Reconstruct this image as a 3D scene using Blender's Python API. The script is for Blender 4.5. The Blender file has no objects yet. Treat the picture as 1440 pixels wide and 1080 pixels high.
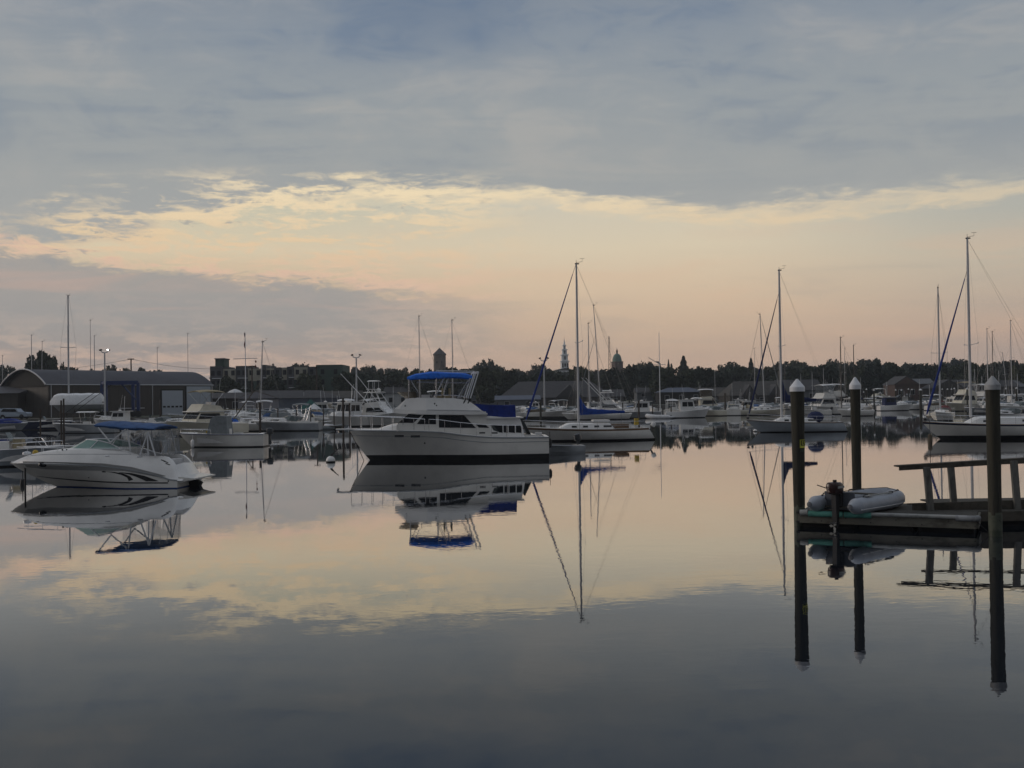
import bpy, bmesh, math, random
from mathutils import Vector, Matrix
R = math.radians
S = bpy.context.scene
COL = S.collection
random.seed(7)

# ------------------------------------------------------------------ camera
CAMH, PITCH, ROLL, F = 3.1, math.atan(22/1500), R(0.8), 1500.0
CP = Vector((0, 0, CAMH))
_f = Vector((0, math.cos(PITCH), math.sin(PITCH)))
_u0 = Vector((0, -math.sin(PITCH), math.cos(PITCH)))
_r0 = Vector((1, 0, 0))
_r = math.cos(ROLL)*_r0 - math.sin(ROLL)*_u0
_u = math.sin(ROLL)*_r0 + math.cos(ROLL)*_u0
cam = bpy.data.cameras.new('camera')
cam.sensor_width = 36; cam.lens = 36*F/1440
cam.clip_start = 0.1; cam.clip_end = 20000
camo = bpy.data.objects.new('camera', cam); COL.objects.link(camo)
mw = Matrix.Identity(4)
for i in range(3):
    mw[i][0], mw[i][1], mw[i][2], mw[i][3] = _r[i], _u[i], -_f[i], CP[i]
camo.matrix_world = mw
S.camera = camo

def ray(px, py):
    return _f + _r*((px-720)/F) - _u*((py-540)/F)
def W(px, py, Y):
    "point of the place at depth Y that the photograph shows at (px, py)"
    d = ray(px, py); return CP + d*(Y/d.y)
def G(px, py, z=0.0):
    "point on the level z that the photograph shows at (px, py)"
    d = ray(px, py); return CP + d*((z-CAMH)/d.z)
def GX(px, Y, z=0.0):
    "point at depth Y and height z in the column px"
    x = (px-720)/F*Y
    for _ in range(4):
        v = Vector((x, Y, z))-CP
        p = 720+F*v.dot(_r)/v.dot(_f)
        x += (px-p)/F*Y
    return Vector((x, Y, z))

# ------------------------------------------------------------------ node helpers
def srgb(r, g, b):
    return tuple(((c/255)/12.92 if c/255 <= 0.04045 else ((c/255+0.055)/1.055)**2.4) for c in (r, g, b))+(1,)
class NT:
    def __init__(s, nt): s.nt = nt; s.n = nt.nodes; s.l = nt.links
    def _in(s, sock, v):
        if v is None: return
        if isinstance(v, bpy.types.NodeSocket): s.l.new(v, sock)
        else: sock.default_value = v
    def m(s, op, a, b=None, c=None, clamp=False):
        n = s.n.new('ShaderNodeMath'); n.operation = op; n.use_clamp = clamp
        s._in(n.inputs[0], a); s._in(n.inputs[1], b); s._in(n.inputs[2], c)
        return n.outputs[0]
    def vm(s, op, a, b=None):
        n = s.n.new('ShaderNodeVectorMath'); n.operation = op
        s._in(n.inputs[0], a); s._in(n.inputs[1], b); return n.outputs[0]
    def comb(s, x, y, z):
        n = s.n.new('ShaderNodeCombineXYZ'); s._in(n.inputs[0], x); s._in(n.inputs[1], y); s._in(n.inputs[2], z); return n.outputs[0]
    def noise(s, vec, scale, detail=3, rough=0.5, dist=0.0, lac=2.0):
        n = s.n.new('ShaderNodeTexNoise'); s._in(n.inputs['Vector'], vec)
        n.inputs['Scale'].default_value = scale; n.inputs['Detail'].default_value = detail
        n.inputs['Roughness'].default_value = rough; n.inputs['Distortion'].default_value = dist
        return n.outputs[0]
    def ramp(s, fac, stops, interp='LINEAR'):
        n = s.n.new('ShaderNodeValToRGB'); s._in(n.inputs[0], fac); r = n.color_ramp; r.interpolation = interp
        stops = sorted(stops, key=lambda q: q[0])
        r.elements[0].position, r.elements[0].color = stops[0]
        r.elements[1].position, r.elements[1].color = stops[-1]
        for p, c in stops[1:-1]:
            e = r.elements.new(p); e.color = c
        return n.outputs[0]
    def mix(s, f, a, b, typ='MIX'):
        n = s.n.new('ShaderNodeMix'); n.data_type = 'RGBA'; n.blend_type = typ
        s._in(n.inputs[0], f); s._in(n.inputs[6], a); s._in(n.inputs[7], b); return n.outputs[2]
    def smooth(s, x, a, b):
        n = s.n.new('ShaderNodeMapRange'); n.interpolation_type = 'SMOOTHSTEP'; n.clamp = True
        s._in(n.inputs[0], x); s._in(n.inputs[1], a); s._in(n.inputs[2], b)
        n.inputs[3].default_value = 0; n.inputs[4].default_value = 1
        return n.outputs[0]

# ------------------------------------------------------------------ sky
world = bpy.data.worlds.new('World'); S.world = world; world.use_nodes = True
t = NT(world.node_tree); t.n.clear()
tc = t.n.new('ShaderNodeTexCoord').outputs['Generated']
sep = t.n.new('ShaderNodeSeparateXYZ'); t.l.new(tc, sep.inputs[0])
X, Y, Z = sep.outputs
A = t.m('MULTIPLY', t.m('ARCTAN2', X, Y), 57.2958)                     # azimuth from the view axis, degrees
E = t.m('MULTIPLY', t.m('ARCSINE', Z), 57.2958)                        # elevation, degrees
AE = t.comb(t.m('MULTIPLY', A, 0.1), t.m('MULTIPLY', E, 0.1), 0.0)
zz = t.m('ADD', t.m('MAXIMUM', Z, 0.0), 0.07)
CPL = t.comb(t.m('DIVIDE', X, zz), t.m('DIVIDE', Y, zz), 0.0)          # cloud deck plane
def curve(x, pts, lo, hi, vlo, vhi):
    "piecewise linear function of x as a grey ramp"
    st = [((p-lo)/(hi-lo), ((v-vlo)/(vhi-vlo),)*3+(1,)) for p, v in pts]
    f = t.m('DIVIDE', t.m('SUBTRACT', x, lo), hi-lo, clamp=True)
    return t.m('MULTIPLY_ADD', t.ramp(f, st), vhi-vlo, vlo)
En = t.m('DIVIDE', E, 30.0, clamp=True)
clearR = t.ramp(En, [(0, srgb(196,170,152)), (2/30, srgb(199,172,151)), (4/30, srgb(206,180,155)), (6/30, srgb(213,190,163)),
                     (8/30, srgb(215,200,174)), (9.5/30, srgb(208,198,177)), (12/30, srgb(194,192,182)), (20/30, srgb(120,134,148)), (1, srgb(95,112,135))])
clearL = t.ramp(En, [(0, srgb(170,154,147)), (3/30, srgb(166,152,145)), (5/30, srgb(176,160,148)), (6.5/30, srgb(206,184,156)),
                     (8/30, srgb(215,200,172)), (12/30, srgb(180,186,172)), (1, srgb(95,112,135))])
clearFR = t.ramp(En, [(0, srgb(190,164,150)), (3/30, srgb(190,165,148)), (5/30, srgb(190,173,155)), (7/30, srgb(189,180,163)),
                     (9/30, srgb(176,175,166)), (12/30, srgb(168,170,166)), (1, srgb(95,112,135))])
clear = t.mix(t.smooth(A, -16.0, 4.0), clearL, clearR)
clear = t.mix(t.smooth(A, 9.0, 27.0), clear, clearFR)
sky = t.n.new('ShaderNodeTexSky'); sky.sky_type = 'NISHITA'; sky.sun_disc = False
sky.sun_elevation = R(10); sky.sun_rotation = R(-75); sky.air_density = 1.5; sky.dust_density = 3
nish = t.mix(1.0, sky.outputs[0], (0.06, 0.06, 0.06, 1), 'MULTIPLY')
clear = t.mix(0.06, clear, nish)
# soft peach streaks inside the clear band
AEs = t.comb(t.m('MULTIPLY', A, 0.05), t.m('MULTIPLY', E, 0.45), 3.0)
n_st = t.noise(AEs, 1.6, 4, 0.55, 0.6)
clear = t.mix(t.m('MULTIPLY', t.smooth(n_st, 0.50, 0.72), t.m('MULTIPLY', t.smooth(E, 11.0, 6.0), 0.30)), clear, srgb(212,178,150))
clear = t.mix(t.m('MULTIPLY', t.smooth(n_st, 0.50, 0.30), t.m('MULTIPLY', t.smooth(E, 9.0, 5.0), 0.22)), clear, srgb(150,147,143))
# deck
n1 = t.noise(CPL, 0.55, 6, 0.52, 0.5)
n2 = t.noise(t.vm('MULTIPLY', CPL, (0.6, 1.5, 1)), 1.6, 5, 0.55, 0.8)
n3 = t.noise(AE, 0.9, 3, 0.5, 0.4)
AEf = t.comb(t.m('MULTIPLY', A, 0.16), t.m('MULTIPLY', E, 0.75), 1.0)
n4 = t.noise(AEf, 1.0, 6, 0.62, 0.5)
deckc = t.ramp(En, [(0, srgb(150,150,149)), (9/30, srgb(160,161,159)), (12/30, srgb(154,157,157)), (15.5/30, srgb(145,151,155)),
                    (19/30, srgb(132,141,151)), (22/30, srgb(120,130,143)), (1, srgb(80,92,110))])
tone = t.m('ADD', t.m('MULTIPLY', t.m('SUBTRACT', n1, 0.5), 1.9), t.m('MULTIPLY', t.m('SUBTRACT', n2, 0.5), 1.8))
n7 = t.noise(t.vm('MULTIPLY', AE, (1.0, 2.2, 1)), 2.6, 7, 0.6, 1.0)
tone = t.m('ADD', tone, t.m('ADD', t.m('MULTIPLY', t.m('SUBTRACT', n3, 0.5), 1.2), t.m('MULTIPLY', t.m('SUBTRACT', n7, 0.5), 1.1)))
deckc = t.mix(t.m('MULTIPLY', t.smooth(tone, -0.05, 0.50), 0.85), deckc, t.ramp(En, [(0, srgb(170,166,158)), (0.5, srgb(162,162,160)), (0.7, srgb(146,150,156)), (1, srgb(110,116,126))]))
deckc = t.mix(t.m('MULTIPLY', t.smooth(tone, -0.02, -0.50), t.m('MULTIPLY', t.smooth(E, 9.5, 15.0), 0.75)), deckc, t.ramp(En, [(0, srgb(142,147,150)), (0.5, srgb(128,138,149)), (0.67, srgb(104,121,143)), (1, srgb(70,84,108))]))
# the blue gap high in the middle
gap = t.m('MULTIPLY', t.m('MULTIPLY', t.smooth(A, -12.0, -5.0), t.smooth(A, 3.0, -2.0)), t.smooth(E, 16.5, 20.0))
deckc = t.mix(t.m('MULTIPLY', gap, 0.40), deckc, srgb(84,106,134))
edge = curve(A, [(-40, 6.6), (-25, 6.8), (-20, 8.2), (-16, 9.6), (-9, 11.0), (-3, 10.6), (3, 10.2), (7, 10.0), (13, 9.1), (25, 9.6), (40, 10.5)], -40, 40, 6, 12)
bump_e = t.m('ADD', t.m('MULTIPLY', t.m('SUBTRACT', n4, 0.5), curve(A, [(-40, 6.5), (-16, 7.0), (-7, 4.4), (4, 2.6), (40, 2.6)], -40, 40, 0, 7)), t.m('MULTIPLY', t.m('SUBTRACT', n3, 0.5), 1.0))
n8 = t.noise(t.comb(t.m('MULTIPLY', A, 0.42), t.m('MULTIPLY', E, 1.7), 9.0), 1.0, 6, 0.65, 0.6)
de = t.m('ADD', t.m('ADD', t.m('SUBTRACT', E, edge), bump_e), t.m('MULTIPLY', t.m('SUBTRACT', n8, 0.5), 1.5))
deckm = t.smooth(de, -0.35, curve(A, [(-40, 0.9), (-5, 0.9), (5, 1.1), (40, 1.9)], -40, 40, 0, 2))
litc = t.ramp(En, [(0, srgb(204,174,156)), (6.5/30, srgb(216,186,160)), (8.5/30, srgb(222,196,160)), (11/30, srgb(232,213,178)), (1, srgb(200,190,170))])
lit = t.m('MULTIPLY', t.smooth(de, -0.55, 0.10), t.smooth(de, 1.0, 0.25))
n5 = t.noise(t.comb(t.m('MULTIPLY', A, 0.3), t.m('MULTIPLY', E, 1.5), 7.0), 1.0, 5, 0.6, 0.3)
litside = curve(A, [(-40, .9), (-12, 1), (-6, .9), (8, .85), (16, .7), (40, .3)], -40, 40, 0, 1)
# broken bright streaks above the edge, left of centre
n6 = t.noise(t.comb(t.m('MULTIPLY', A, 0.75), t.m('MULTIPLY', E, 2.3), 4.0), 1.0, 5, 0.65, 0.8)
nmix = t.m('ADD', t.m('MULTIPLY', n5, 0.6), t.m('MULTIPLY', n6, 0.4))
brk = t.m('MULTIPLY', t.m('MULTIPLY', t.smooth(nmix, 0.46, 0.575), t.smooth(de, 3.4, 0.4)), t.m('MULTIPLY', t.smooth(A, 3.0, -6.0), t.smooth(E, 12.5, 11.2)))
puff = t.m('MULTIPLY', t.m('MULTIPLY', t.smooth(n6, 0.56, 0.66), t.smooth(de, -1.6, -0.1)), t.m('MULTIPLY', t.m('MULTIPLY', t.smooth(A, 4.0, -6.0), 0.75), t.smooth(de, 0.9, 0.2)))
col = t.mix(deckm, clear, deckc)
col = t.mix(t.m('MULTIPLY', t.m('MULTIPLY', lit, litside), t.m('ADD', 0.45, t.m('MULTIPLY', t.smooth(n5, 0.35, 0.6), 0.5))), col, litc)
col = t.mix(t.m('MULTIPLY', brk, 0.95), col, litc)
col = t.mix(puff, col, t.mix(t.smooth(n5, 0.45, 0.6), srgb(150,152,152), litc))
# lower bank on the left
edge2 = curve(A, [(-40, 8.6), (-25, 7.9), (-19, 7.0), (-14.5, 6.75), (-9, 6.35), (-4, 5.8), (4, 5.0), (40, 3.5)], -40, 40, 3, 9)
d2 = t.m('SUBTRACT', t.m('ADD', edge2, t.m('MULTIPLY', t.m('ADD', t.m('SUBTRACT', n4, 0.5), t.m('MULTIPLY', t.m('SUBTRACT', n6, 0.5), 1.1)), 1.9)), E)
bankm = t.m('MULTIPLY', t.smooth(d2, -0.12, 0.55), t.m('MULTIPLY', t.smooth(A, 3.0, -11.0), t.m('MULTIPLY', t.smooth(E, 1.0, 4.8), 0.88)))
bankc = t.mix(t.m('MULTIPLY', t.smooth(n_st, 0.55, 0.72), 0.6), srgb(153,151,149), srgb(182,159,149))
lit2 = t.m('MULTIPLY', t.m('MULTIPLY', t.smooth(d2, -0.45, 0.0), t.smooth(d2, 0.22, 0.0)), t.smooth(A, 2.0, -12.0))
col = t.mix(bankm, col, bankc)
col = t.mix(t.m('MULTIPLY', lit2, t.m('MULTIPLY', t.smooth(n5, 0.38, 0.58), 0.8)), col, srgb(214,182,160))
# the sky overhead and behind the viewer is dim blue-grey cloud
dim = t.mix(t.smooth(n1, 0.35, 0.65), srgb(94,99,108), srgb(115,117,120))
dim = t.mix(t.smooth(E, 8.0, 65.0), t.mix(1.0, dim, (0.45, 0.45, 0.47, 1), 'MULTIPLY'), t.mix(1.0, dim, (2.5, 2.48, 2.46, 1), 'MULTIPLY'))
away = t.m('MAXIMUM', t.smooth(E, 24.0, 46.0), t.smooth(Y, 0.55, -0.25))
col = t.mix(away, col, dim)
bg = t.n.new('ShaderNodeBackground'); t.l.new(col, bg.inputs[0]); bg.inputs[1].default_value = 1.10
wo = t.n.new('ShaderNodeOutputWorld'); t.l.new(bg.outputs[0], wo.inputs[0])

# ------------------------------------------------------------------ sun: low, far left, behind cloud
sun = bpy.data.lights.new('sun', 'SUN'); sun.energy = 0.8; sun.angle = R(20); sun.color = (1.0, 0.86, 0.74)
so = bpy.data.objects.new('sun', sun); COL.objects.link(so)
sd = Vector((-math.sin(R(75))*math.cos(R(14)), math.cos(R(75))*math.cos(R(14)), math.sin(R(14))))
so.rotation_euler = sd.to_track_quat('Z', 'Y').to_euler()
S.view_settings.view_transform = 'Standard'; S.view_settings.look = 'None'
S.view_settings.exposure = 0.0; S.view_settings.gamma = 1.0; S.view_settings.use_curve_mapping = False
S.cycles.max_bounces = 6; S.cycles.glossy_bounces = 3; S.cycles.diffuse_bounces = 2; S.cycles.transparent_max_bounces = 16

# ------------------------------------------------------------------ materials
def mat(name, col, rough=0.5, metal=0.0, var=0.12, scale=3.0, bump=0.0, spec=0.5, stretch=(1,1,1), col2=None, emit=None, alpha=1.0, ior=None, detail=4):
    m = bpy.data.materials.new(name); m.use_nodes = True
    q = NT(m.node_tree); b = q.n['Principled BSDF']
    c = tuple(col)+(1,) if len(col) == 3 else col
    tx = q.n.new('ShaderNodeTexCoord').outputs['Object']
    v = q.vm('MULTIPLY', tx, stretch)
    n = q.noise(v, scale, detail, 0.6)
    c2 = tuple(col2)+(1,) if col2 else tuple(max(0, x*(1-2.2*var)) for x in c[:3])+(1,)
    q.l.new(q.mix(q.smooth(n, 0.42, 0.72), c, c2), b.inputs['Base Color'])
    b.inputs['Roughness'].default_value = rough; b.inputs['Metallic'].default_value = metal
    b.inputs['Specular IOR Level'].default_value = spec
    if ior: b.inputs['IOR'].default_value = ior
    if alpha < 1: b.inputs['Alpha'].default_value = alpha
    if bump:
        bn = q.n.new('ShaderNodeBump'); bn.inputs['Strength'].default_value = bump; bn.inputs['Distance'].default_value = 0.02
        q.l.new(n, bn.inputs['Height']); q.l.new(bn.outputs[0], b.inputs['Normal'])
    if emit:
        b.inputs['Emission Color'].default_value = tuple(emit[:3])+(1,); b.inputs['Emission Strength'].default_value = emit[3]
    return m

# ------------------------------------------------------------------ mesh builder
class MB:
    def __init__(s): s.v = []; s.f = []; s.mi = []; s.cur = 0
    def mat(s, i): s.cur = i; return s
    def _add(s, vs, fs):
        o = len(s.v); s.v += [tuple(p) for p in vs]; s.f += [tuple(i+o for i in f) for f in fs]; s.mi += [s.cur]*len(fs); return s
    def box(s, c, d, rz=0, ry=0, taper=1.0):
        x, y, z = d[0]/2, d[1]/2, d[2]/2
        vs = [Vector((sx*x*(taper if sz > 0 else 1), sy*y*(taper if sz > 0 else 1), sz*z)) for sz in (-1, 1) for sx, sy in ((-1,-1),(1,-1),(1,1),(-1,1))]
        m = Matrix.Rotation(rz, 3, 'Z') @ Matrix.Rotation(ry, 3, 'Y')
        vs = [m @ p + Vector(c) for p in vs]
        return s._add(vs, [(3,2,1,0),(4,5,6,7),(0,1,5,4),(1,2,6,5),(2,3,7,6),(3,0,4,7)])
    def tube(s, p0, p1, r0, r1=None, n=6, caps=True):
        return s.path([p0, p1], [r0, r0 if r1 is None else r1], n, caps)
    def path(s, pts, rs, n=6, caps=True, sy=1.0):
        pts = [Vector(p) for p in pts]
        if not isinstance(rs, (list, tuple)): rs = [rs]*len(pts)
        rings = []; up = None
        for i, p in enumerate(pts):
            d = (pts[min(i+1, len(pts)-1)]-pts[max(i-1, 0)]).normalized()
            if up is None: up = Vector((0,0,1)) if abs(d.z) < 0.9 else Vector((1,0,0))
            a = d.cross(up).normalized(); b = a.cross(d).normalized(); up = b if abs(d.dot(b)) < 0.9 else up
            rings.append([p+(a*math.cos(2*math.pi*k/n)+b*math.sin(2*math.pi*k/n)*sy)*rs[i] for k in range(n)])
        return s.loft(rings, closed=True, caps=caps)
    def loft(s, rings, closed=True, caps=False):
        n = len(rings[0]); vs = [p for r in rings for p in r]; fs = []
        for i in range(len(rings)-1):
            for k in range(n if closed else n-1):
                a = i*n+k; b = i*n+(k+1) % n
                fs.append((a, b, b+n, a+n))
        if caps: fs.append(tuple(reversed(range(n)))); fs.append(tuple((len(rings)-1)*n+k for k in range(n)))
        return s._add(vs, fs)
    def lathe(s, prof, c=(0,0,0), n=12, caps=True):
        c = Vector(c)
        rings = [[c+Vector((r*math.cos(2*math.pi*k/n), r*math.sin(2*math.pi*k/n), z)) for k in range(n)] for r, z in prof]
        return s.loft(rings, caps=caps)
    def prism(s, prof, w, w2=None):
        "outline in x-z, thickness across y; w may be a function of (x, z) giving the half width"
        wf = w if callable(w) else (lambda x, z: w)
        n = len(prof)
        a = [Vector((x, -wf(x, z), z)) for x, z in prof]; b = [Vector((x, wf(x, z), z)) for x, z in prof]
        fs = [tuple(range(n)), tuple(reversed(range(n, 2*n)))]
        fs += [(i, i+n, (i+1) % n+n, (i+1) % n) for i in range(n)]
        return s._add(a+b, fs)
    def slab(s, poly, th):
        "polygon of 3-D points given thickness th along its normal"
        P = [Vector(p) for p in poly]; nrm = (P[1]-P[0]).cross(P[2]-P[1]).normalized(); n = len(P)
        Q = [p+nrm*th for p in P]
        return s._add(P+Q, [tuple(reversed(range(n))), tuple(range(n, 2*n))]+[(i, (i+1) % n, (i+1) % n+n, i+n) for i in range(n)])
    def quad(s, *p): return s._add(p, [tuple(range(len(p)))])
    def ball(s, c, r, n=8, m=6, sc=(1,1,1)):
        c = Vector(c); rings = []
        for i in range(m+1):
            th = math.pi*i/m
            rr = max(math.sin(th), 0.02)
            rings.append([c+Vector((r*rr*math.cos(2*math.pi*k/n)*sc[0], r*rr*math.sin(2*math.pi*k/n)*sc[1], -r*math.cos(th)*sc[2])) for k in range(n)])
        return s.loft(rings, caps=True)
    def clusters(s, eps=0.035):
        "groups of faces that touch or nearly touch"
        par = list(range(len(s.v)))
        def find(a):
            while par[a] != a: par[a] = par[par[a]]; a = par[a]
            return a
        for f in s.f:
            r = find(f[0])
            for i in f[1:]: par[find(i)] = r
        comp = {}
        for fi, f in enumerate(s.f): comp.setdefault(find(f[0]), []).append(fi)
        C = []
        for fl in comp.values():
            vs = [s.v[i] for fi in fl for i in s.f[fi]]
            C.append([[min(v[k] for v in vs)-eps for k in range(3)], [max(v[k] for v in vs)+eps for k in range(3)], fl])
        merged = True
        while merged and len(C) > 1:
            merged = False; out = []
            for c in C:
                for d in out:
                    if all(c[0][k] <= d[1][k] and d[0][k] <= c[1][k] for k in range(3)):
                        d[0] = [min(a, b) for a, b in zip(c[0], d[0])]; d[1] = [max(a, b) for a, b in zip(c[1], d[1])]; d[2] = d[2]+c[2]; merged = True; break
                else: out.append(c)
            C = out
        return [c[2] for c in C]
    def build(s, name, mats, parent=None, smooth=False, fixn=True, loc=None, split=True):
        cl = s.clusters() if (split and parent is not None and len(s.f) < 6000) else [list(range(len(s.f)))]
        first = None
        for fl in cl:
            if len(cl) == 1: v, f, mi = s.v, s.f, s.mi
            else:
                ids = sorted({i for k in fl for i in s.f[k]}); mp = {a: b for b, a in enumerate(ids)}
                v = [s.v[i] for i in ids]; f = [tuple(mp[i] for i in s.f[k]) for k in fl]; mi = [s.mi[k] for k in fl]
            o = s._build(v, f, mi, name, mats, parent, smooth, fixn, loc); first = first or o
        return first
    def _build(s, V_, F_, MI_, name, mats, parent, smooth, fixn, loc):
        me = bpy.data.meshes.new(name); me.from_pydata(V_, [], F_)
        for m in (mats if isinstance(mats, (list, tuple)) else [mats]): me.materials.append(m)
        me.polygons.foreach_set('material_index', MI_)
        if fixn:
            bm = bmesh.new(); bm.from_mesh(me); bmesh.ops.remove_doubles(bm, verts=bm.verts, dist=1e-5); bmesh.ops.recalc_face_normals(bm, faces=bm.faces); bm.to_mesh(me); bm.free()
        if smooth:
            me.polygons.foreach_set('use_smooth', [True]*len(me.polygons))
            me.set_sharp_from_angle(angle=R(38))
        me.update()
        o = bpy.data.objects.new(name, me); COL.objects.link(o)
        if parent: o.parent = parent
        if loc is not None: o.location = loc
        return o

def tag(o, label=None, cat=None, group=None, kind=None):
    if label: o['label'] = label
    if cat: o['category'] = cat
    if group: o['group'] = group
    if kind: o['kind'] = kind
    return o
def empty(name, loc=(0,0,0), rz=0, label=None, cat=None, group=None):
    o = bpy.data.objects.new(name, None); COL.objects.link(o); o.empty_display_size = 0.5
    o.location = loc; o.rotation_euler.z = rz
    return tag(o, label, cat, group)
KIDS = {}
def copy_tree(o, parent=None):
    c = o.copy(); COL.objects.link(c)
    if parent: c.parent = parent
    for ch in o.children: copy_tree(ch, c)
    return c
def place(src, loc, rz, label, cat=None, group=None, scale=None):
    c = copy_tree(src); c.location = loc; c.rotation_euler.z = rz; c['label'] = label
    if cat: c['category'] = cat
    if group: c['group'] = group
    elif 'group' in c: del c['group']
    if scale: c.scale = (scale,)*3 if not isinstance(scale, tuple) else scale
    return c
# ------------------------------------------------------------------ water
def water():
    m = bpy.data.materials.new('harbour_water'); m.use_nodes = True
    q = NT(m.node_tree); q.n.clear()
    tx = q.n.new('ShaderNodeTexCoord').outputs['Object']
    a = q.noise(q.vm('MULTIPLY', tx, (0.8, 1.3, 1)), 0.9, 3, 0.55, 0.5)
    c = q.noise(q.vm('MULTIPLY', tx, (0.7, 1.0, 1)), 4.5, 2, 0.5, 0.3)
    big = q.noise(tx, 0.06, 2, 0.5)
    amp = q.m('ADD', 0.35, q.m('MULTIPLY', q.smooth(big, 0.40, 0.66), 1.3))
    h = q.m('MULTIPLY', q.m('ADD', q.m('MULTIPLY', a, 0.0014), q.m('MULTIPLY', c, 0.0006)), amp)
    bn = q.n.new('ShaderNodeBump'); bn.inputs['Strength'].default_value = 1.0; bn.inputs['Distance'].default_value = 1.0
    q.l.new(h, bn.inputs['Height'])
    geo = q.n.new('ShaderNodeNewGeometry'); dt = q.n.new('ShaderNodeVectorMath'); dt.operation = 'DOT_PRODUCT'
    q.l.new(geo.outputs['Incoming'], dt.inputs[0]); q.l.new(bn.outputs[0], dt.inputs[1])
    f_ = lambda v: (v, v, v, 1)
    refl = q.ramp(dt.outputs['Value'], [(0, f_(.95)), (.05, f_(.88)), (.092, f_(.78)), (.14, f_(.62)), (.20, f_(.36)), (.27, f_(.205)), (.36, f_(.135)), (.6, f_(.08)), (1, f_(.025))])
    gl = q.n.new('ShaderNodeBsdfGlossy'); gl.inputs['Roughness'].default_value = 0.0; gl.inputs['Color'].default_value = (1, 1, 1, 1); q.l.new(bn.outputs[0], gl.inputs['Normal'])
    df = q.n.new('ShaderNodeBsdfDiffuse'); df.inputs['Color'].default_value = (0.010, 0.014, 0.020, 1)
    mx = q.n.new('ShaderNodeMixShader'); q.l.new(refl, mx.inputs[0]); q.l.new(df.outputs[0], mx.inputs[1]); q.l.new(gl.outputs[0], mx.inputs[2])
    ou = q.n.new('ShaderNodeOutputMaterial'); q.l.new(mx.outputs[0], ou.inputs['Surface'])
    mb = MB().quad((-1300,-30,0),(1300,-30,0),(1300,1350,0),(-1300,1350,0))
    tag(mb.build('water', m), kind='structure')
water()
# ------------------------------------------------------------------ palette
K = {}
K['gel'] = mat('white_gelcoat', (0.72,0.705,0.66), 0.28, var=0.05, scale=1.2)
K['gelw'] = mat('bright_gelcoat', (0.80,0.795,0.775), 0.3, var=0.05, scale=1.2)
K['cream'] = mat('cream_gelcoat', (0.68,0.64,0.52), 0.3, var=0.06, scale=1.5)
K['grey'] = mat('grey_gelcoat', (0.30,0.32,0.34), 0.35, var=0.08, scale=1.2)
K['bluegrey'] = mat('blue_grey_gelcoat', (0.38,0.42,0.46), 0.35, var=0.07, scale=1.2)
K['navy'] = mat('navy_gelcoat', (0.012,0.018,0.05), 0.25, var=0.1)
K['black'] = mat('black_bottom_paint', (0.012,0.012,0.013), 0.6, var=0.1)
K['bluebot'] = mat('blue_bottom_paint', (0.02,0.06,0.22), 0.5, var=0.1)
K['redbot'] = mat('red_bottom_paint', (0.16,0.03,0.02), 0.6, var=0.1)
K['glass'] = mat('dark_cabin_glass', (0.012,0.014,0.017), 0.22, var=0.05, spec=0.3)
K['teal'] = mat('tinted_windscreen', (0.20,0.36,0.33), 0.10, var=0.05, alpha=0.72)
K['ws'] = mat('grey_windscreen', (0.10, 0.13, 0.135), 0.15, var=0.05, alpha=0.85)
K['cover3'] = mat('deep_blue_sail_cover', (0.010, 0.055, 0.30), 0.85, var=0.2, scale=5, bump=0.6)
K['clear'] = mat('clear_vinyl', (0.42,0.45,0.46), 0.15, var=0.2, scale=6, alpha=0.28, bump=0.5)
K['steel'] = mat('polished_rail', (0.62,0.63,0.65), 0.25, metal=0.9, var=0.03)
K['alu'] = mat('mast_aluminium', (0.50,0.51,0.53), 0.45, var=0.05)
K['aluw'] = mat('white_painted_pipe', (0.78,0.80,0.82), 0.4, var=0.03)
K['wire'] = mat('rigging_wire', (0.24,0.24,0.24), 0.5, metal=0.5, var=0.03)
K['darkmast'] = mat('dark_mast', (0.05,0.045,0.04), 0.6, var=0.08)
K['blue'] = mat('royal_blue_canvas', (0.015,0.15,0.66), 0.85, var=0.16, scale=5, bump=0.5)
K['blue2'] = mat('faded_blue_canvas', (0.04,0.105,0.26), 0.85, var=0.16, scale=5, bump=0.5)
K['navyc'] = mat('navy_canvas', (0.012,0.022,0.085), 0.9, var=0.15, scale=6, bump=0.5)
K['tan'] = mat('tan_canvas', (0.40,0.34,0.22), 0.9, var=0.15, scale=5, bump=0.4)
K['brown'] = mat('brown_canvas', (0.10,0.08,0.055), 0.9, var=0.15, scale=5, bump=0.4)
K['greyc'] = mat('grey_canvas', (0.20,0.22,0.23), 0.9, var=0.12, scale=5, bump=0.4)
K['whitec'] = mat('white_canvas', (0.68,0.69,0.70), 0.8, var=0.08, scale=4, bump=0.4)
K['redc'] = mat('dark_red_canvas', (0.16,0.03,0.03), 0.9, var=0.15, scale=5, bump=0.4)
K['green'] = mat('green_canvas', (0.02,0.10,0.09), 0.9, var=0.15, scale=5)
K['yellow'] = mat('yellow_plastic', (0.55,0.38,0.04), 0.6, var=0.1)
K['teak'] = mat('weathered_teak', (0.16,0.09,0.045), 0.7, var=0.15, scale=8)
K['rubber'] = mat('black_rubber', (0.02,0.02,0.022), 0.7, var=0.1)
K['engine'] = mat('outboard_cowl', (0.05,0.055,0.06), 0.35, var=0.06)
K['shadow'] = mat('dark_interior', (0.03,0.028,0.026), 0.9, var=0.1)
K['deckg'] = mat('deck_nonskid', (0.50,0.50,0.48), 0.7, var=0.06, scale=6)

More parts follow.
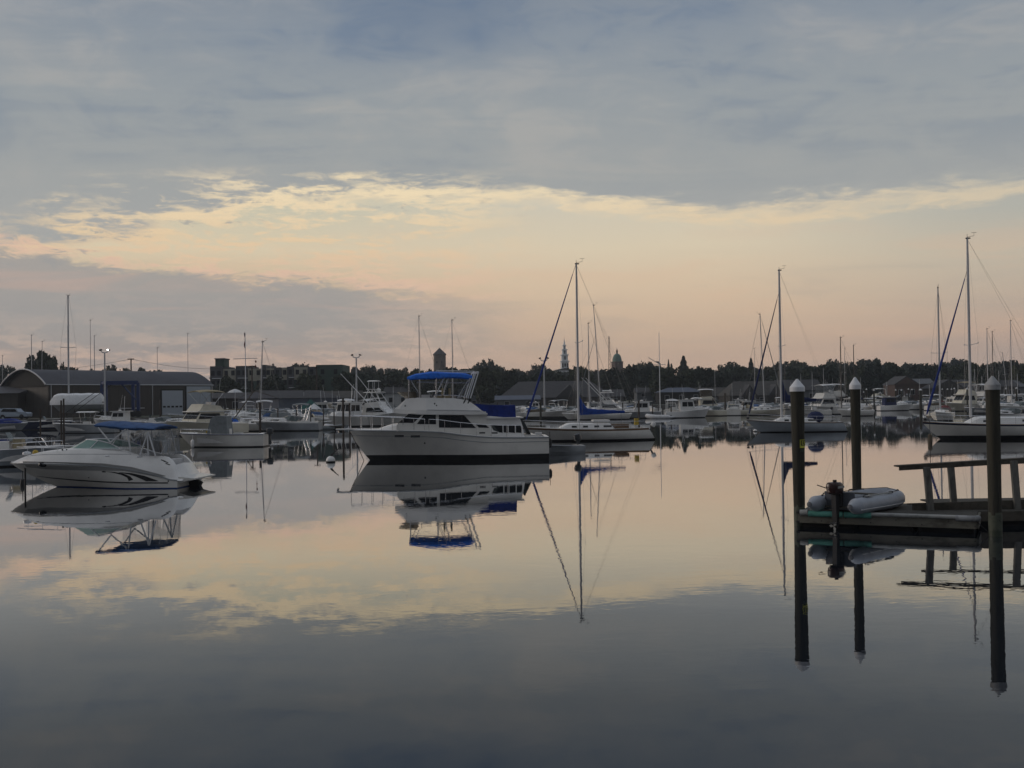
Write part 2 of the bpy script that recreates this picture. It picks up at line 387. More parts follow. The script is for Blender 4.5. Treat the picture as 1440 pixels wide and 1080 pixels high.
def spl(pts, t):
    if t <= pts[0][0]: return pts[0][1]
    if t >= pts[-1][0]: return pts[-1][1]
    for i in range(len(pts)-1):
        if t <= pts[i+1][0]:
            a, b = pts[i], pts[i+1]; u = (t-a[0])/(b[0]-a[0])
            m0 = (b[1]-(pts[i-1][1] if i else a[1]))/(b[0]-(pts[i-1][0] if i else a[0]))*(b[0]-a[0])
            m1 = ((pts[i+2][1] if i+2 < len(pts) else b[1])-a[1])/((pts[i+2][0] if i+2 < len(pts) else b[0])-a[0])*(b[0]-a[0])
            return (2*u**3-3*u*u+1)*a[1]+(u**3-2*u*u+u)*m0+(3*u*u-2*u**3)*b[1]+(u**3-u*u)*m1

def sst(x, a, b):
    x = min(1, max(0, (x-a)/(b-a))); return x*x*(3-2*x)

class Hull:
    "x runs from stern (-L/2) to bow (+L/2), z = 0 is the waterline"
    def __init__(s, L, B, FB, FS, rake=0.8, rakeS=0.0, kind='power', boot=0.12, sheer=None, N=26, bowz=None, tr=None, draft=0.3, flare=1.0):
        s.L, s.B, s.FB, s.FS, s.rake, s.rakeS, s.kind, s.boot, s.N, s.draft, s.flare = L, B, FB, FS, rake, rakeS, kind, boot, N, draft, flare
        s.sheerpts = sheer; s.tr = tr if tr is not None else (0.92 if kind == 'power' else 0.55)
    def sheer(s, t):
        if s.sheerpts: return spl(s.sheerpts, t)
        if s.kind == 'sail': return s.FS+(s.FB-s.FS)*t-0.13*4*t*(1-t)*s.FS
        return s.FS+(s.FB-s.FS)*t**1.7
    def b(s, t):
        if s.kind == 'sail':
            if t < 0.42: k = s.tr+(1-s.tr)*math.sin(t/0.42*math.pi/2)
            else: k = (1-((t-0.42)/0.58)**1.9)**0.95 if t < 1 else 0
        else:
            if t < 0.38: k = s.tr+(1-s.tr)*math.sin(t/0.38*math.pi/2)
            else: k = (1-((t-0.38)/0.62)**2.3)**0.72 if t < 1 else 0
        return max(0.012, s.B/2*k)
    def x(s, t, z):
        bow = s.L/2; q = 1-z/s.FB
        bow -= s.rake*(q**1.25 if q > 0 else 0)
        st = -s.L/2; q2 = 1-z/s.FS
        st += s.rakeS*q2
        return st+(bow-st)*t
    def g(s, t, z):
        zk = -s.draft; sh = s.sheer(t); u = min(1, max(0, (z-zk)/(sh-zk)))
        if s.kind == 'sail':
            mid = (1-(1-u)**2.4)**0.62 if u > 0 else 0.0
            bow = u**0.75
            return mid+(bow-mid)*sst(t, 0.35, 1.0)
        st = 0.90+0.10*min(1, u*2.2)**0.8
        bow = 0.10+0.90*u**(1.0+0.55*s.flare)
        return st+(bow-st)*sst(t, 0.25, 1.0)
    def P(s, t, z, side=1, off=0.0):
        return Vector((s.x(t, z), side*(s.b(t)*s.g(t, z)+off), z))
    def side_t(s, x, z):
        a = s.x(0, z); b = s.x(1, z); return min(1, max(0, (x-a)/(b-a)))
    def SP(s, x, z, side=1, off=0.01):
        return s.P(s.side_t(x, z), z, side, off)
    def D(s, t, inset=0.0, dz=0.0, side=1):
        z = s.sheer(t); return Vector((s.x(t, z), side*max(0.0, s.b(t)-inset), z+dz))
    def build(s, parent, mats, stripe=None, name='hull'):
        "mats: topsides, boot/bottom, optional sheer stripe"
        mb = MB(); N = s.N
        ts = [1-(1-i/N)**1.15 for i in range(N+1)]
        fr = [0.25, 0.5, 0.72, 0.86, 1.0]
        rows = []
        for t in ts:
            sh = s.sheer(t); bt = min(s.boot, sh*0.8)
            zs = [-s.draft, -0.02, bt]+[bt+(sh-bt)*f for f in fr]
            rows.append([s.P(t, z) for z in zs])
        n = len(rows[0])
        for side in (1, -1):
            R_ = [[Vector((p.x, p.y*side, p.z)) for p in r] for r in rows]
            for k in range(n-1):
                mb.mat(1 if k < 2 else (2 if stripe and k == n-2 else 0))
                mb.loft([[r[k], r[k+1]] for r in R_], closed=False)
        mb.mat(0)
        a = rows[0]; mb.quad(*([Vector((p.x, p.y, p.z)) for p in a[2:]]+[Vector((p.x, -p.y, p.z)) for p in reversed(a[2:])]))
        mb.mat(1); mb.quad(*([Vector((p.x, p.y, p.z)) for p in a[:3]]+[Vector((p.x, -p.y, p.z)) for p in reversed(a[:3])]))
        return mb.build(name, mats, parent, smooth=True)
    def deck(s, parent, m, open_=None, zf=0.3, gw=0.2, crown=0.06, name='deck', drop=0.0, t1=1.0):
        mb = MB(); ts = [i/30*t1 for i in range(31)]
        if open_: ts = sorted(set(ts+[open_[0]-1e-4, open_[0]+1e-4, open_[1]-1e-4, open_[1]+1e-4]))
        rings = []
        for t in ts:
            if t < 0: continue
            z = s.sheer(t)-drop; b = s.b(t); X = s.x(t, s.sheer(t)); op = open_ and open_[0] < t < open_[1]
            g = min(gw, b*0.8); h = [(b, z), (b-min(0.05, b*0.3), z+0.025), (b-g, z+0.02)]
            lv = [z-0.03-(z-0.03-zf)*k/4 for k in range(5)]; h += [(max(0.01, min(b-g-0.01, b*s.g(t, q)-0.04)), q) for q in lv]+[(0, zf)] if op else [((b-g)*q, z+0.02+crown*(1-q*q)) for q in (0.9, 0.75, 0.6, 0.4, 0.2)]+[(0, z+0.02+crown)]
            rings.append([Vector((X, y, zz)) for y, zz in h]+[Vector((X, -y, zz)) for y, zz in reversed(h[:-1])])
        mb.loft(rings, closed=False)
        return mb.build(name, m, parent, smooth=True)
    def rub(s, parent, m, r=0.03, dz=0.0, t0=0.0, name='rub_rail'):
        mb = MB()
        for sd in (1, -1): mb.path([s.D(t0+(1-t0)*i/24, -0.005, dz, sd) for i in range(25)], r, 5)
        return mb.build(name, m, parent, smooth=True)
    def rail(s, parent, t0, t1, h=0.55, n=6, r=0.013, inset=0.08, m=None, name='guard_rail', mid=False, ends=True, rise=0.0, post=None):
        mb = MB(); post = post or r*0.9
        for sd in (1, -1):
            K_ = 18; pts = []
            for i in range(K_+1):
                t = t0+(t1-t0)*i/K_; p = s.D(min(t, 0.995), inset, 0, sd); p.z += h+rise*i/K_; pts.append(p)
            mb.path(pts, r, 4)
            if mid: mb.path([p-Vector((0, 0, h*0.5)) for p in pts], r*0.7, 4)
            for i in range(n+1):
                t = t0+(t1-t0)*i/n; p = s.D(min(t, 0.995), inset, 0, sd); mb.tube(p, p+Vector((0, 0, h+rise*i/n)), post, n=4)
        if ends and t1 > 0.97: mb.tube(s.D(0.995, inset, h+rise, 1), s.D(0.995, inset, h+rise, -1), r, n=4)
        return mb.build(name, m or K['steel'], parent)

def both_sides(prof, wf, off, th=0.012):
    "flat panes set proud of a cabin side; prof in x-z, wf gives the half width of the cabin side"
    mb = MB()
    for sd in (1, -1):
        a = [Vector((x, sd*(wf(x, z)+off), z)) for x, z in prof]; b = [Vector((x, sd*(wf(x, z)+off-th*2), z)) for x, z in prof]
        n = len(prof); mb._add(a+b, [tuple(range(n)), tuple(reversed(range(n, 2*n)))]+[(i, (i+1) % n, (i+1) % n+n, i+n) for i in range(n)])
    return mb
def rrect(x0, z0, x1, z1, sk=0.0):
    return [(x0, z0), (x1, z0), (x1+sk, z1), (x0+sk, z1)]
def pane_between(p0, p1, p2, p3, u0, u1, v0, v1, off):
    "rectangle inside the quad p0 p1 (bottom) p2 p3 (top), set off along the normal"
    p0, p1, p2, p3 = map(Vector, (p0, p1, p2, p3)); n = (p1-p0).cross(p3-p0).normalized()
    q = lambda u, v: (p0*(1-u)+p1*u)*(1-v)+(p3*(1-u)+p2*u)*v
    return MB().slab([q(u0, v0)+n*off, q(u1, v0)+n*off, q(u1, v1)+n*off, q(u0, v1)+n*off], -0.03 if off > 0 else 0.03)
def arc_top(x0, x1, z, w, rise, th=0.04, n=8, sag=0.0):
    "arched canvas or hard top over half width w"
    mb = MB(); rings = []
    for i in range(n+1):
        x = x0+(x1-x0)*i/n; u = i/n; zz = z-sag*(2*u-1)**2
        up = [Vector((x, -w+2*w*k/8, zz+rise*(1-(2*k/8-1)**2))) for k in range(9)]
        rings.append(up+[p-Vector((0, 0, th)) for p in reversed(up)])
    return mb.loft(rings, caps=True)
def bimini(parent, x0, x1, z, w, m, zb, rise=0.15, frame=K['steel'], name='bimini_top', sag=0.12, skirt=0.12, legs=None, r=0.016):
    top = arc_top(x0, x1, z, w, rise, sag=sag)
    o = top.build(name, m, parent, smooth=True)
    fr = MB(); legs = legs or [(x0+0.1, (x0+x1)/2), ((x0+x1)/2, (x0+x1)/2+0.1), (x1-0.1, (x0+x1)/2)]
    for sd in (1, -1):
        for xt, xb in legs: fr.tube((xt, sd*w*0.97, z-sag*(2*(xt-x0)/(x1-x0)-1)**2), (xb, sd*w*0.97, zb), r, n=4)
    fr.build('bimini_frame', frame, parent)
    return o
def outboard(parent, p, m=None, h=1.0, tilt=0.0):
    x, y, z = p; mb = MB()
    mb.lathe([(0.10, 0.34), (0.20, 0.40), (0.22, 0.62), (0.18, 0.78), (0.06, 0.82)], (0, 0, 0), 10)
    mb2 = MB().box((0.02, 0, 0.12), (0.16, 0.12, 0.5)).box((0.0, 0, -0.22), (0.2, 0.08, 0.3))
    o = mb.build('outboard_cowl', m or K['engine'], parent, smooth=True, loc=(x, y, z))
    o.scale = (h*1.15, h*0.85, h); o.rotation_euler.y = tilt
    q = mb2.build('outboard_leg', K['engine'], parent, loc=(x, y, z)); q.scale = (h, h, h); q.rotation_euler.y = tilt
    return o
def fender(parent, p, r=0.11, h=0.5, m=None, name='fender'):
    x, y, z = p
    mb = MB().lathe([(0.02, 0), (r*0.7, 0.04), (r, 0.12), (r, h-0.12), (r*0.7, h-0.04), (0.03, h)], (x, y, z), 10).tube((x, y, z+h), (x, y, z+h+0.35), 0.012, n=4)
    return mb.build(name, m or K['gelw'], parent, smooth=True)

def trunk(parent, h, t0, t1, z, wfrac=0.62, slope=(0.35, 0.15), m=None, name='cabin_trunk', hgt=0.4):
    "low raised cabin following the hull plan; returns its half-width function"
    mb = MB(); rings = []
    ts = [t0+(t1-t0)*i/12 for i in range(13)]
    for i, t in enumerate(ts):
        u = i/12; k = min(1, u/0.10, (1-u)/0.22) if True else 1
        k = math.sin(max(0.0, k)*math.pi/2)
        b = h.b(t)*wfrac; zb = h.sheer(t)+0.0; X = h.x(t, h.sheer(t))
        H = hgt*max(0.02, k)
        b2 = b*(0.86)
        rings.append([Vector((X, b, zb)), Vector((X, b2, zb+H*0.88)), Vector((X, b2*0.7, zb+H)), Vector((X, 0, zb+H*1.06)), Vector((X, -b2*0.7, zb+H)), Vector((X, -b2, zb+H*0.88)), Vector((X, -b, zb))])
    mb.loft(rings, closed=False, caps=True)
    mb.build(name, m or K['gelw'], parent, smooth=True)
    def wf(x, z):
        t = h.side_t(x, h.sheer(0.5)); u = (z-h.sheer(t))/(hgt*0.88); b = h.b(t)*wfrac
        return b*(1-0.14*min(1, max(0, u)))
    return wf

# ------------------------------------------------------------------ sailing rig
def rig(parent, h, mx, z0, H, genoa=None, gtop=1.0, spreaders=(0.5,), boomlen=3.2, cover=None, boomz=1.15, m=None, r=0.075, tilt=0.0, gw=0.07, chain=0.5, wires=True, vane=True, backstays=2, spl_=0.9, coverh=0.35, mastname='mast', wr=0.0055):
    m = m or K['alu']
    top = Vector((mx-tilt, 0, H)); foot = Vector((mx, 0, z0))
    P = lambda f: foot+(top-foot)*f
    mb = MB().path([foot, P(0.5), P(0.85), top], [r*1.08, r, r*0.92, r*0.72], 8, sy=0.75)
    mast = mb.build(mastname, m, parent, smooth=True)
    for f in spreaders:
        p = P(f); s = MB()
        for sd in (1, -1): s.tube(p, p+Vector((-0.12, sd*spl_, 0.08)), 0.022, n=5).ball(p+Vector((-0.12, sd*spl_, 0.1)), 0.045, 6, 4)
        s.build('spreader', m, mast)
    if vane:
        v = MB().tube(top, top+Vector((0.0, 0, 0.22)), 0.014, n=4).tube(top+Vector((0, 0, 0.03)), top+Vector((-0.45, 0, 0.10)), 0.012, n=4).tube(top+Vector((-0.45, 0, 0.1)), top+Vector((-0.45, 0, 0.32)), 0.008, n=4).tube(top+Vector((-0.62, 0, 0.32)), top+Vector((-0.28, 0, 0.32)), 0.012, n=4).box(top+Vector((-0.05, 0, -0.06)), (0.3, 0.12, 0.08))
        v.build('masthead_vane', K['rubber'], mast)
    bow = h.D(0.985, 0, 0.1); bow.y = 0
    if genoa:
        g1 = P(gtop); a = bow+(g1-bow)*0.04; b = bow+(g1-bow)*0.93
        MB().path([a, a+(b-a)*0.06, a+(b-a)*0.45, b], [gw*0.5, gw, gw*0.8, gw*0.32], 7).build('furled_genoa', genoa, parent, smooth=True)
        MB().lathe([(0.03, 0), (0.12, 0.02), (0.12, 0.14), (0.03, 0.16)], bow, 8).tube(b, g1, 0.014, n=4).build('furler_drum', K['rubber'], parent)
    if wires:
        w = MB(); w.tube(bow, P(gtop), wr, n=3)
        st = h.D(0.01, 0.25, 0.05, 1)
        if backstays == 1: w.tube((st.x, 0, st.z), top, wr, n=3)
        else:
            for sd in (1, -1): w.tube(h.D(0.01, 0.25, 0.05, sd), P(0.99), wr, n=3)
        for sd in (1, -1):
            t = h.side_t(mx, h.sheer(0.5)); c = h.D(t, 0.06, 0.03, sd); prev = c
            for f in spreaders:
                q = P(f)+Vector((-0.12, sd*spl_, 0.1)); w.tube(prev, q, wr, n=3); prev = q
            w.tube(prev, P(0.985), wr, n=3)
            w.tube(c+Vector((0.35, 0, 0)), P(spreaders[0] if spreaders else 0.5), wr, n=3)
        w.build('standing_rigging', K['wire'], parent)
    if boomlen:
        bz = z0+boomz; B0 = Vector((mx-0.1, 0, bz)); B1 = Vector((mx-boomlen, 0, bz+0.10))
        MB().tube(B0, B1, 0.055, n=6).build('boom', m, parent, smooth=True)
        if cover:
            c = MB(); rings = []
            for i in range(13):
                u = i/12; x = B0.x+(B1.x-B0.x)*u+0.02; zc = B0.z+(B1.z-B0.z)*u
                hh = coverh*(0.55*(1-u)+0.28)+(1.0*coverh*1.5)*max(0, 1-u*5)**1.6; ww = 0.13-0.05*u
                wob = 0.02*math.sin(i*2.3)
                rings.append([Vector((x, math.cos(a)*ww*(1+0.1*math.sin(i*1.7)), zc-0.1+(hh+wob)*(0.5+0.5*math.sin(a)))) for a in [k*math.pi/4 for k in range(8)]])
            c.loft(rings, caps=True).build('sail_cover', cover, parent, smooth=True)
        MB().tube(B1+Vector((0.3, 0, 0)), (B1.x+0.25, 0, h.sheer(0.15)+0.1), 0.012, n=4).build('mainsheet', K['wire'], parent)
    return mast
# ------------------------------------------------------------------ boats seen small: one builder per type
def T(x, y, name='boat'): pass
def sailboat(label, loc, rz, L=8.5, B=2.8, FB=1.0, FS=0.85, H=12, mx=0.6, hull='gel', boot=0.1, bot='black', stripe=None, genoa=None, gtop=1.0, cover=None, dodger=None,
             spreaders=(0.5,), lod=1, group='sailing boats on their moorings', tilt=0.0, r=0.075, boomlen=None, mastm=None, rake=1.0, rakeS=0.5, tr=0.55, gw=0.07, wr=0.006, trunkh=0.38, ports=3, coverh=0.35, boomz=1.15, extra=None, scale=1.0, backstays=2, spl_=0.85, sheer=None):
    o = empty('sailboat', loc, rz, label, 'sailboat', group)
    h = Hull(L, B, FB, FS, rake, rakeS, 'sail', boot, draft=0.35, tr=tr, N=24 if lod > 1 else 16, sheer=sheer)
    mats = [K[hull], K[bot]]+([K[stripe]] if stripe else [])
    h.build(o, mats, stripe)
    h.deck(o, K['deckg'] if lod > 1 else K['gelw'], open_=(0.04, 0.27), zf=FS*0.45, gw=0.35)
    wf = trunk(o, h, 0.28, 0.72, 0, 0.62, hgt=trunkh)
    if lod > 0:
        for i in range(ports):
            x = h.x(0.34+0.27*i/max(1, ports-1), FS); z = h.sheer(0.5)+trunkh*0.5
            w_ = 0.62 if i == 0 and lod > 1 else 0.36
            both_sides(rrect(x-w_/2, z-0.07, x+w_/2, z+0.07), wf, 0.012).build('cabin_window', K['glass'], o)
    zt = h.sheer(0.6)+trunkh
    rig(o, h, mx, zt-0.03, H, K[genoa] if genoa else None, gtop, spreaders, boomlen if boomlen is not None else L*0.36, K[cover] if cover else None, boomz=boomz-0.25, m=K[mastm] if mastm else None, tilt=tilt, r=r, gw=gw, wires=lod > 0, wr=wr, coverh=coverh, backstays=backstays, spl_=spl_)
    if dodger:
        x = h.x(0.27, FS); w = h.b(0.28)*0.6
        mb = MB(); rings = []
        for i in range(5):
            u = i/4; rings.append([Vector((x-0.75+0.95*u, w*math.cos(a), h.sheer(0.28)+trunkh*0.8+(0.62*math.cos(u*1.25)**0.6)*math.sin(a))) for a in [k*math.pi/8 for k in range(9)]])
        mb.loft(rings, closed=False).build('dodger', K[dodger], o, smooth=True)
    if lod > 0: h.rail(o, 0.03, 0.99, 0.55, 7, 0.010 if lod > 1 else 0.013, 0.06, name='lifeline', mid=lod > 1)
    if lod > 1: h.rub(o, K['teak'], 0.022, 0.01, name='toe_rail')
    o.scale = (scale,)*3
    return o, h

def flybridge(label, loc, rz, L=10, B=3.4, FB=1.55, FS=1.05, hull='gel', bot='black', top=None, topz=None, curtain=None, househ=1.35, bridgeh=0.75, x0=-1.6, x1=1.9, group='motor cruisers in the marina', canvas=None, hard=False, arch=False):
    o = empty('flybridge_cruiser', loc, rz, label, 'motor yacht', group)
    h = Hull(L, B, FB, FS, 1.1, 0.0, 'power', 0.15, N=18)
    h.build(o, [K[hull], K[bot]]); h.deck(o, K['gelw'], open_=(0.03, 0.5+x0/L-0.02), zf=FS*0.5, gw=0.25)
    zs = h.sheer(0.5); w = B/2*0.78; z1 = zs+househ; sl = 0.9*househ
    wf = lambda x, z: w*(1-0.10*(z-zs)/househ)
    MB().prism([(x0, zs), (x1, zs), (x1-sl*0.75, z1), (x0, z1)], wf).build('deckhouse', K[hull], o)
    both_sides([(x0+0.35, zs+househ*0.38), (x1-sl*0.42, zs+househ*0.38), (x1-sl*0.72, zs+househ*0.86), (x0+0.6, zs+househ*0.86)], wf, 0.015).build('side_window', K['glass'], o)
    p0 = Vector((x1-sl*0.28, -w*0.85, zs+househ*0.38)); p1 = Vector((p0.x, w*0.85, p0.z)); p2 = Vector((x1-sl*0.67, w*0.80, zs+househ*0.9)); p3 = Vector((p2.x, -w*0.80, p2.z))
    for k in range(3): pane_between(p0, p1, p2, p3, k/3+0.02, (k+1)/3-0.02, 0, 1, 0.05).build('windscreen', K['glass'], o)
    MB().box(((x0+x1-sl*0.6)/2-0.2, 0, z1+0.04), (x1-sl*0.6-x0+1.0, w*2.0, 0.08)).build('house_roof', K['gelw'], o)
    xb0, xb1 = x0-0.1, x1-sl*0.75-0.1; zb = z1+0.08
    MB().prism([(xb0, zb), (xb1+0.25, zb), (xb1-0.35, zb+bridgeh), (xb0+0.5, zb+bridgeh*0.7)], lambda x, z: w*0.86*(1-0.1*(z-zb))).build('flybridge', K[hull], o)
    MB().box((xb0+0.9, 0, zb+bridgeh*0.9), (0.5, 0.9, 0.5)).build('helm_seat', K['whitec'], o)
    if top:
        tz = topz or zb+bridgeh+1.25
        bimini(o, xb0-0.1, xb1+0.1, tz, w*0.8, K[top], zb+bridgeh*0.6, rise=0.16, name='hardtop' if hard else 'bimini_top')
        if curtain: both_sides(rrect(xb0+0.3, zb+bridgeh*0.8, xb1-0.2, tz-0.05), lambda x, z: w*0.78, 0.0).build('bridge_curtain', K[curtain], o)
    h.rail(o, 0.42, 0.99, 0.6, 6, 0.016, rise=0.12)
    if arch:
        MB().path([(xb0+0.3, -w*0.9, zb+0.3), (xb0-0.1, -w*0.8, zb+1.5), (xb0-0.1, w*0.8, zb+1.5), (xb0+0.3, w*0.9, zb+0.3)], 0.06, 6).build('radar_arch', K['gelw'], o)
        MB().lathe([(0.05, 0), (0.3, 0.04), (0.28, 0.2), (0.05, 0.26)], (xb0-0.1, 0, zb+1.55), 10).build('radar_dome', K['gelw'], o, smooth=True)
    MB().tube((xb0+0.4, 0.5, zb+0.5), (xb0+0.1, 0.55, zb+3.2), 0.014, n=4).tube((xb0+0.4, -0.5, zb+0.5), (xb0+0.2, -0.55, zb+2.6), 0.012, n=4).build('antenna', K['aluw'], o)
    return o, h

def express(label, loc, rz, L=7.5, B=2.6, FB=1.25, FS=0.9, hull='gel', bot='black', top=None, arch=True, cover=None, group='motor boats in the marina', stripe=None, motor=False, ws='ws', topz=2.5):
    o = empty('express_cruiser', loc, rz, label, 'motorboat', group)
    h = Hull(L, B, FB, FS, 1.2, -0.1, 'power', 0.12, N=18)
    h.build(o, [K[hull], K[bot]]+([K[stripe]] if stripe else []), stripe); h.deck(o, K['gelw'], open_=(0.05, 0.45), zf=0.35, gw=0.28, crown=0.02)
    trunk(o, h, 0.46, 0.90, 0, 0.72, hgt=0.38, name='foredeck')
    x = h.x(0.46, 1.0); w = h.b(0.45)*0.82; z0 = h.sheer(0.46)+0.05
    mb = MB(); base = [Vector((x-0.9, w, z0)), Vector((x+0.1, w*0.92, z0+0.1)), Vector((x+0.75, w*0.5, z0+0.3)), Vector((x+0.9, 0, z0+0.34))]
    base += [Vector((p.x, -p.y, p.z)) for p in reversed(base[:-1])]
    tp = [Vector((p.x-0.45-(0.15 if i in (2,3,4) else 0), p.y*0.9, z0+0.62-(0.2 if i in (0,6) else 0))) for i, p in enumerate(base)]
    mb.loft([base, tp], closed=False); mb.build('windscreen', K[ws], o)
    MB().path(tp, 0.02, 4).build('windscreen_frame', K['steel'], o)
    if arch:
        MB().path([(x-1.7, -w, z0), (x-2.0, -w*0.85, z0+1.1), (x-2.0, w*0.85, z0+1.1), (x-1.7, w, z0)], 0.08, 6).build('radar_arch', K['gelw'], o)
    if top: bimini(o, x-2.2, x-0.4, topz, w*0.95, K[top], z0+0.05, legs=[(x-2.1, x-1.6), (x-1.0, x-1.2), (x-0.5, x-0.8)])
    if cover:
        trunk(o, h, 0.03, 0.50, 0, 0.97, hgt=0.45, m=K[cover], name='cockpit_cover')
    both_sides([(h.x(0.62, 1), h.sheer(0.6)+0.12), (h.x(0.76, 1), h.sheer(0.6)+0.17), (h.x(0.72, 1), h.sheer(0.6)+0.25), (h.x(0.6, 1), h.sheer(0.6)+0.24)], lambda x, z: h.b(h.side_t(x, 1))*0.72*0.95, 0.02).build('cabin_window', K['glass'], o)
    h.rail(o, 0.5, 0.99, 0.4, 5, 0.014)
    if motor: outboard(o, (-L/2-0.2, 0, 0.45))
    return o, h

def console(label, loc, rz, L=6.5, B=2.4, FB=1.05, FS=0.7, hull='gel', top='whitec', bot='black', motor=1, group='open fishing boats in the marina', cover=None, engine=None):
    o = empty('fishing_boat', loc, rz, label, 'motorboat', group)
    h = Hull(L, B, FB, FS, 0.9, 0.0, 'power', 0.08, N=18)
    h.build(o, [K[hull], K[bot]]); h.deck(o, K['gelw'], open_=(0.05, 0.78), zf=0.3, gw=0.18)
    MB().box((-0.2, 0, 0.8), (0.8, 0.75, 1.0), taper=0.85).build('console', K['gelw'], o)
    MB().slab([(0.2, -0.36, 1.3), (0.2, 0.36, 1.3), (-0.05, 0.33, 1.75), (-0.05, -0.33, 1.75)], 0.02).build('windscreen', K['ws'], o)
    MB().box((-1.1, 0, 0.65), (0.55, 0.8, 0.7)).build('leaning_post', K['whitec'], o)
    if top:
        arc_top(-1.3, 0.7, 2.35, 0.85, 0.1, 0.05).build('t_top', K[top], o, smooth=True)
        f = MB()
        for sd in (1, -1):
            f.tube((-0.9, sd*0.75, 2.35), (-0.6, sd*0.5, 0.35), 0.025, n=5).tube((0.4, sd*0.75, 2.35), (0.15, sd*0.5, 0.35), 0.025, n=5)
        f.build('t_top_frame', K['steel'], o)
    if cover: trunk(o, h, 0.02, 0.9, 0, 0.98, hgt=0.6, m=K[cover], name='boat_cover')
    h.rail(o, 0.6, 0.99, 0.3, 4, 0.014)
    for k in range(motor): outboard(o, (-L/2-0.25, (k-(motor-1)/2)*0.6, 0.5), m=engine)
    return o, h

def pilothouse(label, loc, rz, L=9, B=3.1, FB=1.5, FS=0.85, hull='gel', top='gelw', bot='black', xh=(-0.6, 1.7), hh=1.45, aft=None, group='motor cruisers in the marina', trunkm=None, roofext=0.3, aftwin=False, mastz=None, aftenc=None, name='lobster_boat', cat='motorboat', roofm='gelw'):
    o = empty(name, loc, rz, label, cat, group)
    h = Hull(L, B, FB, FS, 0.6, 0.0, 'power', 0.12, N=18, sheer=None)
    h.build(o, [K[hull], K[bot]]); h.deck(o, K['gelw'], open_=(0.03, 0.5+xh[0]/L), zf=0.35, gw=0.2)
    zs = h.sheer(0.5); w = B/2*0.72; z1 = zs+hh; wf = lambda x, z: w*(1-0.05*(z-zs)/hh)
    MB().prism([(xh[0], zs-0.1), (xh[1], zs), (xh[1]-0.35, z1), (xh[0], z1)], wf).build('pilothouse', K[top], o)
    MB().box(((xh[0]-roofext+xh[1]-0.15)/2, 0, z1+0.05), (xh[1]-xh[0]+roofext+0.1, w*2.12, 0.09)).build('pilothouse_roof', K[roofm], o)
    n = 2; a = xh[0]+0.25; b = xh[1]-0.3
    for k in range(n):
        both_sides(rrect(a+(b-a)*k/n+0.06, zs+hh*0.42, a+(b-a)*(k+1)/n-0.06, zs+hh*0.85, -0.08*(k == n-1)), wf, 0.015).build('side_window', K['glass'], o)
    p0 = Vector((xh[1]-0.35*0.42, -w*0.9, zs+hh*0.42)); p1 = Vector((p0.x, w*0.9, p0.z)); p2 = Vector((xh[1]-0.35*0.88, w*0.88, zs+hh*0.88)); p3 = Vector((p2.x, -w*0.88, p2.z))
    for k in range(3): pane_between(p0, p1, p2, p3, k/3+0.03, (k+1)/3-0.03, 0, 1, 0.03).build('windscreen', K['glass'], o)
    trunk(o, h, 0.5+xh[1]/L-0.02, 0.9, 0, 0.7, hgt=0.42, m=trunkm or K['gelw'])
    if aft:
        x0, x1 = aft
        arc_top(x0, x1, z1-0.02, w*1.02, 0.1, 0.04).build('aft_canopy', K[aftenc] if aftenc else K['gelw'], o, smooth=True)
        f = MB()
        for sd in (1, -1):
            for x in (x0+0.08, (x0+x1)/2): f.tube((x, sd*w*0.98, z1), (x, sd*w, h.sheer(0.2)), 0.025, n=5)
        f.build('canopy_frame', K['aluw'], o)
    h.rail(o, 0.62, 0.99, 0.5, 4, 0.016)
    MB().tube((xh[0]+0.5, 0, z1+0.1), (xh[0]+0.4, 0, z1+(mastz or 1.6)), 0.025, n=5).tube((xh[0]+0.9, 0.6, z1+0.1), (xh[0]+0.5, 0.62, z1+2.4), 0.012, n=4).build('signal_mast', K['aluw'], o)
    MB().lathe([(0.05, 0), (0.22, 0.04), (0.2, 0.16), (0.05, 0.2)], (xh[0]+1.1, 0, z1+0.1), 10).build('radar_dome', K['gelw'], o, smooth=True)
    return o, h

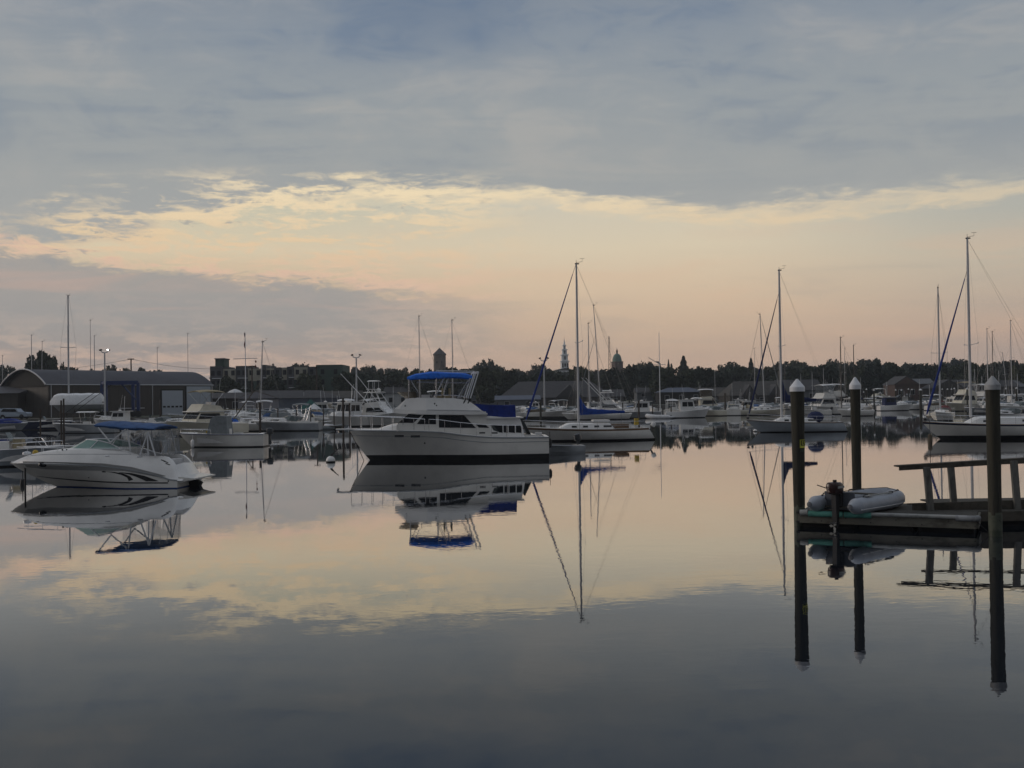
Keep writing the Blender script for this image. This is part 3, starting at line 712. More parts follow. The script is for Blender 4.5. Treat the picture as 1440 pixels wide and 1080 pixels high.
def sportfisher(label, loc, rz, L=10.5, B=3.8, group='sport fishing boats with towers', scale=1.0, towerh=3.4, outr=7.0):
    o = empty('sport_fishing_boat', loc, rz, label, 'motor yacht', group)
    h = Hull(L, B, 1.9, 1.0, 1.5, 0.0, 'power', 0.12, N=20, flare=1.3)
    h.build(o, [K['gel'], K['black']]); h.deck(o, K['gelw'], open_=(0.03, 0.36), zf=0.4, gw=0.2)
    zs = h.sheer(0.5); w = B/2*0.72; wf = lambda x, z: w*(1-0.06*(z-zs))
    MB().prism([(-1.5, zs-0.1), (2.3, zs+0.1), (0.9, zs+1.15), (-1.5, zs+1.15)], wf).build('deckhouse', K['gelw'], o)
    both_sides([(-1.0, zs+0.45), (1.55, zs+0.45), (0.85, zs+1.0), (-0.9, zs+1.0)], wf, 0.015).build('side_window', K['glass'], o)
    MB().prism([(-1.4, zs+1.15), (0.9, zs+1.15), (0.6, zs+1.75), (-1.2, zs+1.6)], w*0.85).build('flybridge', K['gelw'], o)
    tw = MB(); zt = zs+1.6+towerh
    for sd in (1, -1):
        tw.tube((1.6, sd*w*0.95, zs+0.6), (-0.1, sd*0.55, zt-1.0), 0.05, n=5).tube((-2.2, sd*w, zs+0.2), (-0.9, sd*0.55, zt-1.0), 0.05, n=5)
        tw.tube((0.1, sd*w*0.9, zs+1.15), (-0.5, sd*0.55, zt-1.0), 0.03, n=5)
        tw.tube((-0.1, sd*0.55, zt-1.0), (-0.1, sd*0.5, zt), 0.025, n=5).tube((-0.9, sd*0.55, zt-1.0), (-0.9, sd*0.5, zt), 0.025, n=5)
        for f in (0.3, 0.6): tw.tube(Vector((1.6, sd*w*0.95, zs+0.6)).lerp(Vector((-0.1, sd*0.55, zt-1.0)), f), Vector((-2.2, sd*w, zs+0.2)).lerp(Vector((-0.9, sd*0.55, zt-1.0)), f), 0.035, n=4)
    for f in (0.45, 0.8): tw.tube((0.5, -w*0.6, zs+0.6+towerh*f), (0.5, w*0.6, zs+0.6+towerh*f), 0.035, n=4)
    tw.build('tuna_tower', K['aluw'], o)
    MB().box((-0.5, 0, zt-1.02), (1.3, 1.4, 0.06)).build('tower_platform', K['gelw'], o)
    arc_top(-1.05, 0.15, zt, 0.65, 0.1, 0.06).build('tower_top', K['gelw'], o, smooth=True)
    arc_top(-1.5, 0.7, zs+2.9, w*0.8, 0.08, 0.05).build('bridge_hardtop', K['gelw'], o, smooth=True)
    for sd in (1, -1):
        MB().tube((0.2, sd*w, zs+0.8), (-outr*0.62, sd*(w+0.7), zs+outr*0.8), 0.05, 0.028, n=4).build('outrigger', K['aluw'], o)
    MB().ball((0.2, 0, zs+3.15), 0.28, 10, 6).build('radar_dome', K['gelw'], o, smooth=True)
    h.rail(o, 0.45, 0.99, 0.55, 6, 0.018)
    o.scale = (scale,)*3
    return o, h

def inflatable(label, loc, rz, L=3.2, m='whitec', group='inflatable tenders', z=0.05, tr=0.24):
    o = empty('inflatable_dinghy', loc, rz, label, 'dinghy', group)
    pts = [(-L/2, 0.62, 0), (L*0.15, 0.62, 0.02), (L*0.36, 0.45, 0.1), (L/2, 0, 0.2), (L*0.36, -0.45, 0.1), (L*0.15, -0.62, 0.02), (-L/2, -0.62, 0)]
    fine = []
    for i in range(25):
        u = i/24*6; fine.append(Vector([spl([(k, p[j]) for k, p in enumerate(pts)], u) for j in range(3)])+Vector((0, 0, tr*0.7)))
    MB().path(fine, [tr*0.25, tr*0.75]+[tr]*21+[tr*0.75, tr*0.25], 10).build('tube', K[m], o, smooth=True)
    MB().box((-0.1, 0, tr*0.5), (L*0.8, 1.1, 0.06)).build('floor', K['greyc'], o)
    MB().box((-L*0.38, 0, tr), (0.06, 1.1, 0.38)).build('transom', K['greyc'], o)
    return o
# ================================================================== near boats
def cruiser():
    a, b = G(514, 648), G(767, 641.5)
    d = (a-b); rz = math.atan2(d.y, d.x); s = 26.3
    rz = math.pi+R(5); mid = GX(630.5, 56.9)
    o = empty('motor_cruiser', mid, rz, 'large white flybridge motor cruiser with royal blue bimini, moored alone in mid harbour', 'motor yacht')
    q = lambda px, py: (5.2-(px-494)/s, (648-(px-514)*0.0257-py)/s)
    h = Hull(10.4, 3.8, 1.6, 1.13, 1.05, 0.0, 'power', 0.27, N=34, sheer=[(0, 1.13), (0.2, 1.15), (0.32, 1.2), (0.45, 1.34), (0.56, 1.5), (0.75, 1.58), (1, 1.62)], draft=0.35, flare=1.3)
    h.build(o, [K['gel'], K['black']])
    h.deck(o, K['gelw'], open_=(0.02, 0.12), zf=0.6, gw=0.25, crown=0.05)
    h.rub(o, K['grey'], 0.035, -0.02)
    # moulded step line along the topsides
    mb = MB()
    for sd in (1, -1): mb.path([h.P(i/30, max(0.9, h.sheer(i/30)-0.3), sd, 0.004) for i in range(31)], 0.016, 4)
    mb.build('side_moulding', K['grey'], o)
    for px in (563, 585):
        x0, z0 = q(px-6, 614.5); x1, z1 = q(px+6.5, 611.5)
        mb = MB()
        for sd in (1, -1): mb.slab([h.SP(x0, z0, sd, 0.012), h.SP(x1, z0, sd, 0.012), h.SP(x1, z1, sd, 0.012), h.SP(x0, z1, sd, 0.012)], -0.02*sd)
        mb.build('hull_port', K['glass'], o)
    mb = MB(); x0, z0 = q(598, 622); mb.lathe([(0.0, 0), (0.05, 0.0)], (0, 0, 0), 6); mb = MB().ball(h.SP(x0, z0, 1, 0.0), 0.05, 6, 4).ball(h.SP(x0, z0, -1, 0.0), 0.05, 6, 4); mb.build('through_hull', K['rubber'], o)
    # bow pulpit plank
    MB().box((5.35, 0, 1.66), (1.1, 0.42, 0.07)).build('bow_pulpit', K['gelw'], o)
    # anchor
    MB().tube((5.85, 0, 1.6), (5.2, 0, 1.72), 0.025, n=5).box((5.83, 0, 1.52), (0.1, 0.36, 0.14), ry=0.5).build('anchor', K['steel'], o)
    # trunk cabin forward
    mb = MB(); rings = []
    for i in range(13):
        u = i/12; x = -0.2+4.1*u-0.0; k = math.sin(min(1, (1-u)/0.35)*math.pi/2); bb = min(1.42, h.b(h.side_t(x, 1.5))*0.80); zt = 1.52+0.38*max(0.03, k)
        rings.append([Vector((x, bb, 1.5)), Vector((x, bb*0.88, zt-0.07)), Vector((x, bb*0.72, zt)), Vector((x, 0, zt+0.05)), Vector((x, -bb*0.72, zt)), Vector((x, -bb*0.88, zt-0.07)), Vector((x, -bb, 1.5))])
    mb.loft(rings, closed=False, caps=True); mb.build('forward_cabin', K['gelw'], o, smooth=True)
    mb = MB()
    for sd in (1, -1): mb.path([(-0.1, sd*1.44, 1.68), (1.2, sd*1.38, 1.68), (2.2, sd*1.25, 1.68)], 0.028, 4)
    mb.build('cabin_grab_rail', K['rubber'], o)
    # main house
    zb, zt = 1.25, 2.52; W0 = 1.52
    wf = lambda x, z: W0*(1-0.07*(z-zb)/1.27)
    xa = q(735, 0)[0]; xw = q(560, 0)[0]; xt = q(575, 0)[0]
    house = [(xa, 1.14), (q(725, 0)[0], 1.14), (q(650, 0)[0], 1.3), (q(617, 0)[0], 1.5), (q(585, 0)[0]+0.2, 1.55), (xw+0.0, 1.85), (q(583, 0)[0], 2.50), (q(690, 0)[0], zt), (q(692, 0)[0], 2.2), (xa-0.03, 2.12)]
    xh_ = q(689, 0)[0]; MB().prism([(xh_, 1.1), (xw, 1.55), (xw, 1.86), (q(580, 0)[0], 2.50), (q(682, 0)[0], 2.50)], wf).build('deckhouse', K['gel'], o)
    # raked windscreen: three panes
    p0 = Vector((xw-0.06, -1.30, 1.92)); p1 = Vector((xw-0.06, 1.30, 1.92)); p2 = Vector((q(578.5, 0)[0], 1.25, 2.46)); p3 = Vector((p2.x, -1.25, 2.46))
    for k in range(3): pane_between(p0, p1, p2, p3, k/3+0.025, (k+1)/3-0.025, 0.02, 0.98, 0.03).build('windscreen_pane', K['glass'], o)
    def win(pts, name='side_window', m='glass', off=0.014):
        return both_sides([q(*p) for p in pts], wf, off).build(name, K[m], o)
    win([(564, 594.5), (583, 594.5), (594.5, 583.5), (576.5, 582.0)][0:4], 'forward_side_window')
    win([(587.5, 596), (613.5, 596), (613.5, 583.2), (597.0, 583.2)], 'side_window')
    w2 = win([(617.5, 600.5), (668, 600.5), (652, 583.5), (617.5, 583.2)], 'saloon_window')
    mb = MB()
    for px in (633, 649):
        x, z = q(px, 600.5)
        for sd in (1, -1): mb.box((x, sd*(wf(x, z)+0.018), z+0.32), (0.035, 0.02, 0.66))
    mb.build('window_mullion', K['rubber'], w2)
    win([(672, 600), (686, 600.2), (682, 596.5), (668.5, 595.8)], 'vent_window')
    # forward brow over the windscreen
    # flybridge coaming
    fbw = lambda x, z: 1.52*(1-0.10*(z-2.6))
    fw = lambda px: 1.52 if px >= 600 else 1.52-0.62*(600-px)/44
    rings = []
    for px, pt, pb in ((555.5, 578.5, 580.5), (557, 576, 581.5), (563, 571, 582), (574, 561.2, 582.6), (589, 560, 582.8), (600, 560.1, 582.8), (620, 560.2, 582.8), (638, 560.2, 582.6), (657, 562.5, 582.4), (668, 570, 582.2), (676, 576.5, 582), (684, 580.5, 582)):
        x = q(px, 0)[0]; zt_, zb_ = q(px, pt)[1], q(px, pb)[1]; w_ = fw(px); k_ = 0.10*(zt_-2.6)
        rings.append([Vector((x, w_*1.05, zb_)), Vector((x, w_*1.05, min(zt_, zb_+0.22))), Vector((x, w_*(1-k_), zt_)), Vector((x, -w_*(1-k_), zt_)), Vector((x, -w_*1.05, min(zt_, zb_+0.22))), Vector((x, -w_*1.05, zb_))])
    mb = MB().loft(rings, caps=True)
    fb = mb.build('flybridge', K['gelw'], o, smooth=False)
    mb = MB()
    for sd in (1, -1): mb.path([Vector((q(px, py)[0], sd*1.60, q(px, py)[1])) for px, py in ((602, 576.5), (640, 576.6), (674, 577))], 0.014, 4)
    mb.build('flybridge_moulding', K['grey'], fb)
    MB().box((q(600, 0)[0], 0, 3.22), (0.45, 1.1, 0.4)).build('helm_console', K['gelw'], o)
    for px in (618, 628):
        x, _ = q(px, 640)
        for sy in (0.5, -0.5): MB().box((x, sy, 3.2), (0.42, 0.5, 0.32)).box((x-0.22, sy, 3.5), (0.08, 0.5, 0.5)).build('helm_seat', K['tan'], o)
    # smoked venturi screen
    mb = MB(); b0 = []; t0 = []
    for i in range(13):
        a = -math.pi/2+math.pi*i/12; b0.append(Vector((q(589, 0)[0]+0.55*math.cos(a), 1.25*math.sin(a), q(0, 560.5)[1]-0.35-0.02+0.0))); t0.append(Vector((q(586, 0)[0]+0.98*math.cos(a), 1.32*math.sin(a), 3.58)))
    for p in b0: p.z = 3.18
    mb.loft([b0, t0], closed=False); mb.build('venturi_screen', mat('smoked_screen', (0.13, 0.11, 0.08), 0.25, alpha=0.93), o, smooth=True)
    MB().tube((q(580, 0)[0], 0.7, 3.1), (q(580, 0)[0], 0.7, 3.35), 0.04, n=6).lathe([(0.03, 0), (0.09, 0.03), (0.09, 0.16), (0.02, 0.2)], (q(580, 0)[0], 0.7, 3.33), 8).build('searchlight', K['gelw'], o)
    mb = MB()
    for px, py in ((612, 568), (614.5, 570.5), (572, 571.5)):
        x, z = q(px, py)
        for sd in (1, -1): mb.ball((x, sd*(fw(px)*(1-0.1*(z-2.6))+0.02), z), 0.05, 6, 4)
    mb.build('running_light', K['rubber'], o)
    # aft cabin
    xs = q(692, 0)[0]
    aw = lambda x, z: 1.46*(1-0.06*(z-1.1))
    MB().prism([(xa+0.0, 1.12), (q(680, 0)[0], 1.2), (q(682, 0)[0], 2.28), q(729, 587.2), q(732, 596)], aw).build('aft_cabin', K['gelw'], o)
    awn = mat('aft_window_tint', (0.06, 0.07, 0.07), 0.1)
    for i, (a0, a1) in enumerate(((695.5, 704.5), (706, 711.5), (713, 721.5), (723, 731))):
        both_sides([q(a0+(7 if i == 0 else 0)-3*(i == 0), 606.2), q(a1, 606.8), q(a1-1.2*(i == 3), 596.6), q(a0-(3.5 if i == 0 else 0), 596.2)], aw, 0.016).build('aft_window', K['glass'], o)
    both_sides([q(692, 603.5), q(699, 606), q(693.5, 596.5), q(688, 596.5)], aw, 0.012).build('aft_quarter_window', awn, o)
    MB().box(((q(684, 0)[0]+q(732, 0)[0])/2, 0, q(700, 586.5)[1]), (1.95, 2.98, 0.06)).build('aft_cabin_roof', K['gelw'], o)
    # blue canvas enclosure on the aft deck
    x0, x1 = q(723.5, 0)[0], q(684, 0)[0]; z0, z1 = q(700, 586)[1], q(700, 569)[1]
    mb = MB().prism([(x0, z0), (x1, z0), (q(677, 0)[0], q(677, 577)[1]), (q(668, 0)[0], q(668, 569.5)[1]), (q(668, 0)[0], q(668, 567.5)[1]), (x1-0.1, z1+0.02), (x1-0.8, z1), (x0+0.6, z1-0.02), (x0+0.03, z1)], lambda x, z: 1.35)
    mb.build('aft_canvas', K['navyblue'], o)
    # low bulwark posts and steps on the aft deck, transom
    mb = MB()
    for px in (628, 644): pass
    h.rail(o, 0.14, 0.6, 0.62, 6, 0.014, 0.10, name='side_rail')
    h.rail(o, 0.62, 0.995, 0.62, 7, 0.017, 0.06, name='bow_rail', rise=0.15)
    # hawse cleats
    mb = MB()
    for px in (676, 693):
        x, z = q(px, 607.5)
        for sd in (1, -1): mb.box((x, sd*(h.b(h.side_t(x, 1))-0.12), z+0.02), (0.30, 0.06, 0.07))
    mb.build('cleat', K['rubber'], o)
    MB().slab([(xa-0.0, -1.3, 1.2), (xa-0.0, 1.3, 1.2), (q(752, 0)[0], 1.3, 1.2), (q(752, 0)[0], -1.3, 1.2)], 0.05).box((q(757, 0)[0], 0.4, 1.26), (0.35, 0.3, 0.16)).build('aft_hatch', K['gelw'], o)
    MB().quad((xa, -1.2, 1.95), (xa, 1.2, 1.95), (q(745, 0)[0], 1.25, 1.2), (q(745, 0)[0], -1.25, 1.2)).build('aft_curtain', K['greyc'], o)
    # blue bimini on a tall frame
    mb = MB(); rings = []
    ed = [(575, 531.5), (578, 530.0), (586, 526.8), (597, 525.0), (607, 523.2), (618, 523.2), (630, 524.2), (645, 524.5), (656, 525.0), (664, 528.0)]
    lo = [(575, 535.0), (579, 535.0), (588, 534.0), (597, 533.6), (607, 533.0), (618, 532.6), (630, 531.5), (645, 531.3), (656, 532.2), (664, 532.6)]
    for (u, l) in zip(ed, lo):
        x, zu = q(*u); zl = q(*l)[1]
        top = [Vector((x, 1.42*math.sin(a), zl+(zu-zl)*(0.35+0.65*math.cos(a)**0.55 if math.cos(a) > 1e-3 else 0.35))) for a in [-math.pi/2+math.pi*k/12 for k in range(13)]]
        top = [Vector((x, -1.45, zl))]+top+[Vector((x, 1.45, zl))]
        rings.append(top)
    mb.loft(rings, closed=False)
    bm_ = mb.build('bimini_top', K['blue'], o, smooth=True)
    inner = MB()
    rr = [[p*1.0 for p in r[1:-1]] for r in rings]
    f = MB(); zf = q(0, 560)[1]-0.1
    for sd in (1, -1):
        for (a_, b_) in (((577, 534), (577, 562)), ((579, 535), (590, 553)), ((615, 533), (615, 562)), ((626, 532), (612, 562)), ((632, 533), (624, 556)), ((664, 530), (646, 560))):
            A_, B_ = q(*a_), q(*b_); f.tube((A_[0], sd*1.36, A_[1]), (B_[0], sd*1.36, B_[1]), 0.02, n=5)
        A_, B_ = q(588, 537), q(660, 537); f.tube((A_[0], sd*1.36, A_[1]-0.05), (B_[0], sd*1.36, B_[1]-0.05), 0.012, n=4)
    f.build('bimini_frame', K['steel'], o)
    # pipe arch aft with black fittings low down
    f = MB(); g_ = MB()
    for sd in (1, -1):
        P_ = [q(648, 575), q(655, 560), q(667, 525), q(670.5, 522.5)]
        f.path([(x, sd*1.42, z) for x, z in [q(655, 560), q(667, 524.5)]], 0.035, 6)
        f.path([(x, sd*1.42, z) for x, z in [q(661, 560), q(672.5, 524)]], 0.035, 6)
        g_.path([(x, sd*1.46, z) for x, z in [q(645, 574), q(650, 570), q(655, 560)]], 0.04, 6)
        g_.path([(x, sd*1.46, z) for x, z in [q(651, 574), q(656, 570), q(661, 560)]], 0.04, 6)
        f.tube((q(667, 0)[0], sd*1.42, q(667, 524.5)[1]), (q(672.5, 0)[0], sd*1.42, q(672.5, 523.5)[1]), 0.035, n=6)
        f.tube((q(667, 0)[0], sd*1.42, q(667, 523)[1]), (q(615, 0)[0], sd*1.3, q(615, 522.4)[1]), 0.02, n=5)
    for px in (667, 672.5): f.tube((q(px, 640)[0], -1.42, q(px, 524)[1]), (q(px, 640)[0], 1.42, q(px, 524)[1]), 0.035, n=6)
    f.build('pipe_arch', K['aluw'], o); g_.build('arch_foot', K['rubber'], o)
    # low parapet, flat stowage and rail on the flybridge
    mb = MB()
    for sd in (1, -1):
        mb.path([(x, sd*1.3, z) for x, z in [q(612, 556), q(640, 556), q(656, 557.5)]], 0.016, 4)
        for px in (612, 626, 640, 656): mb.tube((q(px, 640)[0], sd*1.3, q(px, 556.5)[1]), (q(px, 640)[0], sd*1.3, 3.1), 0.014, n=4)
    mb.build('flybridge_rail', K['steel'], o)
    fender(o, (q(768, 0)[0]-0.06, 1.5, 0.55), 0.1, 0.5, K['rubber'])
    # mooring line from the bow
    MB().path([(5.15, 0.1, 1.5), (4.7, 0.3, 0.6), (4.4, 0.4, -0.1)], 0.018, 5).build('mooring_line', K['rubber'], o)
K['navyblue'] = mat('navy_blue_canvas_curtain', (0.008, 0.03, 0.22), 0.85, var=0.15, scale=4, bump=0.5)
cruiser()

def cuddy():
    Y = 40.8; s = 1500/Y
    c = GX(150, Y); rz = math.pi-R(5)
    o = empty('cuddy_boat', c, rz, 'sleek white cuddy motorboat with blue bimini and black swoosh, nearest boat on the left', 'motorboat')
    dx_, dn_ = Vector((math.cos(rz), math.sin(rz), 0)), Vector((-math.sin(rz), math.cos(rz), 0))
    def q(px, py, y=1.0):
        d = ray(px, py); v = c+dn_*y-CP; k = v.dot(dn_)/d.dot(dn_); p = CP+d*k-c
        return (p.dot(dx_), p.z)
    xb = q(15, 650, 0)[0]; xs = q(252, 670)[0]; L = xb-xs; mid = (xb+xs)/2
    root = o
    h = Hull(L, 2.6, 0.95, 0.30, 1.85, 0.0, 'power', 0.035, N=40, draft=0.3, flare=1.15,
             sheer=[(0, 0.30), (0.05, 0.34), (0.10, 0.45), (0.2, 0.62), (0.32, 0.78), (0.45, 0.87), (0.6, 0.92), (0.8, 0.95), (1, 0.93)])
    # everything in hull coordinates is centred on mid
    sh = lambda p: Vector((p[0]+mid, p[1], p[2]))
    body = h.build(o, [K['gel'], K['bluebot']]); body.location.x = mid
    rb = h.rub(o, K['grey'], 0.022, 0.0); rb.location.x = mid
    # deck moulding: leans in above the rub rail
    topl = [(15, 651), (22, 648), (35, 643), (55, 637.5), (80, 633.8), (100, 632.2), (130, 631.5), (160, 632), (178, 633.5), (190, 638), (205, 641), (225, 641.5), (233, 641.9), (240, 645), (247, 654), (252, 664), (255, 672)]
    tl = sorted((q(px, py, 0.75 if px > 60 else 0.2) for px, py in topl))
    zt = lambda x: spl(tl, x)
    mb = MB(); rings = []
    xs2 = [xs-0.2+(xb-0.02-(xs-0.2))*i/40 for i in range(41)]
    open0, open1 = q(243, 640)[0], q(172, 640)[0]
    xs2 = sorted(xs2+[open0-1e-3, open0+1e-3, open1-1e-3, open1+1e-3])
    for x in xs2:
        t = min(1, max(0, (x-mid+L/2)/L)); b = h.b(t); zs_ = max(h.sheer(t), 0.2) if x > xs else 0.28; z = max(zt(x), zs_+0.01); H = z-zs_
        inb = min(b*0.5, 0.10+H*0.35)
        op = open0 < x < open1
        half = [(b, zs_), (b-inb*0.35, zs_+H*0.45), (b-inb, zs_+H*0.92), (b-inb-0.05, z)]
        half += [(max(0.01, b-inb-0.22), z), (max(0.01, b-inb-0.24), 0.42 if op else z+0.01), (0, 0.42 if op else z+0.05)]
        rings.append([Vector((x, max(0, y), zz)) for y, zz in half]+[Vector((x, -max(0, y), zz)) for y, zz in reversed(half[:-1])])
    mb.loft(rings, closed=False, caps=True); mb.build('deck_moulding', K['gelw'], o, smooth=True)
    # crease line along the foredeck
    def line(pts, r, name, m, off=0.012):
        mb = MB()
        for sd in (1, -1):
            P_ = []
            for i in range(len(pts)-1):
                for k in range(5):
                    u = k/4; px = pts[i][0]*(1-u)+pts[i+1][0]*u; py = pts[i][1]*(1-u)+pts[i+1][1]*u
                    x, z = q(px, py); t = (x-mid+L/2)/L; zs_ = h.sheer(t); H = zt(x)-zs_; b = h.b(t); inb = min(b*0.5, 0.10+H*0.35); v = (z-zs_)/max(0.01, H)
                    y = b-inb*(0.35*v/0.45 if v < 0.45 else 0.35+0.65*(v-0.45)/0.47) if v > 0 else h.b(t)*h.g(t, z)
                    P_.append(Vector((x, sd*(y+off), z)))
            mb.path(P_, r, 4)
        return mb.build(name, m, o)
    line([(35, 641.5), (60, 639.5), (110, 638.6), (160, 638.6), (184, 639)], 0.010, 'deck_crease', K['grey'], 0.0)
    # hull graphics
    def patch(pts, name, m, off=0.010, sub=6):
        mb = MB()
        for sd in (1, -1):
            n = len(pts)//2; up = pts[:n]; lo = list(reversed(pts[n:]))
            ringU = []; ringL = []
            for i in range(n-1):
                for k in range(sub):
                    u = k/sub
                    for rr, src in ((ringU, up), (ringL, lo)):
                        px = src[i][0]*(1-u)+src[i+1][0]*u; py = src[i][1]*(1-u)+src[i+1][1]*u
                        x, z = q(px, py); t = h.side_t(x-mid, z); p = h.P(t, z, sd, off); rr.append(Vector((p.x+mid, p.y, p.z)))
            mid_ = [(a+b)/2 for a, b in zip(ringU, ringL)]
            for a_ in mid_:
                t = h.side_t(a_.x-mid, a_.z); a_.y = sd*(h.b(t)*h.g(t, a_.z)+off)
            mb.loft([ringU, mid_, ringL], closed=False)
        return mb.build(name, m, o, smooth=True, fixn=True)
    blk = mat('black_hull_graphic', (0.015, 0.015, 0.017), 0.3)
    patch([(36, 671.5), (60, 673.5), (100, 675.2), (150, 676.6), (200, 677.4), (248, 677.6), (248, 679.2), (200, 679.0), (150, 678.4), (100, 677.2), (60, 674.8), (36, 672.0)], 'boot_stripe', blk)
    patch([(150, 662.0), (166, 663), (178, 665), (188, 669), (193, 674.5), (184, 676.3), (186, 675.2), (184, 671), (176, 667), (166, 664.3)], 'swoosh_graphic', blk)
    patch([(172, 663.2), (190, 664.5), (208, 668.5), (220, 673), (229, 676.4), (211, 676.4), (206, 674), (196, 669.5), (186, 666.2), (172, 663.6)], 'swoosh_graphic', blk)
    gb = mat('grey_hull_band', (0.30, 0.30, 0.29), 0.35, var=0.04)
    patch([(25, 649.5), (60, 649.2), (100, 649.6), (150, 651.0), (190, 656.0), (222, 664.5), (240, 669.5), (232, 671), (210, 667), (180, 661.5), (140, 661.3), (100, 661.0), (60, 660.5), (28, 658.0)][:14], 'side_band', gb, 0.006)
    mb = MB()
    x, z = q(60, 653.3); p = h.SP(x-mid, z, 1, 0.0); pm = h.SP(x-mid, z, -1, 0.0)
    for P_ in (p, pm): mb.ball((P_.x+mid, P_.y, P_.z), 0.13, 10, 6, (1.35, 0.45, 0.75))
    mb.build('hull_port', K['glass'], o, smooth=True)
    mb = MB()
    for (px, py) in ((151, 662.6), (240, 675.8), (125, 671.5)):
        x, z = q(px, py)
        for sd in (1, -1):
            P_ = h.SP(x-mid, z, sd, 0.0); mb.ball((P_.x+mid, P_.y, P_.z), 0.045, 8, 5, (2.2 if px == 151 else 0.7, 0.3, 0.6))
    mb.build('through_hull', K['rubber'], o)
    # louvres near the quarter
    for k, (px, py) in enumerate(((229, 648), (233, 650), (236, 653))):
        line([(px-3.5, py-1.2), (px, py), (px+2.5, py+1)], 0.020, 'side_vent', K['rubber'], 0.0)
    line([(193, 642.6), (200, 642.2)], 0.018, 'grab_fitting', K['steel'], 0.02)
    line([(150, 641.0), (156, 640.8)], 0.016, 'cleat', K['steel'], 0.02)
    # teal windscreen with white frame
    zb = lambda px: q(px, 633)[1]+0.02
    wl = 0.98
    qq = lambda px, py, y: q(px, py, y)+(y,)
    base = [qq(172, 631.5, wl), qq(150, 631.5, wl*0.98), qq(126, 631.5, wl*0.88), qq(103, 631, wl*0.55), qq(97, 631, 0.0)]
    tp_ = [qq(170, 631.0, wl*0.97), qq(155, 623.5, wl*0.86), qq(138, 619.2, wl*0.74), qq(123, 618, wl*0.42), qq(121, 618.2, 0.0)]
    B_ = [Vector((a, c, b)) for a, b, c in base]; B_ += [Vector((p.x, -p.y, p.z)) for p in reversed(B_[:-1])]
    T_ = [Vector((a, c, b)) for a, b, c in tp_]; T_ += [Vector((p.x, -p.y, p.z)) for p in reversed(T_[:-1])]
    ws = MB().loft([B_, T_], closed=False).build('windscreen', K['teal'], o)
    fr = MB().path(T_, 0.022, 5).path(B_, 0.018, 5)
    for k in (2, 6): fr.tube(B_[k], T_[k], 0.02, n=5)
    fr.build('windscreen_frame', K['aluw'], ws)
    # low bow rail
    mb = MB()
    for sd in (1, -1):
        P_ = []
        for px, py in ((8, 630), (30, 630), (60, 630), (92, 630)):
            x, z = q(px, py); t = min(0.98, (x-mid+L/2)/L); P_.append(Vector((min(x, xb+0.02), sd*max(0.06, h.b(t)-0.16), z)))
        mb.path(P_, 0.018, 5)
        for px, py in ((30, 645), (55, 638), (80, 634)):
            x, z = q(px, py); t = (x-mid+L/2)/L; mb.tube((x, sd*(h.b(t)-0.16), z-0.05), (x, sd*(h.b(t)-0.16), q(px, 630)[1]), 0.010, n=4)
    mb.build('bow_rail', K['aluw'], o)
    # foredeck fittings
    mb = MB().lathe([(0.10, 0), (0.16, 0.03), (0.15, 0.11), (0.05, 0.14)], Vector((q(22, 640)[0], 0.22, q(22, 640)[1]-0.04)), 10)
    mb.build('mooring_cap', K['aluw'], o)
    mb = MB().ball((q(29, 640)[0], -0.05, q(29, 638.5)[1]), 0.11, 10, 6); mb.build('bow_light', K['yellow'], o, smooth=True)
    MB().path([(q(29, 640)[0], 0.24, q(29, 641)[1]), (q(25, 640)[0]+0.0, 0.42, q(25, 646)[1]), (q(23, 640)[0], 0.40, q(23, 655)[1]), (q(22.5, 640)[0], 0.38, -0.4)], 0.035, 6).build('mooring_line', K['rubber'], o)
    mb = MB()
    for px in (85, 91): mb.ball((q(px, 640)[0], 0.85, q(px, 634)[1]+0.03), 0.035, 6, 4)
    mb.build('deck_fitting', K['rubber'], o)
    # rolled bimini: blue sock on folding bows
    mb = MB(); pts = []
    for i in range(17):
        u = i/16; px = 134+84*u
        py = 597.0+5.2*u-1.0*math.sin(u*9)*0.5
        x, z = q(px, py); pts.append((x, z, 0.085+0.035*math.sin(u*3.14)+0.012*math.sin(i*1.9)))
    rings = []
    for (x, z, r) in pts:
        rings.append([Vector((x, 1.12*math.sin(a), z+r*0.35*math.cos(2*a)+(r*1.1 if abs(a) < 99 else 0)*math.cos(a)*0.7)) for a in [-math.pi/2+math.pi*k/14 for k in range(15)]]
                     + [Vector((x, 1.02*math.sin(a), z-r*1.05+0.12*math.cos(a))) for a in [math.pi/2-math.pi*k/14 for k in range(15)]])
    mb.loft(rings, caps=True)
    mb.build('bimini_top', K['blue2'], o, smooth=True)
    f = MB()
    for sd in (1, -1):
        for a_, b_ in (((139, 601), (155, 622)), ((178, 603), (155, 622)), ((180, 603), (183, 634)), ((208, 608), (208, 640)), ((209, 607), (196, 641)), ((209, 607), (218, 641))):
            A_, B2 = q(*a_), q(*b_); f.tube((A_[0], sd*1.05, A_[1]), (B2[0], sd*0.98, B2[1]), 0.030, n=5)
    f.build('bimini_frame', K['aluw'], o)
    # clear vinyl side curtains hanging in folds
    def curtain(pxs, name, mm, top, bot, y=1.02):
        mb = MB()
        for sd in (1, -1):
            ra = []; rb_ = []; n = 22
            for i in range(n+1):
                u = i/n; px = pxs[0]+(pxs[1]-pxs[0])*u; wv = 0.05*math.sin(u*17+sd)+0.03*math.sin(u*41)
                a_ = q(px, top(u)); b_ = q(px, bot(u)); ra.append(Vector((a_[0], sd*(y+wv*0.4), a_[1]))); rb_.append(Vector((b_[0], sd*(y-0.06+wv), b_[1])))
            mb.loft([ra, [(p+r_)/2 for p, r_ in zip(ra, rb_)], rb_], closed=False)
        return mb.build(name, mm, o, smooth=True)
    curtain((172, 190), 'side_curtain', K['clear'], lambda u: 613, lambda u: 631+6*u, 1.04)
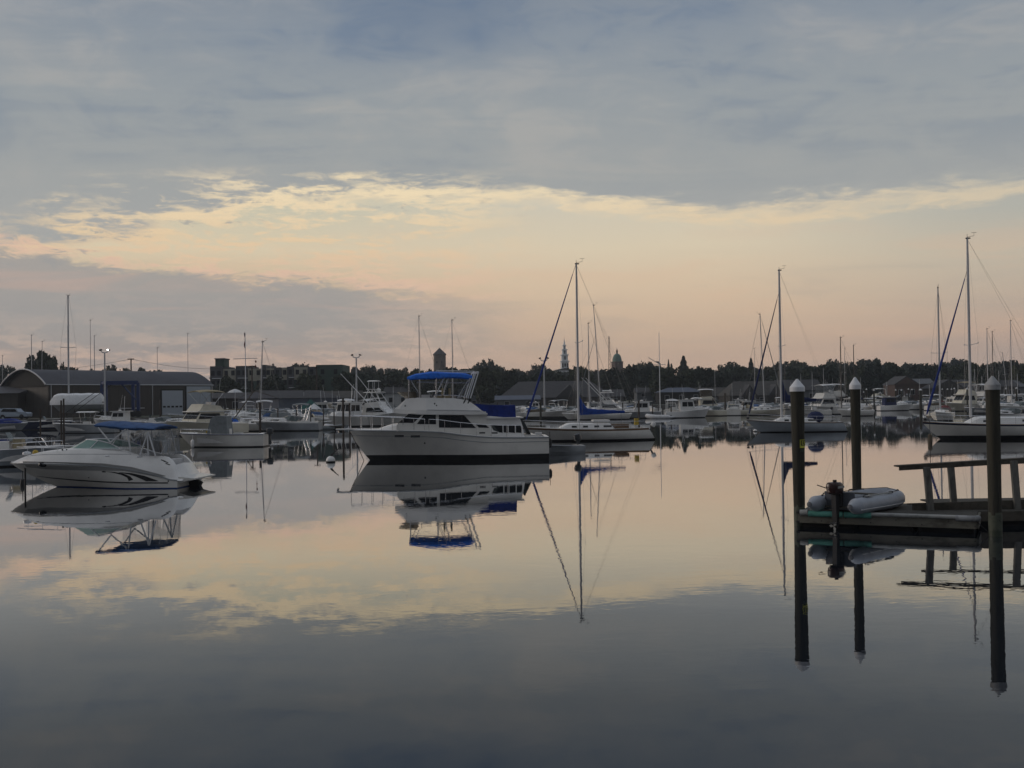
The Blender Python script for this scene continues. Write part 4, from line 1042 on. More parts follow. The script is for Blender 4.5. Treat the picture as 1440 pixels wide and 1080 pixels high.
    curtain((190, 208), 'side_curtain', K['clear'], lambda u: 610, lambda u: 624-8*u, 1.04)
    curtain((210, 224), 'aft_curtain', K['vinylgrey'], lambda u: 608, lambda u: 641+1*u, 0.98)
    nn = 18; ra = [Vector((q(222, 640)[0]+0.05*math.sin(i*1.9), -0.98+1.96*i/nn, q(240, 605)[1])) for i in range(nn+1)]; rb_ = [Vector((q(226, 640)[0]+0.09*math.sin(i*1.3+1), -0.98+1.96*i/nn, q(240, 642)[1])) for i in range(nn+1)]
    MB().loft([ra, [(a_+b_)/2 for a_, b_ in zip(ra, rb_)], rb_], closed=False).build('aft_curtain', K['vinylgrey'], o, smooth=True)
    # seats in the cockpit
    for px in (188, 196): MB().box((q(px, 640)[0], 0.5, 1.02), (0.12, 0.5, 0.5)).box((q(px, 640)[0]+0.2, 0.5, 0.8), (0.45, 0.5, 0.14)).build('seat', K['whitec'], o)
    MB().box((q(226, 640)[0], 0, 0.85), (0.4, 1.5, 0.35)).build('stern_bench', K['whitec'], o)
    # swim platform and drive
    mb = MB().prism([q(246, 671), q(254, 670.5), q(274, 672.5), q(274, 674.5), q(264, 675.8), q(252, 680)], lambda x, z: 1.08); mb.build('swim_platform', K['gel'], o)
    MB().prism([q(252, 676), q(260, 676.5), q(270, 681), q(266, 689), q(258, 692), q(253, 684)], 0.12).build('stern_drive', K['rubber'], o)
K['vinylgrey'] = mat('smoky_vinyl', (0.22, 0.25, 0.28), 0.2, var=0.2, scale=5, alpha=0.36, bump=0.5)
cuddy()

# bow fender of the mooring and the buoys
def buoy(loc, label, r=0.3, m='gelw', kind='ball', cat='buoy'):
    o = empty('mooring_buoy', loc, 0, label, cat)
    if kind == 'ball':
        MB().ball((0, 0, r*0.35), r, 16, 10).build('float', K[m], o, smooth=True)
        MB().lathe([(r*1.02, -0.03), (r*1.02, 0.06)], (0, 0, 0), 16).build('waterline_band', K['rubber'], o)
        MB().path([(0, 0, r*1.2), (r*0.2, 0, r*1.5), (r*0.8, 0, r*2.1), (r*1.7, 0, r*2.9)], [0.05, 0.06, 0.03, 0.02], 6).build('pickup_line', K['rubber'], o, smooth=True)
    else:
        MB().lathe([(0.03, -0.3), (r*0.8, -0.25), (r, 0), (r, 0.42), (r*0.6, 0.52), (0.03, 0.55)], (0, 0, 0), 12).build('float', K[m], o, smooth=True)
        MB().tube((0, 0, 0.5), (0, 0, 1.4), 0.02, n=5).build('staff', K['rubber'], o)
    return o
buoy(G(465, 650), 'white ball mooring buoy with a dark pick-up line left of the large cruiser', 0.24)
buoy(G(32, 682), 'small black cylindrical buoy under the bow of the nearest cuddy boat', 0.12, 'rubber', 'can').scale = (0.8, 0.8, 0.45)
buoy(G(1308, 622), 'brown spar buoy off the bow of the large sailboat at the right edge', 0.14, 'brown', 'can')
buoy(G(1062, 607), 'small white ball buoy at the bow of the pale grey sailboat', 0.17)
buoy(G(1300, 588), 'small white ball buoy beside the end-on white sailboat', 0.2)

# sailing boats
K['bluesock'] = mat('dark_blue_genoa_cover', (0.012, 0.035, 0.22), 0.85, var=0.15, scale=5)
sc, h_ = sailboat('cream sailboat with royal blue sail cover just astern of the large motor cruiser', GX(822.5, 78.5), math.pi+R(8), L=9.3, B=2.9, FB=1.05, FS=0.86, H=13.1, mx=0.45,
         hull='gel', boot=0.12, stripe='teak', genoa='bluesock', cover='cover3', spreaders=(0.5,), lod=2, group=None, tilt=0.0, r=0.11, boomlen=3.5, rake=1.3, rakeS=-0.55, tr=0.5, gw=0.085, ports=4, coverh=0.62, boomz=0.95, spl_=1.25, trunkh=0.45)
# deck gear: yellow bag, wooden hatch, stern outboard
MB().box((-2.6, 0.2, 1.05), (1.0, 1.5, 0.28)).build('cockpit_coaming', K['teak'], sc)
MB().box((-3.75, 0.6, 1.35), (0.28, 0.3, 0.5)).build('horseshoe_buoy', K['yellow'], sc)
outboard(sc, (-4.85, 0.5, 0.75), m=K['gelw'], h=0.75, tilt=-0.5)
MB().box((-1.2, 0, 1.48), (1.2, 0.9, 0.12)).build('companionway_hatch', K['gelw'], sc)

sr, h_ = sailboat('large white sailboat with a navy sheer stripe and blue furled jib at the right edge', GX(1403, 72.6), math.pi-R(4), L=9.9, B=3.1, FB=1.18, FS=1.02, H=13.75, mx=1.75,
         hull='gel', boot=0.24, stripe='navy', genoa='bluesock', gtop=0.83, cover=None, spreaders=(0.40,), lod=2, group=None, r=0.115, boomlen=0, rake=1.15, rakeS=0.2, tr=0.6, gw=0.09, ports=2, trunkh=0.5, spl_=1.3)
MB().path([(-3.3, 1.0, 1.1), (-3.3, 1.0, 2.0), (-3.6, 0.9, 2.05), (-3.6, 0.9, 1.1)], 0.02, 5).build('stern_rail', K['steel'], sr)
sm, h_ = sailboat('pale grey sailboat with navy sail cover, moored between the two left piling caps', GX(1116, 91), math.pi, L=8.0, B=2.7, FB=1.08, FS=0.80, H=13.9, mx=1.0,
         hull='bluegrey', boot=0.08, stripe='grey', genoa='navyc', gtop=0.86, cover='navyc', spreaders=(0.48,), lod=2, group=None, r=0.13, boomlen=3.0, rake=1.2, rakeS=-0.45, tr=0.6, gw=0.09, ports=3, coverh=0.9, boomz=1.6, dodger=None, spl_=1.1)
MB().ball((-1.9, 0, 1.25), 0.6, 10, 6, (1.2, 1.2, 0.85)).build('rolled_dodger', K['navyc'], sm, smooth=True)

# small outboard boats near the cruiser's stern and the open boat with a canvas pilothouse
def tender():
    p = GX(789, 60.5)
    o = empty('rowing_tender', p, math.pi+R(35), 'small grey dinghy with a raised outboard tucked behind the cruiser stern', 'dinghy')
    h = Hull(2.6, 1.3, 0.55, 0.42, 0.4, 0, 'power', 0.05, N=14, draft=0.1)
    h.build(o, [K['grey'], K['grey']]); h.deck(o, K['grey'], open_=(0.03, 0.85), zf=0.12, gw=0.06)
    MB().box((0, 0, 0.35), (0.22, 1.1, 0.04)).box((-0.8, 0, 0.35), (0.22, 1.1, 0.04)).build('thwart', K['teak'], o)
    outboard(o, (-1.35, 0, 0.35), h=0.95, tilt=0.25)
tender()

wh, hw = console('white open motorboat with a grey canvas shelter and hanging fender behind the nearest cuddy boat', GX(314, 76.5), math.pi, L=6.2, B=2.3, FB=1.02, FS=0.9, hull='gel', top=None, bot='black', motor=1, group=None)
MB().prism([(-0.55, 0.7), (1.0, 0.7), (0.7, 2.05), (0.3, 2.25), (-0.4, 2.2)], lambda x, z: 0.85*(1-0.12*(z-0.7))).build('canvas_shelter', K['greyc'], wh)
fender(wh, (1.9, 1.02, -0.02), 0.12, 0.62)
hw.rub(wh, K['navyc'], 0.03, -0.02)
MB().box((0.9, 0.2, 1.1), (0.45, 0.4, 0.18)).build('deck_bag', K['yellow'], wh)

gw_, hg = console('grey-blue work boat with a tan console behind the bow of the nearest cuddy boat', GX(12, 55.5), R(4), L=5.6, B=2.2, FB=1.0, FS=0.85, hull='bluegrey', top=None, bot='black', motor=1, group=None)
MB().box((0.5, 0.1, 1.05), (0.45, 0.5, 0.75)).build('storage_box', K['tan'], gw_)
f = MB()
for sd in (1, -1): f.path([(-0.3, sd*0.7, 0.9), (-0.3, sd*0.7, 1.45), (1.5, sd*0.55, 1.45), (1.9, sd*0.3, 0.95)], 0.02, 5)
f.build('grab_rail', K['steel'], gw_)
# ================================================================== near dock, pilings, dinghy
K['pile'] = mat('weathered_piling', (0.046, 0.043, 0.031), 0.9, var=0.3, scale=3.5, bump=0.9, stretch=(4, 4, 0.35), col2=(0.024, 0.023, 0.019), detail=6)
K['wet'] = mat('wet_piling', (0.035, 0.045, 0.028), 0.5, var=0.25, scale=5, bump=0.8, stretch=(3, 3, 0.6))
K['tide'] = mat('green_tide_band', (0.075, 0.085, 0.060), 0.7, var=0.3, scale=6, bump=0.8, col2=(0.03, 0.034, 0.026))
K['cap'] = mat('white_piling_cap', (0.72, 0.74, 0.77), 0.45, var=0.06, scale=4)
K['capg'] = mat('grey_piling_cap', (0.36, 0.37, 0.38), 0.6, var=0.2, scale=7)
K['plank'] = mat('weathered_planks', (0.16, 0.152, 0.125), 0.85, var=0.2, scale=2.2, bump=0.5, stretch=(1.2, 5, 3), col2=(0.07, 0.066, 0.052), detail=6)
K['plankd'] = mat('dark_planks', (0.075, 0.072, 0.062), 0.9, var=0.25, scale=3, bump=0.5, stretch=(1, 5, 3))
K['float'] = mat('black_dock_float', (0.011, 0.011, 0.011), 0.8, var=0.2, scale=3)
K['foam'] = mat('aqua_foam', (0.11, 0.36, 0.30), 0.7, var=0.15, scale=6)
K['pipe'] = mat('grey_fender_pipe', (0.34, 0.35, 0.34), 0.5, var=0.15, scale=6)
K['railw'] = mat('grey_timber', (0.17, 0.165, 0.15), 0.9, var=0.25, scale=4, bump=0.4, stretch=(2, 2, 0.6))
K['railt'] = mat('dark_timber', (0.085, 0.075, 0.06), 0.9, var=0.25, scale=4, bump=0.4)

def piling(loc, H, r_top, r_bot, label, cap='cap', capr=None, wet=0.45, seed=0):
    o = empty('dock_piling', loc, seed, label, 'piling')
    rnd = random.Random(seed); mb = MB(); rings = []; n = 16
    hc = capr or r_top*1.12
    for i in range(15):
        z = wet+(H-0.28-wet)*i/14; r = r_bot+(r_top-r_bot)*(z/H)
        rings.append([Vector((math.cos(2*math.pi*k/n)*r*(1+0.03*math.sin(k*2.1+seed)+0.012*rnd.random()), math.sin(2*math.pi*k/n)*r*(1+0.03*math.cos(k*1.3+seed)+0.012*rnd.random()), z)) for k in range(n)])
    mb.loft(rings, caps=True); mb.build('shaft', K['pile'], o, smooth=True)
    MB().lathe([(r_bot*1.02, -1.2), (r_bot*1.04, wet*0.6), (r_bot*1.01, wet+0.01)], n=16).build('wet_foot', K['wet'], o, smooth=True)
    MB().lathe([(r_bot*1.055, 0.12), (r_bot*1.06, wet*0.8), (r_bot*1.03, wet+0.06)], n=16).build('tide_band', K['tide'], o, smooth=True)
    MB().lathe([(hc, H-0.30), (hc, H-0.20), (hc*0.96, H-0.185), (0.02, H)], n=24).build('cap', K[cap], o)
    return o
p1 = piling(GX(1124.5, 25.5), 3.5, 0.165, 0.125, 'tall piling with a white cone cap and a yellow sign, leftmost at the near dock', seed=1, capr=0.178)
p2 = piling(GX(1206, 26.5), 3.54, 0.125, 0.105, 'middle piling with a white cone cap standing behind the inflatable dinghy', seed=2, capr=0.142)
p3 = piling(GX(1400, 23.2), 3.47, 0.150, 0.135, 'thick piling with a grey cone cap at the inner corner of the near dock', cap='capg', seed=3, capr=0.168)

# sign strapped to the piling
sg = MB()
def sign():
    yel = mat('sign_yellow', (0.62, 0.62, 0.08), 0.6, var=0.1); blk = mat('sign_black', (0.01, 0.01, 0.01), 0.6)
    z0 = 3.1-(629.5-556.4)/58.8; z1 = 3.1-(618.0-556.4)/58.8
    r = 0.150
    def arcpanel(r, z0, z1, a0, a1, m, name, par):
        mb = MB(); A_ = [a0+(a1-a0)*k/8 for k in range(9)]
        mb.loft([[Vector((r*math.sin(a), -r*math.cos(a), z)) for a in A_] for z in (z0, z1)], closed=False)
        mb.loft([[Vector(((r-0.006)*math.sin(a), -(r-0.006)*math.cos(a), z)) for a in A_] for z in (z0, z1)], closed=False)
        return mb.build(name, m, par)
    s_ = empty('piling_sign', p1.location, 0, 'small yellow and black sign wrapped round the leftmost piling', 'sign')
    arcpanel(r+0.004, z0, z1, R(0), R(75), yel, 'sign_board', s_)
    arcpanel(r+0.010, z0+0.055, z1-0.014, R(7), R(75), blk, 'sign_panel', s_)
    # letters bent round the post
    cu = bpy.data.curves.new('letters', 'FONT'); cu.body = 'EA'; cu.size = 0.135; cu.extrude = 0.0015
    to = bpy.data.objects.new('tmp', cu); COL.objects.link(to)
    dg = bpy.context.evaluated_depsgraph_get(); me = bpy.data.meshes.new_from_object(to.evaluated_get(dg)); bpy.data.objects.remove(to)
    for v in me.vertices:
        a = R(13)+v.co.x/(r+0.012); v.co = Vector(((r+0.014+v.co.z)*math.sin(a), -(r+0.014+v.co.z)*math.cos(a), z0+0.075+v.co.y*0.95))
    me.materials.append(yel); lo = bpy.data.objects.new('lettering', me); COL.objects.link(lo); lo.parent = s_
    # faded second line beneath, a row of pale strokes
    fad = mat('faded_paint', (0.10, 0.13, 0.10), 0.8)
    mb = MB()
    for k, a in enumerate((8, 20, 30, 42)):
        a = R(a); c = Vector((math.sin(a)*(r+0.004), -math.cos(a)*(r+0.004), z0-0.06)); mb.box(c, (0.014, 0.006, 0.07), rz=a)
        if k % 2 == 0: mb.box(c+Vector((0.012, 0, 0.03)), (0.03, 0.006, 0.012), rz=a)
    mb.build('faded_lettering', fad, s_)
sign()
# pile hoop bolts
hb = MB().box((-0.22, -0.05, 0.12), (0.10, 0.08, 0.05)).box((-0.22, -0.05, 0.34), (0.10, 0.08, 0.05)).tube((-0.2, -0.05, 0.10), (-0.2, -0.05, 0.38), 0.02, n=6)
hb.build('hoop_bracket', K['rubber'], p1)

# finger float: front edge runs from A (far left) to B (near right)
A_ = Vector((6.76, 25.25, 0)); B_ = Vector((10.21, 23.6, 0)); ex = (B_-A_).normalized(); ey = Vector((-ex.y, ex.x, 0)); LEN = (B_-A_).length
def dk(u, v, z): return A_+ex*u+ey*v+Vector((0, 0, z))
fd = empty('finger_float', A_, math.atan2(ex.y, ex.x), 'low timber finger float that carries the grey inflatable dinghy', 'dock')
ZT = 0.365; DW = 2.7
mb = MB()
nb = 24
for k in range(nb):
    v0 = DW*k/nb; mb.box((LEN/2, v0+DW/nb/2, ZT-0.02), (LEN-0.02, DW/nb-0.012, 0.035))
mb.build('deck_planks', K['plankd'], fd)
MB().box((LEN/2, -0.025, ZT-0.14), (LEN, 0.05, 0.24)).box((LEN+0.025, DW/2, ZT-0.14), (0.05, DW, 0.24)).box((-0.025, DW/2, ZT-0.14), (0.05, DW, 0.24)).build('fascia_board', K['plank'], fd)
for k in range(3):
    MB().box((LEN*(k+0.5)/3, DW/2+0.03, 0.04), (LEN/3-0.10, DW-0.1, 0.22)).build('float_drum', K['float'], fd)
MB().box((LEN/2, DW/2+0.05, ZT-0.12), (LEN-0.12, DW-0.12, 0.14)).build('frame', K['float'], fd)
# soft edging: bumper ends, pipe
MB().path([(0.02, -0.06, ZT-0.02), (0.20, -0.07, ZT-0.01)], 0.07, 10).build('corner_bumper', K['pipe'], fd, smooth=True)
MB().path([(LEN-0.42, -0.06, ZT-0.03), (LEN-0.02, -0.05, ZT-0.03), (LEN+0.05, 0.05, ZT-0.03)], 0.065, 10).build('corner_bumper', K['capg'], fd, smooth=True)
MB().tube((1.6, -0.06, ZT-0.01), (LEN-0.42, -0.06, ZT-0.01), 0.045, n=10).build('edge_pipe', K['pipe'], fd, smooth=True)
for u in (0.21, 1.02):
    MB().tube((u, -0.07, ZT-0.035), (u+(0.78 if u < 1 else 0.60), -0.07, ZT-0.035), 0.068, n=12).build('foam_roller', K['foam'], fd, smooth=True)
MB().tube((LEN-0.02, -0.08, ZT-0.06), (LEN+0.3, -0.12, 0.0), 0.008, n=4).build('trailing_line', K['rubber'], fd)
mb = MB()
for k in range(7): mb.ball((0.5+k*0.55, -0.052, ZT-0.2+0.08*(k % 2)), 0.014, 6, 4)
mb.build('bolt_heads', K['rubber'], fd)

# main walkway running out of the picture to the right
mw_ = empty('main_walkway', (10.9, 24.8, -0.06), 0.0, 'dark floating walkway that runs off to the right behind the grey-capped piling', 'dock')
mb = MB()
for k in range(22): mb.box((4.2+0.0, 0.05+k*0.14, 0.40), (9.0, 0.125, 0.04))
mb.build('deck_planks', K['plankd'], mw_)
MB().box((4.2, -0.03, 0.30), (9.0, 0.05, 0.22)).build('fascia_board', K['railt'], mw_)
for k in range(4): MB().box((0.9+k*2.2, 1.5, 0.04), (1.9, 2.9, 0.36)).build('float_drum', K['float'], mw_)

# gangway: stringer boards and leaning hand-rail posts
gwy = empty('gangway', (0, 0, 0), 0, 'timber gangway with leaning rail posts landing on the near dock', 'gangway')
def gp(px, py, Y): return W(px, py, Y)
YN, YF = 25.15, 26.5
def board(p0, p1, th, hgt, name, m):
    p0, p1 = Vector(p0), Vector(p1); mb = MB()
    mb._add([p0+Vector((0, dy, dz)) for dy in (0, th) for dz in (0, -hgt)]+[p1+Vector((0, dy, dz)) for dy in (0, th) for dz in (0, -hgt)], [(0,1,3,2),(4,6,7,5),(0,4,5,1),(2,3,7,6),(0,2,6,4),(1,5,7,3)])
    return mb.build(name, m, gwy)
n0 = gp(1284, 708, YN); n1 = gp(1470, 702, YN); 
f0 = gp(1276, 708, YF); f1 = gp(1470, 701.5, YF)
board(n0, n1, 0.05, 0.30, 'stringer', K['railt']); board(f0, f1, 0.05, 0.28, 'stringer', K['railt'])
mb = MB(); 
for k in range(26):
    u = k/26; a = n0.lerp(n1, u)+Vector((0, 0.06, -0.22)); b = f0.lerp(f1, u)+Vector((0, 0, -0.22)); mb.slab([a, a+Vector((0.1, 0, 0)), b+Vector((0.1, 0, 0)), b], 0.03)
mb.build('gangway_deck', K['plankd'], gwy)
board(gp(1262, 654.8, YN), gp(1470, 642.3, YN), 0.24, 0.035, 'hand_rail', K['railt'])
board(gp(1265, 656.4, YN), gp(1470, 644.2, YN), 0.05, 0.09, 'rail_board', K['railt'])
board(gp(1297, 654.5, YF), gp(1470, 648.0, YF), 0.22, 0.05, 'hand_rail', K['railt'])
for (a, b, Y_) in (((1303, 657), (1309, 723), YN-0.05), ((1425.5, 648), (1431, 718), YN-0.05), ((1337, 657), (1342, 716), YF-0.02), ((1480, 646), (1485, 716), YN-0.05)):
    p, q_ = gp(*a, Y_), gp(*b, Y_); mb = MB(); w_ = 0.075
    mb._add([p+Vector((sx*w_, sy*0.045, 0)) for sx, sy in ((-1,-1),(1,-1),(1,1),(-1,1))]+[q_+Vector((sx*w_, sy*0.045, 0)) for sx, sy in ((-1,-1),(1,-1),(1,1),(-1,1))], [(0,1,2,3),(7,6,5,4),(0,4,5,1),(1,5,6,2),(2,6,7,3),(3,7,4,0)])
    mb.build('rail_post', K['railw'], gwy)

# grey inflatable on the float
def dinghy():
    K['hyp'] = mat('grey_inflatable_fabric', (0.37, 0.40, 0.45), 0.45, var=0.06, scale=4)
    K['hypd'] = mat('dark_grey_fabric', (0.10, 0.11, 0.13), 0.5, var=0.1)
    phi = R(46); st = G(1181, 712, 0.66); st = GX(1182, 24.8, ZT+0.02)
    o = empty('inflatable_dinghy', st, math.pi/2-phi, 'grey inflatable dinghy with an old outboard, lying on the finger float', 'dinghy')
    o.scale = (0.93, 0.93, 0.93)
    r = 0.195; hw = 0.55; L = 2.75
    ctl = [(-0.32, hw, 0.195), (0.1, hw, 0.195), (1.3, hw, 0.195), (1.9, hw*0.93, 0.205), (2.3, hw*0.62, 0.22), (2.48, 0, 0.24), (2.3, -hw*0.62, 0.22), (1.9, -hw*0.93, 0.205), (1.3, -hw, 0.195), (0.1, -hw, 0.195), (-0.32, -hw, 0.195)]
    def pt(u): return Vector([spl([(k, p[j]) for k, p in enumerate(ctl)], u) for j in range(3)])
    N = 60; pts = [pt(0.0)+Vector((-0.20, 0, 0)), pt(0.0)+Vector((-0.10, 0, 0))]+[pt(10*i/N) for i in range(N+1)]+[pt(10)+Vector((-0.10, 0, 0)), pt(10)+Vector((-0.20, 0, 0))]
    rs = [r*0.30, r*0.62]+[r*0.86]+[r]*(N-1)+[r*0.86]+[r*0.62, r*0.30]
    MB().path(pts, rs, 20).build('buoyancy_tube', K['hyp'], o, smooth=True)
    for sd in (1, -1):
        MB().lathe([(0.01, 0), (r*0.30, 0.015), (r*0.34, 0.09), (0.02, 0.10)], n=12).build('end_cone', K['hypd'], o, smooth=True)
        c = COL.objects[-1]
    # rotate the end cones to face aft
    for c in [x for x in COL.objects if x.parent == o and x.name.startswith('end_cone')]:
        sd = 1 if c.name == 'end_cone' or c.name.endswith('0') else -1
        c.rotation_euler.y = -math.pi/2; c.location = (-0.46, hw*sd, 0.20)
    # rubbing strake along the outside
    mb = MB(); P_ = []
    for i in range(N+1):
        p = pt(10*i/N); d = (pt(min(10, 10*i/N+0.05))-pt(max(0, 10*i/N-0.05))).normalized(); nrm = d.cross(Vector((0, 0, 1))).normalized()*-1
        P_.append(p+nrm*(r*0.93)*(1)+Vector((0, 0, -r*0.38)))
    mb.path(P_, 0.013, 5); mb.build('rubbing_strake', K['whitec'], o)
    MB().box((1.0, 0, 0.13), (2.2, 0.85, 0.04)).build('floorboard', K['plankd'], o)
    MB().slab([(-0.0, -0.42, 0.06), (-0.0, 0.42, 0.06), (-0.06, 0.40, 0.50), (-0.06, -0.40, 0.50)], 0.04).build('transom', K['hypd'], o)
    MB().box((0.95, 0, 0.40), (0.22, 1.0, 0.03)).build('seat_board', K['plankd'], o)
    # carrying handles, oar along the near tube, valves
    for x in (0.25, 1.55):
        for sd in (1, -1):
            MB().path([(x-0.13, sd*hw, 0.385), (x-0.09, sd*hw, 0.43), (x+0.09, sd*hw, 0.43), (x+0.13, sd*hw, 0.385)], 0.016, 6).build('grab_handle', K['rubber'], o)
    MB().tube((0.15, -hw-0.02, 0.415), (1.5, -hw-0.05, 0.42), 0.018, n=6).box((0.32, -hw-0.02, 0.42), (0.36, 0.13, 0.02)).build('oar', K['pipe'], o)
    mb = MB()
    for p in ((2.05, 0.47, 0.40), (2.2, -0.42, 0.41), (1.0, 0.55, 0.39), (0.0, 0.5, 0.38)): mb.ball(p, 0.035, 6, 4)
    mb.build('valve', K['rubber'], o)
    MB().path([(0.3, hw, 0.40), (1.2, hw, 0.41), (2.0, 0.5, 0.42), (2.45, 0, 0.45), (2.0, -0.5, 0.42), (1.2, -hw, 0.41)], 0.009, 5).build('grab_line', K['rubber'], o)
    # outboard: hangs over the edge of the float
    m_ = empty('outboard_motor', (0, 0, 0), 0, 'old dark red and black outboard clamped to the dinghy transom', 'outboard motor')
    m_.location = st+Vector((math.cos(math.pi/2-phi)*-0.22, math.sin(math.pi/2-phi)*-0.22, 0)); m_.rotation_euler.z = math.pi/2-phi; m_.location.z -= 0.06
    cow = mat('outboard_dark_red', (0.030, 0.009, 0.009), 0.3, var=0.15); al = mat('outboard_grey_leg', (0.03, 0.03, 0.032), 0.5)
    rings = []
    for z, (a, b, xo) in ((0.50, (0.16, 0.11, 0)), (0.53, (0.20, 0.135, 0)), (0.62, (0.215, 0.145, 0)), (0.72, (0.21, 0.14, -0.01)), (0.765, (0.17, 0.11, -0.02)), (0.775, (0.08, 0.05, -0.02))):
        rings.append([Vector((xo-0.02+a*(abs(math.cos(t))**0.55)*(1 if math.cos(t) > 0 else -1), b*(abs(math.sin(t))**0.55)*(1 if math.sin(t) > 0 else -1), z)) for t in [2*math.pi*k/20 for k in range(20)]])
    MB().loft(rings, caps=True).build('cowl', cow, m_, smooth=True)
    MB().tube((-0.02, 0.0, 0.77), (-0.02, 0, 0.82), 0.045, n=10).build('fuel_cap', K['rubber'], m_, smooth=True)
    MB().box((0.0, -0.148, 0.66), (0.28, 0.012, 0.05)).box((-0.01, 0.148, 0.66), (0.28, 0.012, 0.05)).build('cowl_stripe', K['pipe'], m_)
    MB().tube((0.16, 0.0, 0.60), (0.40, 0.18, 0.66), 0.016, n=6).tube((-0.15, 0.1, 0.62), (-0.22, 0.34, 0.70), 0.012, n=6).build('tiller', K['rubber'], m_)
    MB().prism([(-0.09, 0.50), (0.10, 0.50), (0.07, 0.20), (0.05, -0.25), (-0.05, -0.25), (-0.08, 0.2)], 0.055).build('leg', al, m_)
    MB().box((0.12, 0, 0.36), (0.10, 0.2, 0.28)).tube((0.15, 0.06, 0.42), (0.22, 0.06, 0.42), 0.015, n=6).tube((0.15, -0.06, 0.42), (0.22, -0.06, 0.42), 0.015, n=6).build('clamp_bracket', al, m_)
    MB().prism([(-0.12, -0.16), (0.07, -0.15), (0.05, -0.18), (-0.14, -0.18)], 0.07).prism([(0.04, -0.42), (0.0, -0.28), (-0.06, -0.28), (-0.02, -0.42)], 0.01).lathe([(0.01, 0)]*1+[(0.045, 0.03), (0.05, 0.1), (0.01, 0.2)], (0, 0, -0.30), 8).build('gearcase', al, m_)
    pr = MB()
    for k in range(3):
        a = 2*math.pi*k/3; c = Vector((-0.10, 0, -0.24))
        d = Vector((0, math.cos(a), math.sin(a))); e = Vector((0.02, -math.sin(a), math.cos(a)))
        pr.slab([c, c+d*0.06+e*0.04, c+d*0.11+e*0.01, c+d*0.07-e*0.03], 0.008)
    pr.build('propeller', K['pipe'], m_)
dinghy()
# ================================================================== shore
K['grass'] = mat('shore_ground', (0.05, 0.055, 0.035), 0.95, var=0.2, scale=0.08, col2=(0.07, 0.065, 0.055))
K['slate'] = mat('dark_metal_siding', (0.065, 0.057, 0.050), 0.7, var=0.12, scale=0.6, stretch=(6, 6, 0.2))
K['roofd'] = mat('dark_barrel_roof', (0.070, 0.072, 0.085), 0.65, var=0.1, scale=0.4, stretch=(1, 1, 4))
K['shing'] = mat('grey_shingles', (0.058, 0.058, 0.062), 0.85, var=0.18, scale=0.8, stretch=(1, 1, 6))
K['shing2'] = mat('brown_shingles', (0.062, 0.058, 0.052), 0.85, var=0.18, scale=0.8, stretch=(1, 1, 6))
K['sideb'] = mat('blue_clapboard', (0.105, 0.125, 0.17), 0.8, var=0.08, scale=0.7, stretch=(1, 1, 6))
K['sidew'] = mat('white_clapboard', (0.50, 0.51, 0.52), 0.8, var=0.06, scale=0.7, stretch=(1, 1, 6))
K['sideg'] = mat('grey_clapboard', (0.14, 0.15, 0.165), 0.8, var=0.08, scale=0.7, stretch=(1, 1, 6))
K['brick'] = mat('red_brick_wall', (0.11, 0.072, 0.06), 0.85, var=0.15, scale=1.5)
K['stone'] = mat('tower_stone', (0.145, 0.12, 0.095), 0.85, var=0.15, scale=0.5)
K['aptd'] = mat('charcoal_panel', (0.07, 0.075, 0.085), 0.7, var=0.1)
K['aptc'] = mat('cream_panel', (0.42, 0.40, 0.33), 0.75, var=0.06)
K['aptg'] = mat('green_panel', (0.045, 0.085, 0.068), 0.75, var=0.08)
K['copper'] = mat('copper_green', (0.12, 0.22, 0.18), 0.7, var=0.15, scale=0.8)
K['lift'] = mat('blue_painted_steel', (0.012, 0.032, 0.13), 0.5, var=0.1)
K['door'] = mat('white_overhead_door', (0.42, 0.47, 0.53), 0.6, var=0.05, scale=1, stretch=(0.3, 0.3, 8))
K['wood'] = mat('utility_pole_wood', (0.07, 0.055, 0.045), 0.9, var=0.15, scale=2)
K['leaf'] = mat('leaf_mass', (0.060, 0.075, 0.042), 0.8, var=0.2, scale=3.5, spec=0.2, col2=(0.026, 0.036, 0.020))
K['leaf2'] = mat('leaf_mass_blue_green', (0.044, 0.062, 0.044), 0.8, var=0.2, scale=3.5, spec=0.2, col2=(0.020, 0.030, 0.022))
K['bark'] = mat('bark', (0.06, 0.05, 0.04), 0.9, var=0.2, scale=2)
K['concrete'] = mat('seawall', (0.10, 0.095, 0.085), 0.9, var=0.2, scale=0.7)

